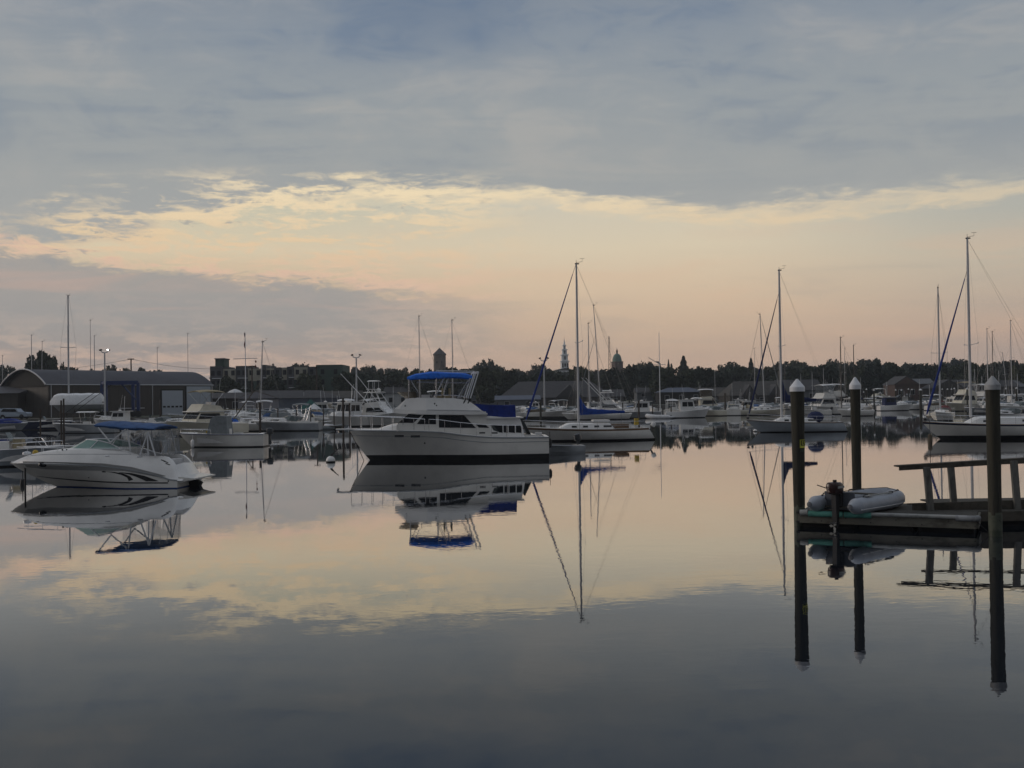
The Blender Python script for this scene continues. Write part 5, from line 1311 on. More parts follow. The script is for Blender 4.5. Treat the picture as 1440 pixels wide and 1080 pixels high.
for k_ in ('leaf', 'leaf2'):
    q_ = NT(K[k_].node_tree); b_ = q_.n['Principled BSDF']; src = b_.inputs['Base Color'].links[0].from_socket
    rn = q_.n.new('ShaderNodeObjectInfo').outputs['Random']
    q_.l.new(q_.mix(1.0, src, q_.ramp(rn, [(0, (0.62, 0.66, 0.75, 1)), (0.5, (1, 1, 1, 1)), (1, (1.0, 0.92, 0.72, 1))]), 'MULTIPLY'), b_.inputs['Base Color'])
def hz(px): return 572-px*0.01396
def YW(px, wl): return 1500*CAMH/(wl-hz(px))
def shoreY(u): return 154+(262-154)*sst(u, -0.175, -0.10)
def gz(x, y):
    u = x/y; s0 = shoreY(u)
    return 1.25+6.5*sst(y, s0+90, 620)+9*sst(y, 620, 1200)+1.2*math.sin(x*0.011+1)*sst(y, 350, 600)
def terrain():
    us = [-0.95+1.9*i/120 for i in range(121)]; ds = [0, 0.5, 6, 20, 45, 80, 130, 190, 260, 350, 480, 650, 850, 1080]
    rings = []
    for d in ds:
        row = []
        for u in us:
            y = shoreY(u)+d; x = u*y
            z = -2.0 if d == 0 else gz(x, y)
            row.append(Vector((x, y, z)))
        rings.append(row)
    mb = MB(); mb.loft(rings[1:], closed=False)
    tag(mb.build('ground', K['grass'], smooth=True), kind='structure')
    mb = MB(); mb.loft([[p+Vector((0, -0.01, 0.0)) for p in rings[0]], [p+Vector((0, -0.01, 0.02)) for p in rings[1]]], closed=False)
    w = mb.build('seawall', K['concrete']); tag(w, 'low concrete seawall along the far shore of the harbour', 'wall')
terrain()

# ---------------------------------------------------------------- trees
def leaf_mesh(seed, kind, n=5200):
    rnd = random.Random(seed); vs = []; fs = []
    lobes = []
    if kind == 'broad':
        for i in range(24):
            a = rnd.random()*6.28; rr = 0.72*math.sqrt(rnd.random()); z = 0.24+0.56*rnd.random()
            lobes.append((Vector((rr*math.cos(a)*(1.15-z*0.6), rr*math.sin(a)*(1.15-z*0.6), z)), 0.15+0.10*rnd.random()))
        lobes.append((Vector((0, 0, 0.80)), 0.2))
    for i in range(n):
        if kind == 'broad':
            c, r = lobes[rnd.randrange(len(lobes))]
            d = Vector((rnd.gauss(0, 1), rnd.gauss(0, 1), rnd.gauss(0, 1))).normalized()
            p = c+d*r*(0.55+0.5*rnd.random()**0.6)*(1 if rnd.random() < 0.93 else 1.25); p.z = max(p.z, 0.12); s = 0.022+0.026*rnd.random()
        else:
            z = rnd.random()**1.2; lay = 0.88+0.14*math.sin(z*40); rr = (1-z)**0.85*0.36*lay*math.sqrt(0.25+0.75*rnd.random()); a = rnd.random()*6.28
            p = Vector((rr*math.cos(a), rr*math.sin(a), 0.10+0.9*z)); s = 0.014+0.018*rnd.random()
        m = Matrix.Rotation(rnd.random()*6.28, 3, 'Z') @ Matrix.Rotation(rnd.random()*3.14, 3, 'X')
        o = len(vs)
        for q in ((-1, -0.6), (0.9, -0.8), (1.1, 0.7), (-0.7, 0.9)): vs.append(p+m @ Vector((q[0]*s, q[1]*s, 0)))
        fs.append((o, o+1, o+2, o+3))
    me = bpy.data.meshes.new('crown'); me.from_pydata([tuple(v) for v in vs], [], fs)
    return me
def tree_proto(seed, kind, m):
    o = empty('broadleaf_tree' if kind == 'broad' else 'conifer_tree'); me = leaf_mesh(seed, kind); me.materials.append(m)
    c = bpy.data.objects.new('crown', me); COL.objects.link(c); c.parent = o
    mb = MB(); rnd = random.Random(seed)
    mb.path([(0, 0, -0.08), (0.01, 0, 0.2), (-0.01, 0.01, 0.5), (0, 0, 0.75 if kind == 'broad' else 0.97)], [0.035, 0.026, 0.018, 0.006], 6)
    if kind == 'broad':
        for k in range(6):
            a = k*1.05+rnd.random(); z = 0.22+0.06*k; mb.path([(0, 0, z), (0.18*math.cos(a), 0.18*math.sin(a), z+0.15), (0.36*math.cos(a), 0.36*math.sin(a), z+0.27)], [0.014, 0.009, 0.004], 5)
    mb.build('trunk', K['bark'], o, smooth=True)
    return o
TP = [tree_proto(11+i, 'broad', K['leaf' if i % 2 else 'leaf2']) for i in range(5)]; TC = [tree_proto(40+i, 'conifer', K['leaf2']) for i in range(2)]
ORD = ['first', 'second', 'third', 'fourth', 'fifth', 'sixth', 'seventh', 'eighth', 'ninth', 'tenth', 'eleventh', 'twelfth', 'thirteenth', 'fourteenth', 'fifteenth', 'sixteenth', 'seventeenth', 'eighteenth', 'nineteenth', 'twentieth', 'twenty-first', 'twenty-second', 'twenty-third']
SEG = [(-99, 100, 'left edge', 'tall boatyard mast'), (100, 345, 'tall boatyard mast', 'red-flagged pole'), (345, 420, 'red-flagged pole', 'blue boathouse gable'), (420, 502, 'blue boathouse gable', 'unlit lamp post'), (502, 618, 'unlit lamp post', 'stone tower'), (618, 794, 'stone tower', 'white steeple'), (794, 868, 'white steeple', 'green dome'), (868, 961, 'green dome', 'tall conifer'), (961, 1100, 'tall conifer', 'pale sailboat mast'), (1100, 1204, 'pale sailboat mast', 'middle piling'), (1204, 1322, 'middle piling', 'bow-on sailboat mast'), (1322, 1600, 'bow-on sailboat mast', 'right edge')]
def ordinals(pxs, base):
    "one label per pixel column: the how-manyth from the left between two landmarks"
    out = {}
    for a, b, la, lb in SEG:
        for k, p in enumerate(sorted(p for p in pxs if a <= p < b)): out[p] = '%s, %s from left between %s and %s' % (base, ORD[k], la, lb)
    return out
# skyline trees: pixel of the top, half width in pixels, depth, kind
TREES = [(2,514,16,360),(18,517,14,400),(42,503,15,300),(58,496,20,300),(76,503,13,310),(100,517,14,420),(128,519,15,440),(152,515,12,430),(175,519,14,450),(198,518,13,450),(218,521,12,460),
 (392,517,12,480),(412,515,13,470),(424,512,15,470),(442,518,12,470),(462,516,14,480),(480,518,14,480),(500,518,15,490),(518,515,14,480),(536,519,12,480),(553,519,15,490),(570,517,14,480),(584,520,13,480),(600,522,12,470),
 (640,518,14,520),(656,519,14,520),(668,514,12,510),(680,507,14,510),(692,514,12,510),(704,516,9,510),(716,522,14,520),(728,519,13,520),(742,522,12,520),(756,513,13,500),(772,519,13,520),(786,523,14,520),(800,523,13,520),(816,523,13,520),(832,521,13,510),(846,520,12,510),(858,522,12,510),
 (884,518,11,500),(893,517,13,500),(906,510,15,490),(918,514,13,490),(932,517,12,500),(944,520,11,500),(957,520,14,500),(972,518,14,500),(988,522,13,500),(1000,521,13,500),(1013,513,12,500),(1032,510,16,500),(1045,516,13,500),(1060,517,13,500),(1074,519,12,500),(1090,513,13,490),(1106,509,15,490),(1120,508,16,490),(1134,514,12,490),(1150,517,13,500),(1164,511,13,490),(1176,507,15,490),(1192,510,14,490),(1208,513,13,480),(1221,506,17,480),(1232,504,19,480),(1246,511,14,480),(1262,516,13,620),(1274,511,14,560),(1287,513,13,560),(1301,515,13,600),(1314,512,12,560),(1328,510,13,540),(1343,505,17,540),(1356,510,13,540),(1372,513,13,560),(1386,514,13,560),(1398,510,14,540),(1414,510,15,540),(1427,511,13,540),(1442,510,14,540)]
CON = [(944,512,6,470),(961,501,11,470),(940,506,4,500),(928,511,5,480),(1056,504,8,480),(45,508,6,290)]
rnd = random.Random(3)
def put_tree(src, px, py, hw, Yd, label, group, cat='tree', low=None):
    top = W(px, py, Yd); z0 = gz(top.x, Yd)-0.3; H = max(2.5, top.z-z0); sx = hw*1.18/1500*Yd/0.80
    H2 = H/ (0.98 if src in TP else 1.0)
    c = place(src, (top.x, Yd, z0), rnd.random()*6.28, label, cat, group); c.scale = (sx if src in TP else hw/1500*Yd/0.24, sx if src in TP else hw/1500*Yd/0.24, H2)
    return c
GT = 'broadleaf trees on the far shore'
TL = ordinals([q_[0] for q_ in TREES], 'skyline broadleaf tree'); CL = ordinals([q_[0] for q_ in CON], 'small pointed conifer')
for i, (px, py, hw, Yd) in enumerate(TREES):
    sp = {58: 'bushy dark tree rising behind the arched boat shed, tallest on the left', 680: 'tallest round-topped tree between the stone tower and the white steeple', 1232: 'widest domed dark tree, right of the middle piling cap', 906: 'broad dark tree standing just right of the green dome', 756: 'round tree beside the tall lamp left of the white steeple'}.get(px)
    put_tree(TP[i % 5], px, py, hw*1.12, Yd+rnd.uniform(-12, 12), sp or TL[px], None if sp else GT)
for i, (px, py, hw, Yd) in enumerate(CON):
    put_tree(TC[i % 2], px, py, hw, Yd, {961: 'tall layered conifer above the wooded skyline right of the flagged mast', 1056: 'narrow conifer crown above the skyline left of the pale grey sailboat mast'}.get(px, CL[px]), None if px in (961, 1056) else 'small conifers in the skyline', 'conifer')
LOWX = [x_ for x_ in (-15+1470*(i+rnd.random()*0.7)/58 for i in range(58)) if not 20 < x_ < 300]
LL = ordinals(LOWX, 'low slope tree')
for i, px in enumerate(LOWX):
    Yd = (330 if px > 500 else 300)+rnd.uniform(-22, 40)
    put_tree(TP[(i*3) % 5], px, hz(px)-37-rnd.random()*8, 20+rnd.random()*8, Yd, LL[px], 'lower trees behind the waterfront')
for p_ in TP+TC:
    for ch in [x for x in COL.objects if x.parent == p_]: bpy.data.objects.remove(ch)
    bpy.data.objects.remove(p_)

# ---------------------------------------------------------------- buildings
def rect_windows(parent, xs, zs, w, h, yf, m='glass', name='window', frame=None):
    for z in zs:
        for x in xs:
            f = MB().box((x, yf-0.03, z), (w+0.16, 0.08, h+0.16)).build(name, K[frame or 'sidew'], parent)
            MB().box((x, yf-0.075, z), (w, 0.03, h)).build('pane', K[m], f)
def gable_house(px, Yd, w, d, he, hr, label, wall='sideg', roof='shing', rz=0, wins=2, floors=1, ridge='x', name='house', chimney=False, door=False, z=None, cat='house', group=None, hip=0.0, dormer=False, py=None):
    p = GX(px, Yd); z0 = gz(p.x, Yd)-0.2 if z is None else z
    if py: hr, he = W(px, py[0], Yd).z-z0, W(px, py[1], Yd).z-z0
    o = empty(name, (p.x, Yd, z0), rz, label, cat, group)
    MB().box((0, 0, he/2), (w, d, he)).build('wall', K[wall], o)
    e = 0.4; mb = MB()
    if ridge == 'x':
        hx = w/2-hip*w/2
        A = [(-w/2-e, -d/2-e, he), (w/2+e, -d/2-e, he), (w/2+e, d/2+e, he), (-w/2-e, d/2+e, he)]; B = [(-hx-e*(hip == 0), 0, hr), (hx+e*(hip == 0), 0, hr)]
        mb._add([Vector(v) for v in A+B], [(0, 1, 5, 4), (2, 3, 4, 5), (1, 2, 5), (3, 0, 4), (3, 2, 1, 0)])
    else:
        hy = d/2-hip*d/2
        A = [(-w/2-e, -d/2-e, he), (w/2+e, -d/2-e, he), (w/2+e, d/2+e, he), (-w/2-e, d/2+e, he)]; B = [(0, -hy-e*(hip == 0), hr), (0, hy+e*(hip == 0), hr)]
        mb._add([Vector(v) for v in A+B], [(1, 2, 5, 4), (3, 0, 4, 5), (0, 1, 4), (2, 3, 5), (3, 2, 1, 0)])
    rf = mb.build('roof', K[roof], o)
    if ridge == 'y' and hip == 0:
        MB()._add([Vector(v) for v in ((-w/2+0.1, -d/2-e-0.03, he+0.02), (w/2-0.1, -d/2-e-0.03, he+0.02), (0, -d/2-e-0.03, hr-0.25))], [(0, 1, 2)]).build('gable', K[wall], o)
    if chimney: MB().box((w*0.2, 0, hr+0.4), (0.8, 0.8, 1.8)).build('chimney', K['brick'], rf)
    if dormer:
        for x in ([-w*0.2, w*0.22] if dormer == 2 else [w*0.12]):
            MB()._add([Vector(v) for v in ((x-w*.12, -d/2-e-0.3, he), (x+w*.12, -d/2-e-0.3, he), (x, -d/2-e-0.3, he+(hr-he)*.75), (x, -0.2, he+(hr-he)*.75+0.1))], [(0, 1, 2), (1, 3, 2), (0, 2, 3), (0, 3, 1)]).build('dormer', K['shing'], rf)
    if wins:
        for fl in range(floors):
            rect_windows(o, [w*(-0.5+(k+0.5)/wins) for k in range(wins)], [he*(fl+0.55)/floors], min(1.1, w/wins*0.4), min(1.4, he/floors*0.42), -d/2)
    if door: MB().box((w*0.05, -d/2-0.04, 1.1), (1.1, 0.08, 2.2)).build('door', K['sidew'], o)
    return o

def barrel_shed():
    "long arched shed: axis runs away to the right"
    a = GX(69, 170); b = GX(298, 196); z0 = gz(a.x, a.y)-0.3
    ax = (b-a); ax.z = 0; Lh = ax.length; rz = math.atan2(ax.y, ax.x)
    o = empty('arched_boat_shed', (a.x, a.y, z0), rz, 'long dark boat shed with a barrel roof and arched open end behind the left marina', 'shed')
    Wd = 13.5; he = 5.6; rise = 2.6; K_ = 16
    arc = [(Wd*k/K_, he+rise*math.sin(math.pi*k/K_)**0.85) for k in range(K_+1)]
    mb = MB(); mb.loft([[Vector((x, y, z)) for y, z in arc] for x in (-0.5, Lh*0.5, Lh+0.4)], closed=False)
    mb.loft([[Vector((x, y, z-0.18)) for y, z in arc] for x in (-0.5, Lh+0.4)], closed=False)
    mb.build('roof', K['roofd'], o, smooth=True)
    MB().box((Lh/2, 0.15, he/2-0.5), (Lh, 0.3, he+1)).build('side_wall', K['slate'], o)
    MB().box((Lh/2, Wd-0.15, he/2-0.5), (Lh, 0.3, he+1)).build('rear_wall', K['slate'], o)
    # arched end wall: dark opening with siding below
    mb = MB(); n = len(arc); mb._add([Vector((0.0, y, z-0.05)) for y, z in arc]+[Vector((0.0, Wd, -1)), Vector((0.0, 0, -1))], [tuple(range(n+2))])
    mb.build('end_wall', K['slate'], o)
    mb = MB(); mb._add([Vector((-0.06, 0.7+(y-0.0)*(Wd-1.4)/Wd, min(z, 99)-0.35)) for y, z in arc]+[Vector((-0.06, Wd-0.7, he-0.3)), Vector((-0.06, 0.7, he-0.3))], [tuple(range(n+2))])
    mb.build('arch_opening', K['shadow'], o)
    mb = MB(); mb._add([Vector((Lh, y, z-0.05)) for y, z in arc]+[Vector((Lh, Wd, -1)), Vector((Lh, 0, -1))], [tuple(range(n+2))]); mb.build('far_end_wall', K['slate'], o)
    MB().path([(-0.55, y, z+0.02) for y, z in arc], 0.12, 5).build('arch_trim', K['alu'], o)
    MB().tube((-0.5, -0.12, he-0.02), (Lh+0.4, -0.12, he-0.02), 0.09, n=5).build('gutter', K['alu'], o)
    for u in (0.01, 0.60, 0.998): MB().tube((Lh*u, -0.14, he), (Lh*u, -0.14, 0), 0.07, n=5).build('downpipe', K['alu'], o)
    # doors from the photo: columns 228-256 and 262-297
    def u_of(px):
        best = min((abs((lambda v: 720+F*v.dot(_r)/v.dot(_f))(a+ax*(k/400)-CP)-px), k/400) for k in range(401)); return best[1]*Lh
    for i, (p0, p1, zt) in enumerate(((228, 256.5, 4.6), (262.5, 296, 5.35))):
        x0, x1 = u_of(p0), u_of(p1)
        d = MB().box(((x0+x1)/2, -0.06, zt/2), (x1-x0, 0.12, zt)).build('overhead_door', K['door'], o)
        MB().box(((x0+x1)/2, -0.02, zt/2+0.1), (x1-x0+0.5, 0.1, zt+0.3)).build('door_frame', K['shadow'], d)
        if i == 0:
            for k in range(5): MB().box((x0+(x1-x0)*(k+0.5)/5, -0.14, 1.75), ((x1-x0)/8, 0.04, 0.3)).build('pane', K['glass'], d)
    x0 = u_of(185); MB().box((x0, -0.06, 1.6), (5.0, 0.3, 0.15)).build('canopy', K['alu'], o)
barrel_shed()
gable_house(2, 178, 12, 14, 4.2, 5.6, 'dark end of a low boat shed cut by the left edge', 'slate', 'roofd', wins=0, name='boat_shed', cat='shed')

def apartments():
    Yd = 300; p0 = GX(297, Yd); p1 = GX(482, Yd); w = p1.x-p0.x; z0 = gz(p0.x, Yd)
    o = empty('apartment_block', (p0.x, Yd, z0), 0, 'long four-storey apartment block in green, cream and charcoal panels behind the marina', 'building')
    H = 11.6; s = w/185
    segs = [(0, 17, 'aptd', 0, 12.0), (17, 36, 'aptg', 1, 11.2), (36, 52, 'aptd', 0, 12.0), (52, 72, 'aptg', 1, 11.2), (72, 78, 'aptd', 0, 12.2), (78, 90, 'aptg', 1, 11.2), (90, 100, 'aptd', 0, 11.4), (100, 108, 'aptg', 1, 11.4), (108, 117, 'aptd', 0, 11.6), (117, 137, 'aptg', 1, 11.4), (137, 148, 'aptd', 0, 11.5), (148, 185, 'aptg', 0, 12.0)]
    for i, (a, b, m, cream, h) in enumerate(segs):
        x0, x1 = a*s, b*s; dep = 0.0 if m == 'aptg' else -0.8
        MB().box(((x0+x1)/2, 7+dep, h/2-0.5), (x1-x0, 14, h+1)).build('bay', K[m], o)
        if cream:
            MB().box(((x0+x1)/2, dep-0.02, h-1.75), (x1-x0-0.02, 0.12, 3.5)).build('cream_panel', K['aptc'], o)
        nw = 2 if b-a > 11 else 1
        for fl in range(4):
            for k in range(nw):
                x = x0+(x1-x0)*(k+0.5)/nw; z = 1.5+fl*2.85
                MB().box((x, dep-0.11, z), (0.95, 0.08, 1.35)).build('window', K['glass'], o)
        if m == 'aptd' and i < 11:
            for fl in (1, 2, 3): MB().box(((x0+x1)/2+0.5, dep-0.6, fl*2.85), (min(2.6, x1-x0-0.4), 1.0, 0.16)).build('balcony', K['aluw'], o)
    MB().box((12.2*s, 3, 13.0), (13*s, 5, 2.2)).build('roof_tower', K['aptg'], o)
    MB().box((12.2*s, 3, 14.15), (14.5*s, 5.6, 0.25)).build('roof_slab', K['aptd'], o)
apartments()

gable_house(408, 215, 12.5, 16, 3.9, 6.6, 'blue-grey gabled boathouse with a dark roof in front of the apartments', 'sideb', 'shing', R(-38), wins=1, ridge='y', name='boathouse', py=(549, 560))
gable_house(455, 240, 17, 10, 3.3, 6.6, 'low brown-roofed shed to the right of the blue gabled boathouse', 'shing2', 'shing2', wins=0, name='shed', cat='shed', py=(550, 560))
gable_house(340, 225, 22, 10, 3.0, 5.0, 'low dark-roofed building beneath the green apartments', 'slate', 'shing', wins=3, name='low_building', cat='building', py=(552, 560))
gable_house(560, 330, 7.5, 7, 4.6, 7.0, 'white house with two dark windows behind the sport fishing boat', 'sidew', 'shing', wins=2, py=(544, 553))
gable_house(489, 330, 7.5, 7, 6.2, 8.6, 'small blue house with white trim among the trees left of the sport fishing boat', 'sideb', 'shing', wins=3, floors=2, py=(533, 539))
gable_house(660, 330, 6.5, 7, 6.2, 9.5, 'pale grey two-storey house seen between the cruiser arch and canvas', 'sideg', 'shing', wins=2, floors=2, ridge='y', py=(541, 549))
gable_house(682, 340, 7.5, 7, 6.0, 8.6, 'grey house with white dormer in the trees right of the cruiser', 'sideg', 'shing', wins=3, floors=2, dormer=1, py=(539, 546))
gable_house(780, 292, 30, 18, 3.8, 9.2, 'large grey hip-roofed clubhouse beneath the white steeple', 'slate', 'shing', wins=5, hip=0.35, dormer=1, name='clubhouse', cat='building', py=(536, 559))
gable_house(728, 276, 11, 10, 2.6, 4.6, 'low blue-grey wing left of the hip-roofed clubhouse', 'sideg', 'sideb', wins=2, name='low_building', cat='building', py=(556, 562))
gable_house(912, 330, 8, 7, 5.4, 8.2, 'grey shingled house in the trees below the green dome', 'sideg', 'shing', wins=2, floors=2, py=(545, 552))
gable_house(955, 300, 12, 9, 3.2, 5.4, 'low blue-roofed pavilion behind the lobster boat', 'shadow', 'sideb', wins=3, hip=0.5, name='pavilion', cat='building', py=(545, 551.5))
gable_house(1062, 285, 16.5, 16, 3.8, 8.6, 'brown hip-roofed boathouse with dark gables left of the leftmost piling', 'shing2', 'shing2', wins=3, hip=0.3, dormer=2, name='boathouse', cat='building', py=(536, 556))
gable_house(1000, 305, 15, 12, 3.0, 6.2, 'long low brown roof between the pavilion and the hip-roofed boathouse', 'shing2', 'shing2', wins=3, name='shed', cat='shed', py=(545, 557))
gable_house(1120, 290, 11, 10, 4.2, 8.4, 'dark grey gabled roof directly behind the leftmost piling cap', 'sideg', 'shing', wins=2, py=(534, 549))
gable_house(1267, 300, 6.5, 9, 5.2, 8.9, 'red-brick gabled boathouse with a white door right of the middle piling', 'brick', 'shing', wins=2, ridge='y', door=True, py=(529, 541))
gable_house(1291, 310, 6.5, 7, 5.4, 7.4, 'brick house under a pale grey roof right of the gabled brick boathouse', 'brick', 'sideg', wins=2, floors=1, py=(532.5, 540))
gable_house(1326, 300, 8.5, 8, 3.6, 7.4, 'beige gabled house behind the end-on sailboat', 'shing2', 'shing', wins=2, ridge='y', py=(534, 546))
gable_house(1338, 330, 9, 8, 5.2, 7.6, 'grey-roofed house half behind the beige gable', 'sideg', 'shing', wins=3, py=(534, 541.5))
gable_house(1385, 320, 16, 9, 4.4, 7.4, 'long slate-roofed building behind the grey-capped piling', 'slate', 'shing', wins=4, name='long_building', cat='building', py=(535, 544))
gable_house(1424, 325, 11, 8, 4.6, 7.9, 'pale roofed house at the far right edge of the shore', 'sideg', 'sideg', wins=3, py=(534.5, 544))
gable_house(840, 300, 14, 10, 3.2, 7.2, 'grey roof wing right of the hip-roofed clubhouse', 'slate', 'shing', wins=3, name='low_building', cat='building', py=(548, 558))

# ---------------------------------------------------------------- landmarks
def stone_tower():
    Yd = 620; c = W(618.5, 524, Yd); s = Yd/1500
    o = empty('stone_water_tower', (c.x, Yd, 0), R(0), 'square stone tower with a pyramid roof on the skyline above the blue bimini', 'tower')
    w = 16.5*s; ze = W(618, 498.5, Yd).z; zt = W(618, 489, Yd).z
    MB().lathe([(w*0.53, -1), (w*0.52, ze-0.6), (w*0.56, ze-0.5), (w*0.56, ze)], n=8).build('shaft', K['stone'], o)
    MB().lathe([(w*0.60, ze), (0.05, zt)], n=8).build('roof', K['shing'], o)
    for k in (-1, 1):
        MB().box((k*w*0.2, -w*0.55, ze-4.5), (0.8, 0.3, 1.4)).build('window', K['shadow'], o)
    MB().box((0, -w*0.55, ze-9), (0.8, 0.3, 1.4)).build('window', K['shadow'], o)
stone_tower()
K['steeple'] = mat('white_steeple_paint', (0.90, 0.91, 0.92), 0.6, var=0.03)
def steeple():
    Yd = 760; s = Yd/1500; z = lambda py: W(794, py, Yd).z; c = W(794, 520, Yd)
    o = empty('church', (c.x, Yd, 0), R(8), 'white wooden church steeple with stacked lanterns rising above the trees', 'church')
    zb = gz(c.x, Yd)-1
    MB().box((0, 8, (z(521)+zb)/2), (12.5, 22, z(521)-zb)).build('nave', K['steeple'], o)
    MB()._add([Vector(v) for v in ((-7.5, -3.5, z(521)), (7.5, -3.5, z(521)), (7.5, 19.5, z(521)), (-7.5, 19.5, z(521)), (0, -3.5, z(517.5)), (0, 19.5, z(517.5)))], [(0, 1, 4), (1, 2, 5, 4), (2, 3, 5), (3, 0, 4, 5), (3, 2, 1, 0)]).build('nave_roof', K['shing2'], o)
    def tier(p0, p1, w0, w1, name='tier'):
        return MB().box((0, 0, (z(p0)+z(p1))/2), (w0*s, w0*s, z(p1)-z(p0)), taper=w1/w0).build(name, K['steeple'], o)
    def cornice(p, w): MB().box((0, 0, z(p)), (w*s, w*s, 0.6)).build('cornice', K['steeple'], o)
    t1 = tier(522, 508.5, 10.2, 9.8, 'belfry_base'); cornice(508.3, 12.6)
    t2 = tier(508, 499.5, 8.4, 8.2, 'clock_stage'); cornice(499.3, 10.8)
    t3 = tier(499, 492, 6.2, 5.8, 'belfry'); cornice(491.8, 8)
    t4 = tier(491.5, 486, 3.8, 3.4, 'lantern'); cornice(485.8, 5)
    MB().lathe([(1.5*s*1.0, z(485.6)), (0.06, z(475.5))], n=8).build('spire', K['steeple'], o)
    for par, py, w in ((t1, 513.5, 10.1), (t2, 503.5, 8.3), (t3, 495.3, 6.1), (t4, 488.5, 3.7)):
        for a in (0, 1):
            MB().box((0, -w*s/2-0.05, z(py)), (w*s*0.26, 0.12, (z(py-2.2)-z(py+2.2)))).build('louvre', K['glass'], par) if a == 0 else None
    for sx in (-1, 1):
        for py, w in ((508, 10), (499, 8.6)): MB().tube((sx*w*s*0.5, -w*s*0.5, z(py)), (sx*w*s*0.5, -w*s*0.5, z(py-2.2)), 0.22, 0.02, n=5).build('finial', K['steeple'], o)
        MB().box((sx*3.4*s, -10.2*s/2-0.05, z(514)), (1.0, 0.1, 3.0)).build('louvre', K['glass'], t1)
    MB().tube((0, 0, z(475.5)), (0, 0, z(472.5)), 0.06, n=4).build('weather_vane', K['rubber'], o)
steeple()
def dome():
    Yd = 650; s = Yd/1500; z = lambda py: W(868, py, Yd).z; c = W(868, 520, Yd)
    o = empty('domed_clock_tower', (c.x, Yd, 0), R(22), 'brick clock tower with a green copper dome and cupola in the skyline', 'tower')
    MB().box((0, 0, z(509)/2), (12.2*s, 12.2*s, z(509))).build('brick_stage', K['brick'], o)
    MB().box((0, 0, z(508.8)), (13.2*s, 13.2*s, 0.4)).build('cornice', K['stone'], o)
    MB().lathe([(6.2*s*math.cos(a)**0.9+0.4*s, z(508.7)+(z(497.2)-z(508.7))*math.sin(a)**0.95) for a in [math.pi/2*k/8*0.97 for k in range(9)]], n=16).build('dome', K['copper'], o, smooth=True)
    MB().lathe([(1.3*s, z(498)), (1.3*s, z(494.6)), (1.6*s, z(494.4)), (1.2*s, z(493)), (0.1, z(490.2))], n=8).build('cupola', K['brick'], o)
    for a in (R(-22), R(68), R(-112)):
        m = Matrix.Rotation(a, 4, 'Z')
        p = m @ Vector((0, -6.15*s, z(511.5)))
        MB().lathe([(0.0001, -0.06), (1.15*s, -0.06), (1.15*s, 0.06), (0.0001, 0.06)], n=14).build('clock_face', K['clock'], o).matrix_local = Matrix.Translation(p) @ m @ Matrix.Rotation(R(90), 4, 'X')
    MB().tube((0, 0, z(490.2)), (0, 0, z(488.5)), 0.08, n=4).build('finial', K['rubber'], o)
K['clock'] = mat('lit_clock_face', (0.6, 0.55, 0.4), 0.6, emit=(1.0, 0.85, 0.5, 0.18))
dome()
def small_tower():
    Yd = 640; z = lambda py: W(384, py, Yd).z; c = W(384, 515, Yd); s = Yd/1500
    o = empty('ventilator_tower', (c.x, Yd, 0), 0, 'small dark tower with an overhanging top above the apartment roof', 'tower')
    MB().tube((0, 0, 0), (0, 0, z(515.2)), 1.8*s, n=8).build('shaft', K['stone'], o)
    MB().lathe([(1.8*s, z(517)), (2.6*s, z(516.2)), (2.6*s, z(514.6)), (1.6*s, z(514.2)), (1.5*s, z(512.6)), (2.0*s, z(512.2)), (0.3, z(511.2))], n=8).build('cap', K['stone'], o)
small_tower()
def lattice():
    Yd = 560; c = W(857, 520, Yd); z = lambda py: W(857, py, Yd).z
    o = empty('lattice_mast', (c.x, Yd, 0), 0, 'slender steel lattice radio mast left of the green dome', 'mast')
    mb = MB(); t = z(473)
    for a in range(3):
        q0 = Vector((math.cos(a*2.1)*1.1, math.sin(a*2.1)*1.1, 0)); q1 = Vector((math.cos(a*2.1)*0.25, math.sin(a*2.1)*0.25, t)); mb.tube(q0, q1, 0.09, n=4)
    for k in range(16):
        u = k/16; r = 1.1-0.85*u
        for a in range(3): mb.tube((math.cos(a*2.1)*r, math.sin(a*2.1)*r, t*u), (math.cos((a+1)*2.1)*(r-0.05), math.sin((a+1)*2.1)*(r-0.05), t*(u+1/16)), 0.05, n=3)
    mb.build('lattice', K['darkmast'], o)
lattice()

# ---------------------------------------------------------------- poles
def lamp_post(px, ptop, Yd, label, lit=False):
    c = GX(px, Yd); z0 = gz(c.x, Yd) if Yd > shoreY(c.x/Yd) else 0.3
    t = W(px, ptop, Yd).z; o = empty('twin_lamp_post', (c.x, Yd, z0), 0, label, 'lamp post'); H = t-z0; k = Yd/1500
    MB().tube((0, 0, 0), (0, 0, H-3*k), 0.16, 0.10, n=8).build('pole', K['alu'], o, smooth=True)
    MB().path([(-5*k, 0, H), (-3.5*k, 0, H-2.6*k), (0, 0, H-3*k), (3.5*k, 0, H-2.6*k), (5*k, 0, H)], 0.07, 5).build('cross_arm', K['alu'], o)
    for sd in (-1, 1):
        on = lit and sd > 0
        hd = MB().box((0, 0, 0), (3.0*k, 0.5, 1.7*k), ry=sd*0.35).build('lamp_head', K['rubber'], o, loc=(sd*5.6*k, 0, H+0.9*k))
        if on: MB().ball((0, -0.32, 0), 1.0*k, 10, 8, (1.45, 0.3, 0.95)).build('lit_lens', mat('lit_lamp', (1, .95, .9), 0.5, emit=(1.0, 0.96, 0.92, 5.0)), hd)
    return o
lamp_post(148, 493, 158, 'lamp post with two heads, the right one lit, beside the blue boat lift', lit=True)
lamp_post(502, 500, 165, 'unlit twin-headed lamp post left of the sport fishing boat tower')
lamp_post(766, 504.5, 185, 'unlit twin-headed lamp post left of the white church steeple')
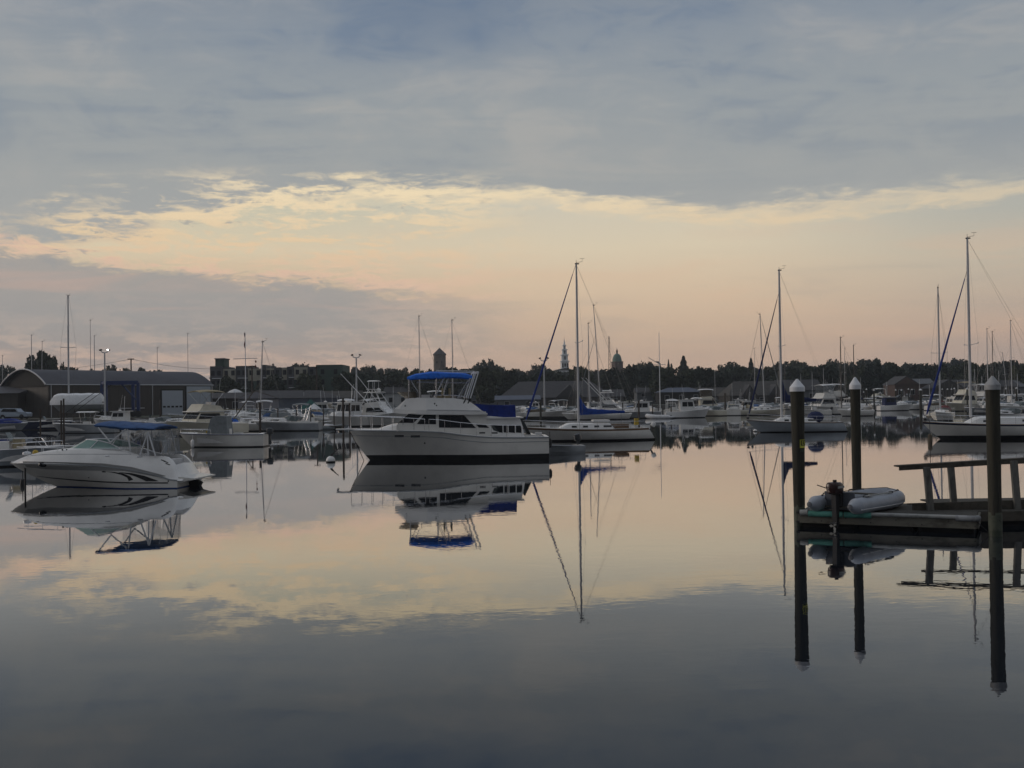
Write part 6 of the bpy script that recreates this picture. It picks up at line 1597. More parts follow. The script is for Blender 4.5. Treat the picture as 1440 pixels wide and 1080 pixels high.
def utility(px, ptop, Yd, label):
    c = GX(px, Yd); z0 = gz(c.x, Yd); H = W(px, ptop, Yd).z-z0; k = Yd/1500
    o = empty('utility_pole', (c.x, Yd, z0), 0, label, 'utility pole')
    MB().tube((0, 0, 0), (0, 0, H), 0.20, 0.14, n=7).build('pole', K['wood'], o)
    MB().box((0, -0.15, H-1.2*k), (9*k, 0.15, 0.2)).build('cross_arm', K['wood'], o)
    mb = MB()
    for s_ in (-4, -2, 2, 4): mb.tube((s_*k, -0.15, H-1.0*k), (s_*k, -0.15, H-0.1*k), 0.08, n=5).build('insulator', K['rubber'], o); mb = MB()
    return o, H+z0
u1, _ = utility(185, 504, 235, 'utility pole with one cross arm above the barrel roof')
u2, _ = utility(355, 514, 235, 'utility pole in front of the green apartment block')
u3, _ = utility(446, 516, 235, 'thin utility pole at the right end of the apartment block')
mb = MB(); A1 = W(185, 505, 235); B1 = W(355, 516.5, 235)
mb.path([A1.lerp(B1, i/16)-Vector((0, 0, 1.1*math.sin(math.pi*i/16))) for i in range(17)], 0.03, 4)
A2 = W(-20, 523, 235); mb.path([A2.lerp(A1, i/12)-Vector((0, 0, 0.9*math.sin(math.pi*i/12))) for i in range(13)], 0.03, 4)
tag(mb.build('power_line', K['rubber']), 'thin power line sagging between the utility poles', 'cable')

def flagmast(px, ptop, Yd, label, yard=None, gaff=None, flags=(), r=0.09, white=True):
    wet = shoreY(GX(px, Yd).x/Yd) > Yd; c = GX(px, Yd); z0 = 0.3 if wet else gz(c.x, Yd)
    H = W(px, ptop, Yd).z-z0; k = Yd/1500; o = empty('flagpole', (c.x, Yd, z0), 0, label, 'flagpole')
    MB().tube((0, 0, 0), (0, 0, H), r, r*0.5, n=7).build('pole', K['aluw' if white else 'darkmast'], o, smooth=True)
    if yard: MB().tube((-yard[1]*k, 0, W(px, yard[0], Yd).z-z0), (yard[1]*k, 0, W(px, yard[0], Yd).z-z0+0.05), 0.05, n=5).build('yard', K['alu'], o)
    if gaff:
        zg = W(px, gaff, Yd).z-z0
        MB().tube((0, 0, zg-5*k), (-15.5*k, 0, zg+4.5*k), 0.06, n=5).build('gaff', K['alu'], o)
        MB().prism([(0, zg-5*k), (-1*k, zg-1*k), (-6*k, zg-1.0*k), (-3*k, zg-3.5*k)], 0.03).build('club_burgee', K['greyc'], o)
    for (fx, f0, f1, m) in flags:
        za, zb_ = W(px, f0, Yd).z-z0, W(px, f1, Yd).z-z0; x = fx*k
        mb = MB(); rings = [[Vector((x+w_*k*(0.6+0.5*math.sin(i*1.3)), math.sin(i*0.9+w_)*0.15, za+(zb_-za)*i/8)) for w_ in (-0.9, 0, 0.9)] for i in range(9)]
        mb.loft(rings, closed=False).build('flag', K[m], o, smooth=True)
    return o
K['flagr'] = mat('faded_red_flag', (0.16, 0.03, 0.035), 0.8, var=0.3, scale=3)
flagmast(346, 467, 150, 'tall white flagpole with a limp red flag and a yard arm', yard=(504.5, 17), flags=((-0.6, 468, 490, 'flagr'), (14.5, 507, 518, 'flagr')))
flagmast(928.5, 467, 190, 'nautical flagpole with a yard and slanted gaff behind the lobster boat', yard=(513, 9), gaff=507)

# ---------------------------------------------------------------- yard things
def boat_lift():
    Yd = 160; o = empty('travel_lift', (GX(160, Yd).x, Yd, 0), 0, 'blue steel travelling boat lift standing in the boatyard', 'boat lift'); k = Yd/1500
    X0 = GX(160, Yd).x; z0 = gz(X0, Yd); f = lambda px: (px-160)*k
    zt = W(160, 538.5, Yd).z
    for px, dy in ((126, 5), (149.5, 0), (171, 5), (195, 0)):
        MB().box((f(px), dy, (zt+z0)/2), (0.42, 0.42, zt-z0)).build('leg', K['lift'], o)
        MB().lathe([(0.02, -0.2), (0.5, -0.2), (0.5, 0.2), (0.02, 0.2)], n=10).build('wheel', K['rubber'], o).matrix_local = Matrix.Translation((f(px), dy-0.1, z0+0.5)) @ Matrix.Rotation(R(90), 4, 'X')
    MB().box((f(172), 0, zt), (4.9, 0.5, 0.6)).build('top_beam', K['lift'], o); MB().box((f(148), 5, zt+0.1), (4.9, 0.5, 0.6)).build('top_beam', K['lift'], o)
    MB().box((f(138), 2.5, zt+0.1), (0.4, 5.2, 0.4), rz=R(25)).build('cross_beam', K['lift'], o)
    MB().tube((f(170), 0, zt), (f(192), 0, zt-2.6), 0.12, n=6).build('brace', K['lift'], o)
    MB().tube((f(150), 0, zt-0.2), (f(96), -3.5, z0+0.1), 0.04, n=4).build('cable', K['rubber'], o); MB().tube((f(158), 0, zt-0.2), (f(108), -3.5, z0+0.1), 0.04, n=4).build('cable', K['rubber'], o)
boat_lift()
def shrink_boat():
    Yd = 163; X0 = GX(109, Yd).x; z0 = gz(X0, Yd); k = Yd/1500
    o = empty('shrink_wrapped_boat', (X0, Yd, z0), math.pi, 'sailboat hull under tight white shrink-wrap on stands in the boatyard', 'boat')
    h = Hull(8.4, 2.9, 1.0, 0.9, 0.9, 0.3, 'sail', -0.2, draft=0.7, tr=0.7); hb_ = h.build(o, [K['grey'], K['grey']]); hb_.location.z = 1.5
    L = 8.5; mb = MB(); rings = []
    for i in range(15):
        u = i/14; x = -4.15+8.3*u; b = max(0.15, h.b(u*0.98+0.01)*1.04); top = 1.15*min(1, math.sin(min(1, u/0.08)*1.57), math.sin(min(1, (1-u)/0.13)*1.57))*(1+0.03*math.sin(i*1.9))
        rings.append([Vector((x, b, 2.0)), Vector((x, b*1.02, 2.45)), Vector((x, b*0.72, 2.6+top*0.75)), Vector((x, 0, 2.6+top)), Vector((x, -b*0.72, 2.6+top*0.75)), Vector((x, -b*1.02, 2.45)), Vector((x, -b, 2.0))])
    mb.loft(rings, closed=False, caps=True).build('shrink_wrap', mat('white_shrink_wrap', (0.86, 0.88, 0.90), 0.45, var=0.06, scale=2, bump=0.3), o, smooth=True)
    for x in (-2.6, 0, 2.2):
        for sd in (1, -1): MB().tube((x, sd*1.4, 0), (x, sd*0.8, 1.6), 0.06, n=5).build('boat_stand', K['wood'], o)
    zt = W(98, 415.5, Yd).z-z0
    m = MB().tube((1.3, 0, 1.8), (1.3, 0, zt), 0.14, 0.10, n=8).build('mast', K['alu'], o, smooth=True)
    zs = W(98, 489, Yd).z-z0; MB().path([(1.3-1.25, 0.1, zs+0.08), (1.3, 0, zs), (1.3+1.25, -0.1, zs+0.08)], 0.045, 5).build('spreader', K['alu'], m)
    MB().tube((1.3+1.25, -0.1, zs+0.08), (1.3+0.1, 0, zt), 0.015, n=3).tube((1.3-1.25, 0.1, zs+0.08), (1.3-0.1, 0, zt), 0.015, n=3).tube((1.3+1.25, -0.1, zs), (2.9, -1.1, 2.0), 0.015, n=3).tube((1.3-1.25, 0.1, zs), (0.2, 1.1, 2.0), 0.015, n=3).build('shroud', K['wire'], o)
    MB().tube((1.0, 0, zt), (1.6, 0, zt+0.1), 0.03, n=4).tube((1.2, 0, zt), (0.95, 0, zt+0.35), 0.02, n=4).build('masthead_vane', K['rubber'], m)
shrink_boat()
def car(px, py, Yd, label, m, rz=0.0, group=None):
    c = GX(px, Yd); z0 = gz(c.x, Yd); o = empty('parked_car', (c.x, Yd, z0), rz, label, 'car', group)
    MB().prism([(-2.2, 0.35), (2.2, 0.35), (2.25, 0.8), (2.0, 0.98), (1.0, 1.05), (0.55, 1.55), (-1.5, 1.62), (-2.15, 1.05)], lambda x, z: 0.9 if z < 1.1 else 0.78).build('body', m, o)
    both_sides([(-1.7, 1.08), (0.75, 1.08), (0.42, 1.48), (-1.4, 1.52)], lambda x, z: 0.87-0.16*(z-1.08), 0.02).build('side_window', K['glass'], o)
    for x in (-1.4, 1.4):
        for sd in (1, -1):
            MB().lathe([(0.02, -0.1), (0.34, -0.1), (0.34, 0.1), (0.02, 0.1)], n=12).build('wheel', K['rubber'], o).matrix_local = Matrix.Translation((x, sd*0.85, 0.34)) @ Matrix.Rotation(R(90), 4, 'X')
K['carblue'] = mat('pale_blue_car_paint', (0.36, 0.42, 0.50), 0.3, var=0.03); K['cardark'] = mat('dark_car_paint', (0.03, 0.03, 0.035), 0.3, var=0.03)
car(21, 583, 160, 'pale blue pick-up style car parked in the boatyard at the left', K['carblue'])
car(-3, 583, 162, 'pale car cut by the left edge of the boatyard', K['carblue'])
car(752, 562, 270, 'dark car parked before the clubhouse', K['cardark']); car(1272, 562, 285, 'dark car parked below the brick boathouse', K['cardark'])
def canopy(px, py0, py1, w, Yd, label, m, z=None, lit=False, name='canopy_tent'):
    c = GX(px, Yd); z0 = gz(c.x, Yd) if Yd > shoreY(c.x/Yd) else 0.35; k = Yd/1500; ze = W(px, py1, Yd).z-z0; zt = W(px, py0, Yd).z-z0
    o = empty(name, (c.x, Yd, z0), 0, label, 'tent'); W_ = w*k
    MB()._add([Vector(v) for v in ((-W_/2, -1.6, ze), (W_/2, -1.6, ze), (W_/2, 1.6, ze), (-W_/2, 1.6, ze), (0, 0, zt))], [(0, 1, 4), (1, 2, 4), (2, 3, 4), (3, 0, 4)]).build('roof', K[m], o)
    for sx in (-1, 1):
        for sy in (-1, 1): MB().tube((sx*W_/2*0.97, sy*1.55, 0), (sx*W_/2*0.97, sy*1.55, ze), 0.04, n=5).build('post', K['aluw'], o)
    if lit: MB().quad((-W_/2*0.8, 1.4, 0.6), (W_/2*0.8, 1.4, 0.6), (W_/2*0.8, 1.4, ze*0.9), (-W_/2*0.8, 1.4, ze*0.9)).build('lit_panel', mat('lamplit_awning_wall', (0.6, 0.5, 0.35), 0.7, emit=(1.0, 0.72, 0.42, 0.05)), o)
canopy(437, 561, 575, 26, 150, 'dark green pitched awning beside the blue boathouse', 'green')
canopy(442, 567, 575, 14, 146, 'small white canopy lit from inside beside the green awning', 'whitec', lit=True)
def umbrella():
    Yd = 150; c = GX(331, Yd); z0 = gz(c.x, Yd); k = Yd/1500; zt = W(331, 547, Yd).z-z0; ze = W(331, 552, Yd).z-z0
    o = empty('white_umbrella', (c.x, Yd, z0), 0, 'white parasol above the boatyard left of the flagpole', 'umbrella')
    MB().lathe([(11*k, ze), (7*k, ze+0.28), (0.1, zt)], n=8, caps=False).build('canopy', K['whitec'], o); MB().tube((0, 0, 0), (0, 0, zt), 0.04, n=6).build('pole', K['aluw'], o)
umbrella()
# two dark fender posts standing in the left water, and other plain dock piles
def pile(px, ptop, wl, wpx, label, cap=None, group=None, m='wood', Yd=None):
    Yd = Yd or YW(px, wl); c = GX(px, Yd); H = W(px, ptop, Yd).z; r = wpx/2/1500*Yd
    o = empty('marina_piling', (c.x, Yd, 0), 0, label, 'piling', group)
    MB().tube((0, 0, -0.6), (0, 0, H-(0.3 if cap else 0)), r, r*0.92, n=8).build('shaft', K[m], o, smooth=True)
    if cap: MB().lathe([(r*1.15, H-0.32), (r*1.15, H-0.2), (0.02, H)], n=10).build('cap', K[cap], o)
pile(57, 575, 625, 2.6, 'dark post left of the paired posts in front of the navy boat')
pile(86.5, 563, 630, 2.8, 'left post of the close pair behind the nearest cuddy windscreen')
pile(90, 560.5, 629, 2.8, 'right and taller post of the close pair behind the nearest cuddy windscreen')
pile(483, 560, 617, 3.0, 'dark piling standing left of the large cruiser bow rail')
pile(492, 567, 605, 2.4, 'short dark piling right of the cruiser bow piling')
pile(366, 566, 612, 3.4, 'brown piling left of the radar-arch express cruiser')
pile(1020, 553, 584, 2.6, 'brown piling right of the brown-topped trawler')
pile(898.5, 563.5, 589, 2.8, 'brown piling in front of the walkaround boat')
pile(760.5, 566, 592, 3.0, 'weathered piling beside the centre sailboat bow', m='pile')
pile(225.5, 563, 600, 2.6, 'dark pole left of the tall white shed door')
CPX = [1219, 1229.5, 1247.5, 1260, 1268, 1278, 1283, 1295, 1325.5, 1333, 1338.5, 1342.5, 1360.5, 1388, 1430, 1215, 1238, 1415]
CPL_ = ordinals(CPX, 'capped marina piling')
MPX = [(700, 566, 585), (720, 567, 586), (812, 566, 586), (944, 572, 588), (1003, 560, 582), (1046, 566, 583), (333, 572, 600), (391, 574, 602), (417, 572, 602), (437, 573, 603), (455, 575, 602), (470, 572, 603), (506, 570, 597), (570, 566, 588), (876, 566, 588), (918, 568, 588), (1090, 562, 580), (1134, 560, 578), (1190, 556, 577), (1308, 552, 575), (1372, 552, 576), (1403, 552, 576)]
MPL = ordinals([q_[0] for q_ in MPX], 'thin brown marina piling')
for px, pt, wl, w_ in ((1219, 546, 576, 2), (1229.5, 547, 580, 2.4), (1247.5, 541, 571, 1.5), (1260, 547, 577, 2), (1268, 547.5, 573, 2), (1278, 546, 573, 1.8), (1283, 546.5, 573, 1.8), (1295, 546.5, 578, 4), (1325.5, 546, 573, 1.6), (1333, 546, 573, 2), (1338.5, 546, 573, 1.8), (1342.5, 545, 575, 2), (1360.5, 545, 579, 2.2), (1388, 544.5, 575, 2.2), (1430, 544, 578, 2.4), (1215, 550, 575, 1.6), (1238, 551, 574, 1.6), (1415, 545, 574, 2)):
    pile(px, pt, wl, w_, CPL_[px], 'cap', 'capped pilings along the right marina', m='pile')
for px, pt, wl in MPX:
    pile(px, pt, wl, 1.8, MPL[px], None, 'thin pilings along the marina docks')

def dock(px0, px1, wl, label, w=2.2, z=0.42):
    a = G(px0, wl); b = G(px1, wl+(px0-px1)*0.01396); d = b-a; o = empty('floating_dock', a, math.atan2(d.y, d.x), label, 'dock'); L = d.length
    MB().box((L/2, w/2, z-0.06), (L, w, 0.12)).build('deck', K['plankd'], o); MB().box((L/2, w/2, z/2-0.1), (L-0.3, w-0.3, z-0.1)).build('floats', K['float'], o)
dock(372, 482, 605.5, 'long dark floating dock left of the large cruiser'); dock(690, 812, 590.5, 'floating dock behind the cruiser stern'); dock(812, 940, 589, 'floating dock running behind the cream sailboat')
dock(-20, 62, 598, 'floating dock behind the navy hulled boat'); dock(200, 262, 600, 'short dock beneath the white shed door'); dock(1000, 1052, 581.5, 'dock beside the brown-topped trawler')
dock(1228, 1318, 576.5, 'right marina dock nearest the middle piling'); dock(1330, 1460, 575.5, 'right marina dock behind the grey-capped piling'); dock(1130, 1228, 578.5, 'dock behind the pale grey sailboat')

# ------------------------------------------------------------------ thin morning haze
def haze():
    m = bpy.data.materials.new('morning_haze'); m.use_nodes = True; n = m.node_tree.nodes; n.clear()
    v = n.new('ShaderNodeVolumePrincipled'); v.inputs['Density'].default_value = 0.00026; v.inputs['Color'].default_value = (0.80, 0.87, 0.95, 1); v.inputs['Anisotropy'].default_value = 0.2
    o = n.new('ShaderNodeOutputMaterial'); m.node_tree.links.new(v.outputs[0], o.inputs['Volume'])
    b = MB().box((0, 690, 27.5), (2640, 1460, 60)); tag(b.build('haze', m), kind='stuff')
haze()
# ================================================================== the fleet
def at(px, wl): return GX(px, YW(px, wl))
BR, BL = 0.0, math.pi          # bow right / bow left
GM = 'motor boats in the left marina'
# left
console('navy hulled boat with a pale gunwale lying behind the paired posts', at(62, 604), BR, L=7.6, B=2.5, FB=1.15, FS=1.05, hull='navy', top=None, motor=0, cover=None, group=None)
console('grey fishing boat with a long white hardtop left of the blue bimini', at(120, 609), BL, L=7.4, B=2.5, FB=1.15, FS=0.95, hull='grey', top='gelw', motor=1, group=None)
o, h = console('boat under a dark blue cover cut by the left edge', at(4, 606), BR, L=6.4, B=2.3, FB=1.0, FS=0.9, hull='grey', top=None, motor=0, cover='navyblue', group=None)
pilothouse('white fishing boat with a wheelhouse and roof gear under the blue boat lift', at(171, 600), BL, L=8.0, B=2.8, FB=1.2, FS=0.8, xh=(-0.9, 1.3), hh=1.25, group=None, mastz=2.2, hull='gelw')
console('small white runabout beneath the left white shed door', at(212, 601), BL, L=4.6, B=2.0, FB=0.9, FS=0.7, top=None, motor=1, group=None)
express('low white sport boat moored left of the cream bimini cruiser', at(236, 603), BR, L=5.4, B=2.2, FB=1.0, FS=0.8, arch=False, group=None)
flybridge('cream flybridge boat with a dark hull and tan bimini before the white shed doors', at(287, 612), BL+R(52), L=8.6, B=3.2, FB=1.5, FS=1.1, hull='cream', top='tan', househ=1.1, bridgeh=0.7, group=None)
pilothouse('tan covered workboat behind the cream bimini cruiser', at(330, 592), BR, L=7, B=2.6, FB=1.0, FS=0.8, hull='tan', xh=(-2.4, 1.0), hh=1.15, top='cream', group=None, mastz=0.6, roofm='tan')
express('white sport boat with a bright blue ball cover behind the canvas shelter boat', at(336, 603), BR+R(20), L=6.0, B=2.3, FB=1.0, FS=0.8, arch=False, cover='blue', group=None)
express('grey express cruiser with a grey canvas radar arch left of the long dock', at(404, 606), BL, L=7.2, B=2.6, FB=1.15, FS=0.95, hull='grey', top='greyc', arch=True, stripe='gelw', topz=2.9, group=None)
express('white cuddy with blue tarp behind the canvas shelter boat', at(372, 599), BL+R(10), L=6.6, B=2.4, FB=1.1, FS=0.9, cover='blue', arch=False, group=None)
console('small white skiff among the outboards at the green awning', at(440, 602), BR, L=4.6, B=1.9, FB=0.8, FS=0.6, top=None, motor=1, group=None)
inflatable('grey inflatable tied at the long dock beyond the grey express cruiser', at(459, 604), R(20), L=3.4, m='greyc', group=None)
inflatable('pale inflatable at the right end of the long dock', at(474, 603), R(150), L=3.2, m='whitec', group=None)
console('white centre console with a white T-top beside the lamp post', at(488, 599), BL, L=6.4, B=2.3, FB=1.1, FS=0.8, top='gelw', motor=2, group=None)
pilothouse('white hardtop boat with grey curtains left of the tuna tower', at(478, 593), BR, L=7.2, B=2.7, FB=1.2, FS=0.9, xh=(-0.8, 1.2), hh=1.5, group=None)
sportfisher('white sport fishing boat with a tall pipe tower and outriggers left of the large cruiser', at(531, 599), R(-22), L=9.0, B=3.2, group=None, scale=1.02, towerh=2.7, outr=6.6)
flybridge('white flybridge cruiser hidden behind the large cruiser foredeck', at(610, 590), BL, L=9, top='gelw', hard=True, group=None)
# masts of boats lying behind the large cruiser
sailboat('sailboat whose slim mast stands left of the stone tower', at(594.5, 592), BL, L=9, H=W(594.5, 444, YW(594.5, 592)).z, mx=0.4, lod=1, group=None, spreaders=(0.52,), wr=0.012, cover='navyc', r=0.085)
sailboat('sailboat whose slim mast stands right of the stone tower', at(641, 592), BL, L=9, H=W(641, 449.5, YW(641, 592)).z, mx=0.4, lod=1, group=None, spreaders=(0.6,), wr=0.012, cover='tan', r=0.085)
for i, px in enumerate((664, 677, 690)):
    express('white covered cruiser, '+['first', 'second', 'third'][i]+' from the left in the row beyond the blue aft canvas', at(px, 583), BL+R(60), L=8, B=2.8, FB=1.5, FS=1.2, cover='whitec', arch=False, group='covered cruisers beyond the large cruiser')
# middle
express('white cuddy with its bow just right of the blue aft canvas', at(738, 588), BR, L=5.4, B=2.2, FB=1.1, FS=0.9, arch=False, group=None, ws='clear')
express('white express cruiser with a brown tarp behind the blue furled jib', at(768, 588.5), BR, L=6.8, B=2.5, FB=1.3, FS=1.0, arch=False, cover='brown', group=None, ws='ws')
express('long white cabin boat directly behind the boom of the cream sailboat', at(806, 587.5), BR, L=7.5, B=2.6, FB=1.3, FS=1.0, arch=True, group=None, topz=2.9, top='greyc')
sportfisher('white tower fishing boat behind the sail cover of the cream sailboat', at(857, 588), R(-15), L=8.6, B=3.1, group=None, scale=0.95, towerh=1.6, outr=6.8)
pilothouse('white walkaround boat with a clear-curtained hardtop right of the sail cover', at(900, 588), BL, L=6.2, B=2.4, FB=1.0, FS=1.0, hull='grey', xh=(-1.4, 1.0), hh=1.5, group=None, mastz=0.5)
inflatable('large white rigid inflatable lying between the walkaround and the lobster boat', at(929, 588.5), R(160), L=4.0, m='whitec', group=None, tr=0.32)
pilothouse('white lobster boat with an open aft canopy and square windows, bow to the right', at(966, 587.5), BR, L=6.6, B=2.5, FB=1.35, FS=0.9, hull='gelw', xh=(-1.1, 1.2), hh=1.6, aft=(-3.1, -1.4), group=None, mastz=1.0, roofext=0.1)
express('white hardtop cruiser behind the lobster boat bow', at(992, 583), BR, L=6.4, B=2.5, FB=1.2, FS=0.9, top='gelw', arch=False, group=None, topz=2.9)
flybridge('brown-curtained trawler with a long enclosed upper deck', at(1000, 581), BR, L=6.8, B=2.8, FB=1.3, FS=1.1, hull='cream', top='gelw', curtain='brown', househ=1.5, bridgeh=0.5, group=None, x0=-2.2, x1=1.4)
express('cream motorboat lying low before the brown-curtained trawler', at(1000, 585), BL, L=4.6, B=2.2, FB=1.1, FS=0.9, hull='cream', arch=False, group=None)
express('white sport boat seen stern-on beyond the brown piling', at(1033, 584), R(75), L=6.5, B=2.5, FB=1.2, FS=1.0, arch=True, group=None)
sailboat('cream sailboat with a tan dodger and a leaning mast left of the pale grey sailboat', at(1072, 583.8), BR, L=7.6, B=2.6, FB=1.05, FS=0.9, H=W(1077, 441, YW(1077, 583.8)).z, mx=0.4, hull='cream', lod=1, group=None, dodger='tan', spreaders=(0.42,), tilt=0.5, genoa='greyc', gw=0.09, rakeS=0.2, tr=0.65, r=0.1, wr=0.012)
pilothouse('small white cabin boat with orange windows left of the cream sailboat', at(1052, 582), BL, L=5, B=2.2, FB=1.1, FS=0.9, xh=(-0.8, 1.2), hh=1.3, group=None)
flybridge('white flybridge yacht with a clear enclosure between the two left pilings', at(1158, 583), BL+R(28), L=9.0, B=3.3, FB=1.5, FS=1.15, top='gelw', curtain='clear', hard=True, househ=1.35, bridgeh=0.8, group=None, topz=None)
console('boat under a navy awning before the white flybridge yacht', at(1143, 584), BL, L=5.4, B=2.1, FB=0.95, FS=0.8, top='navyc', motor=1, group=None)
flybridge('white two-deck houseboat left of the middle piling', at(1181, 577), BR, L=8.4, B=3.2, FB=1.2, FS=1.1, top='gelw', hard=True, househ=1.9, bridgeh=0.9, x0=-2.6, x1=2.0, group=None)
sailboat('white sailboat with a dark slim mast partly behind the middle piling', at(1203, 585), BL, L=5.2, B=2.1, FB=1.0, FS=0.85, H=W(1184, 475, YW(1184, 585)).z, mx=2.0, hull='gel', lod=1, group=None, mastm='darkmast', spreaders=(), rakeS=0.2, tr=0.7, r=0.1, boomlen=0, rake=0.7, wr=0.008)
sailboat('sailboat whose short dark mast rises over the middle piling cap', at(1204, 577), BL, L=7, H=W(1204, 485, YW(1204, 577)).z, mx=0.3, lod=0, group=None, mastm='darkmast', r=0.12)
# right
pilothouse('white trawler with a navy canopy left of the thick capped piling', at(1259, 577.5), BR, L=6.3, B=2.5, FB=1.25, FS=0.95, hull='gelw', xh=(-2.2, 0.0), hh=1.5, top='navyc', group=None)
express('white bowrider moored at the right marina dock', at(1287, 576), BR, L=5.4, B=2.3, FB=1.1, FS=0.9, arch=False, group=None)
console('small white boat with a T-top beside the capped pilings', at(1226, 577), BR, L=5.2, B=2.2, FB=1.0, FS=0.8, top='whitec', group=None)
flybridge('cream flybridge trawler seen over the end-on sailboat', at(1234, 571), BL+R(15), L=8, top='gelw', hard=True, hull='cream', group=None)
sailboat('white sailboat lying nearly bow-on with a slim mast and maroon canvas', at(1324, 592), BL+R(58), L=6.8, B=2.4, FB=1.1, FS=0.9, H=W(1322, 404, YW(1322, 592)).z, mx=0.6, lod=1, group=None, dodger='redc', spreaders=(0.46,), rakeS=0.0, tr=0.75, r=0.09, boomlen=2.4, cover='redc', wr=0.010, boot=0.14)
flybridge('tan trawler yacht with a flybridge between the slim mast and the tall sailboat mast', at(1357, 578), BL+R(20), L=8.2, B=3.2, FB=1.5, FS=1.2, hull='cream', househ=1.6, bridgeh=0.8, top='tan', group=None, arch=True)
express('white cruiser with a brown cockpit cover behind the bow-on sailboat', at(1328, 577), BR, L=6.6, B=2.5, FB=1.1, FS=0.9, top='whitec', arch=False, group=None, cover='brown', topz=2.9)
flybridge('white flybridge boat right of the tan trawler', at(1380, 577), BL+R(40), L=8, B=3.0, top='gelw', hard=True, group=None, curtain='clear')
console('open white boat with grey hardtop left of the grey-capped piling', at(1384, 582), BL, L=6.0, B=2.3, FB=1.0, FS=0.8, hull='grey', top='whitec', group=None)
express('white cruiser hull behind the right edge pilings', at(1428, 582), BL, L=7.4, B=2.6, FB=1.3, FS=1.0, arch=True, group=None)
pilothouse('white wheelhouse boat with a bright roof right of the grey-capped piling', at(1425, 577), BR, L=7.4, B=2.7, FB=1.2, FS=0.9, xh=(-0.6, 1.6), hh=1.6, group=None)
express('white sport boat bow-on beside the right edge', at(1415, 592), BL+R(30), L=5.6, B=2.2, FB=0.9, FS=0.7, arch=False, group=None, motor=True)
for px, pt, wl, lb, dk in ((1393.5, 462, 576, 'slim-masted sailboat left of the two masts behind the right sailboat', 0), (1401, 466, 576, 'dark-masted sailboat right of the two masts behind the right sailboat', 1), (1427, 450.5, 578, 'sailboat whose grey mast stands nearest the right edge', 0), (1418, 496, 572, 'sailboat with a short leaning mast near the right edge', 0),
                          (833, 454, 590, 'sailboat whose middle mast shows just right of the cream sailboat mast', 0), (849.5, 428.5, 590, 'tall-masted sailboat right of the cream sailboat mast', 0),
                          (1065, 490, 574, 'small sailboat far behind the cream sailboat with tan dodger', 0), (1192, 490, 572, 'far sailboat between the two dark masts', 0), (980, 532, 573, 'far small mast above the pavilion roof', 0), (1009, 521, 574, 'far sailboat mast right of the brown-curtained trawler', 0),
                          (1130, 525, 574, 'far sailboat mast left of the flybridge yacht', 0), (1146, 522, 574, 'far white mast over the flybridge yacht', 0), (1162, 517, 574, 'far white mast right of the flybridge yacht antenna', 0), (1375, 518, 573, 'far short mast behind the tan trawler', 0), (693, 541, 575, 'far white mast before the clubhouse', 0), (716, 541, 575, 'far white mast left of the clubhouse wing', 0)):
    Yd = YW(px, wl); big = px in (849.5,)
    sailboat(lb, GX(px-2, Yd), BL if px not in (1418,) else BR, L=8.5 if pt < 480 else 6.5, H=W(px, pt, Yd).z, mx=0.2, lod=1 if pt < 500 else 0, group=None, mastm='darkmast' if dk else None, r=0.085 if pt < 480 else 0.07, spreaders=(0.55,), wr=0.012, genoa='greyc' if big else None, gtop=0.72, boomlen=2.5, tilt=0.9 if px in (1418,) else (-0.9 if big else 0.0), cover='greyc')
SM = [(388, 553), (430, 550), (470, 548), (520, 545), (556, 542), (578, 540), (650, 540), (672, 544), (736, 545), (898, 540), (948, 545), (1032, 538), (1094, 540), (1115, 536), (1213, 530), (1250, 536), (1296, 532), (1310, 540), (1350, 534), (1384, 528), (1408, 520), (1434, 525)]
SL = ordinals([a for a, b in SM], 'far short mast')
for px, pt in SM:
    wl = 575 if px > 600 else 588; Yd = YW(px, wl)
    sailboat(SL[px], GX(px-1, Yd), BL, L=5.8, H=W(px, pt, Yd).z, mx=0.2, lod=0, group='small far sailboats', r=0.06, spreaders=(), boomlen=2.0, cover='navyc' if px % 2 else 'greyc')
# boats ashore behind the shed: only their masts show above the roof
for px, pt, lb in ((45, 471, 'mast of a stored sailboat left above the arched shed end'), (58.5, 480, 'thinner leaning mast beside the bushy tree'), (96, 459, 'short mast overlapping the tallest boatyard mast'), (128, 450, 'slender mast left of the lit lamp'), (133.5, 472, 'white mast right of the slender boatyard mast'), (222, 489, 'short mast above the middle of the barrel roof'), (265, 469, 'tall thin mast above the right end of the barrel roof'), (4, 500, 'short mast at the far left edge')):
    Yd = 222; c = GX(px, Yd); z0 = gz(c.x, Yd)+0.9
    sailboat('stored sailboat: '+lb, (c.x, Yd, z0), BL, L=7.5, H=W(px, pt, Yd).z-z0, mx=0.0, lod=0, group=None, boomlen=0, r=0.10 if px in (45, 133.5) else 0.075, tilt=0.25 if px == 58.5 else 0, spreaders=())
sailboat('sailboat with a dark furled sail hoisted halfway, right of the red flag', at(366, 606), BL, L=6.5, H=W(363.5, 480, YW(366, 606)).z, mx=0.0, lod=1, group=None, r=0.07, tilt=0.35, boomlen=0, wr=0.01, spreaders=(), genoa='brown', gtop=0.5)
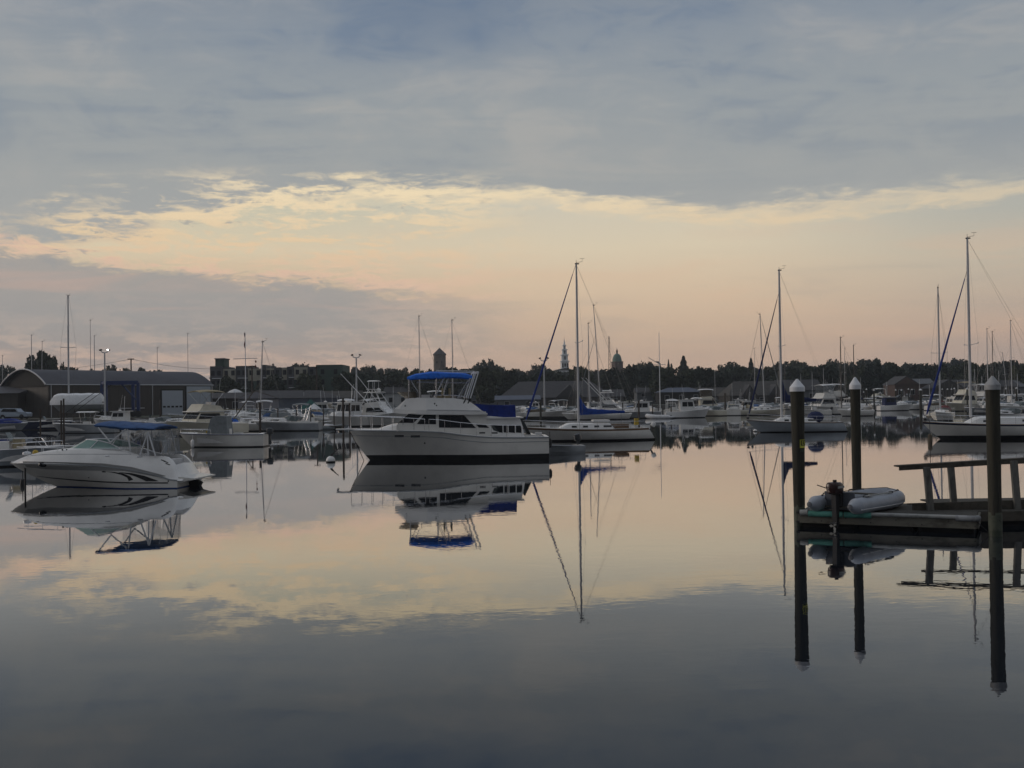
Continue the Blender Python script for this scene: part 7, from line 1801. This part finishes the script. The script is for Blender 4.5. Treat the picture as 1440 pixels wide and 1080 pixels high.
# filler: small boats in the rows behind, few pixels each
rnd = random.Random(21)
fill = [(350, 594), (385, 593), (398, 590), (425, 594), (455, 592), (505, 590), (572, 588), (588, 586), (706, 582), (724, 580), (752, 580), (785, 580), (822, 581), (884, 581), (914, 579), (1014, 578), (1040, 577), (1086, 576), (1108, 576), (1132, 577), (1206, 575), (1245, 572), (1272, 571), (1298, 571), (1312, 573), (1345, 572), (1369, 572), (1397, 572), (1410, 572), (1437, 572), (448, 597), (468, 596), (432, 588), (512, 594), (495, 592), (410, 586), (1150, 576), (1172, 573), (1221, 571), (1262, 570), (1388, 575), (1405, 578), (1024, 582), (1060, 579), (760, 577), (776, 583), (833, 584), (352, 598), (391, 600), (418, 599), (462, 600), (500, 598), (520, 590), (343, 590), (378, 586), (405, 592), (440, 590), (180, 592), (202, 594), (478, 588), (486, 594), (1156, 579), (1178, 580), (1330, 570), (1352, 575), (1399, 574), (1419, 575), (362, 601), (430, 600), (450, 592), (492, 600), (508, 597), (650, 582), (744, 583), (795, 585), (846, 586), (872, 585), (948, 583), (1080, 581), (1120, 580), (1137, 579), (1163, 577), (1196, 577), (1232, 577), (1252, 573), (1275, 574), (1303, 575), (1318, 571), (1341, 577), (1360, 574), (1376, 573), (1392, 578), (1432, 579)]
adj = ['tarp-covered', 'blue-covered', 'open', 'tan-covered', 'white-roofed', 'arched']
FL = ordinals([q_[0] for q_ in fill], 'small rear boat')
for i, (px, wl) in enumerate(fill):
    k = i % 6; rz = rnd.choice([BR, BL, R(60), R(120), BL+R(50)])+R(rnd.uniform(-12, 12)); lb = FL[px].replace('rear', adj[k]+' rear')
    g = 'small boats in the rear rows'
    if k in (0, 1, 3): fo = express(lb, at(px, wl), rz, L=6+rnd.random()*1.5, B=2.4, FB=1.25, FS=1.0, arch=False, cover=('greyc', 'blue2', None, 'tan')[k], group=g)
    elif k == 2: fo = console(lb, at(px, wl), rz, L=5.8, top=None, group=g)
    elif k == 4: fo = pilothouse(lb, at(px, wl), rz, L=6.5, B=2.5, FB=1.15, FS=0.9, xh=(-0.8, 1.2), hh=1.4, group=g)
    else: fo = express(lb, at(px, wl), rz, L=6.5, B=2.4, FB=1.1, FS=0.9, arch=True, top='whitec', group=g, topz=2.7)
    if px < 520: fo[0].scale = (1.25, 1.25, 1.25)
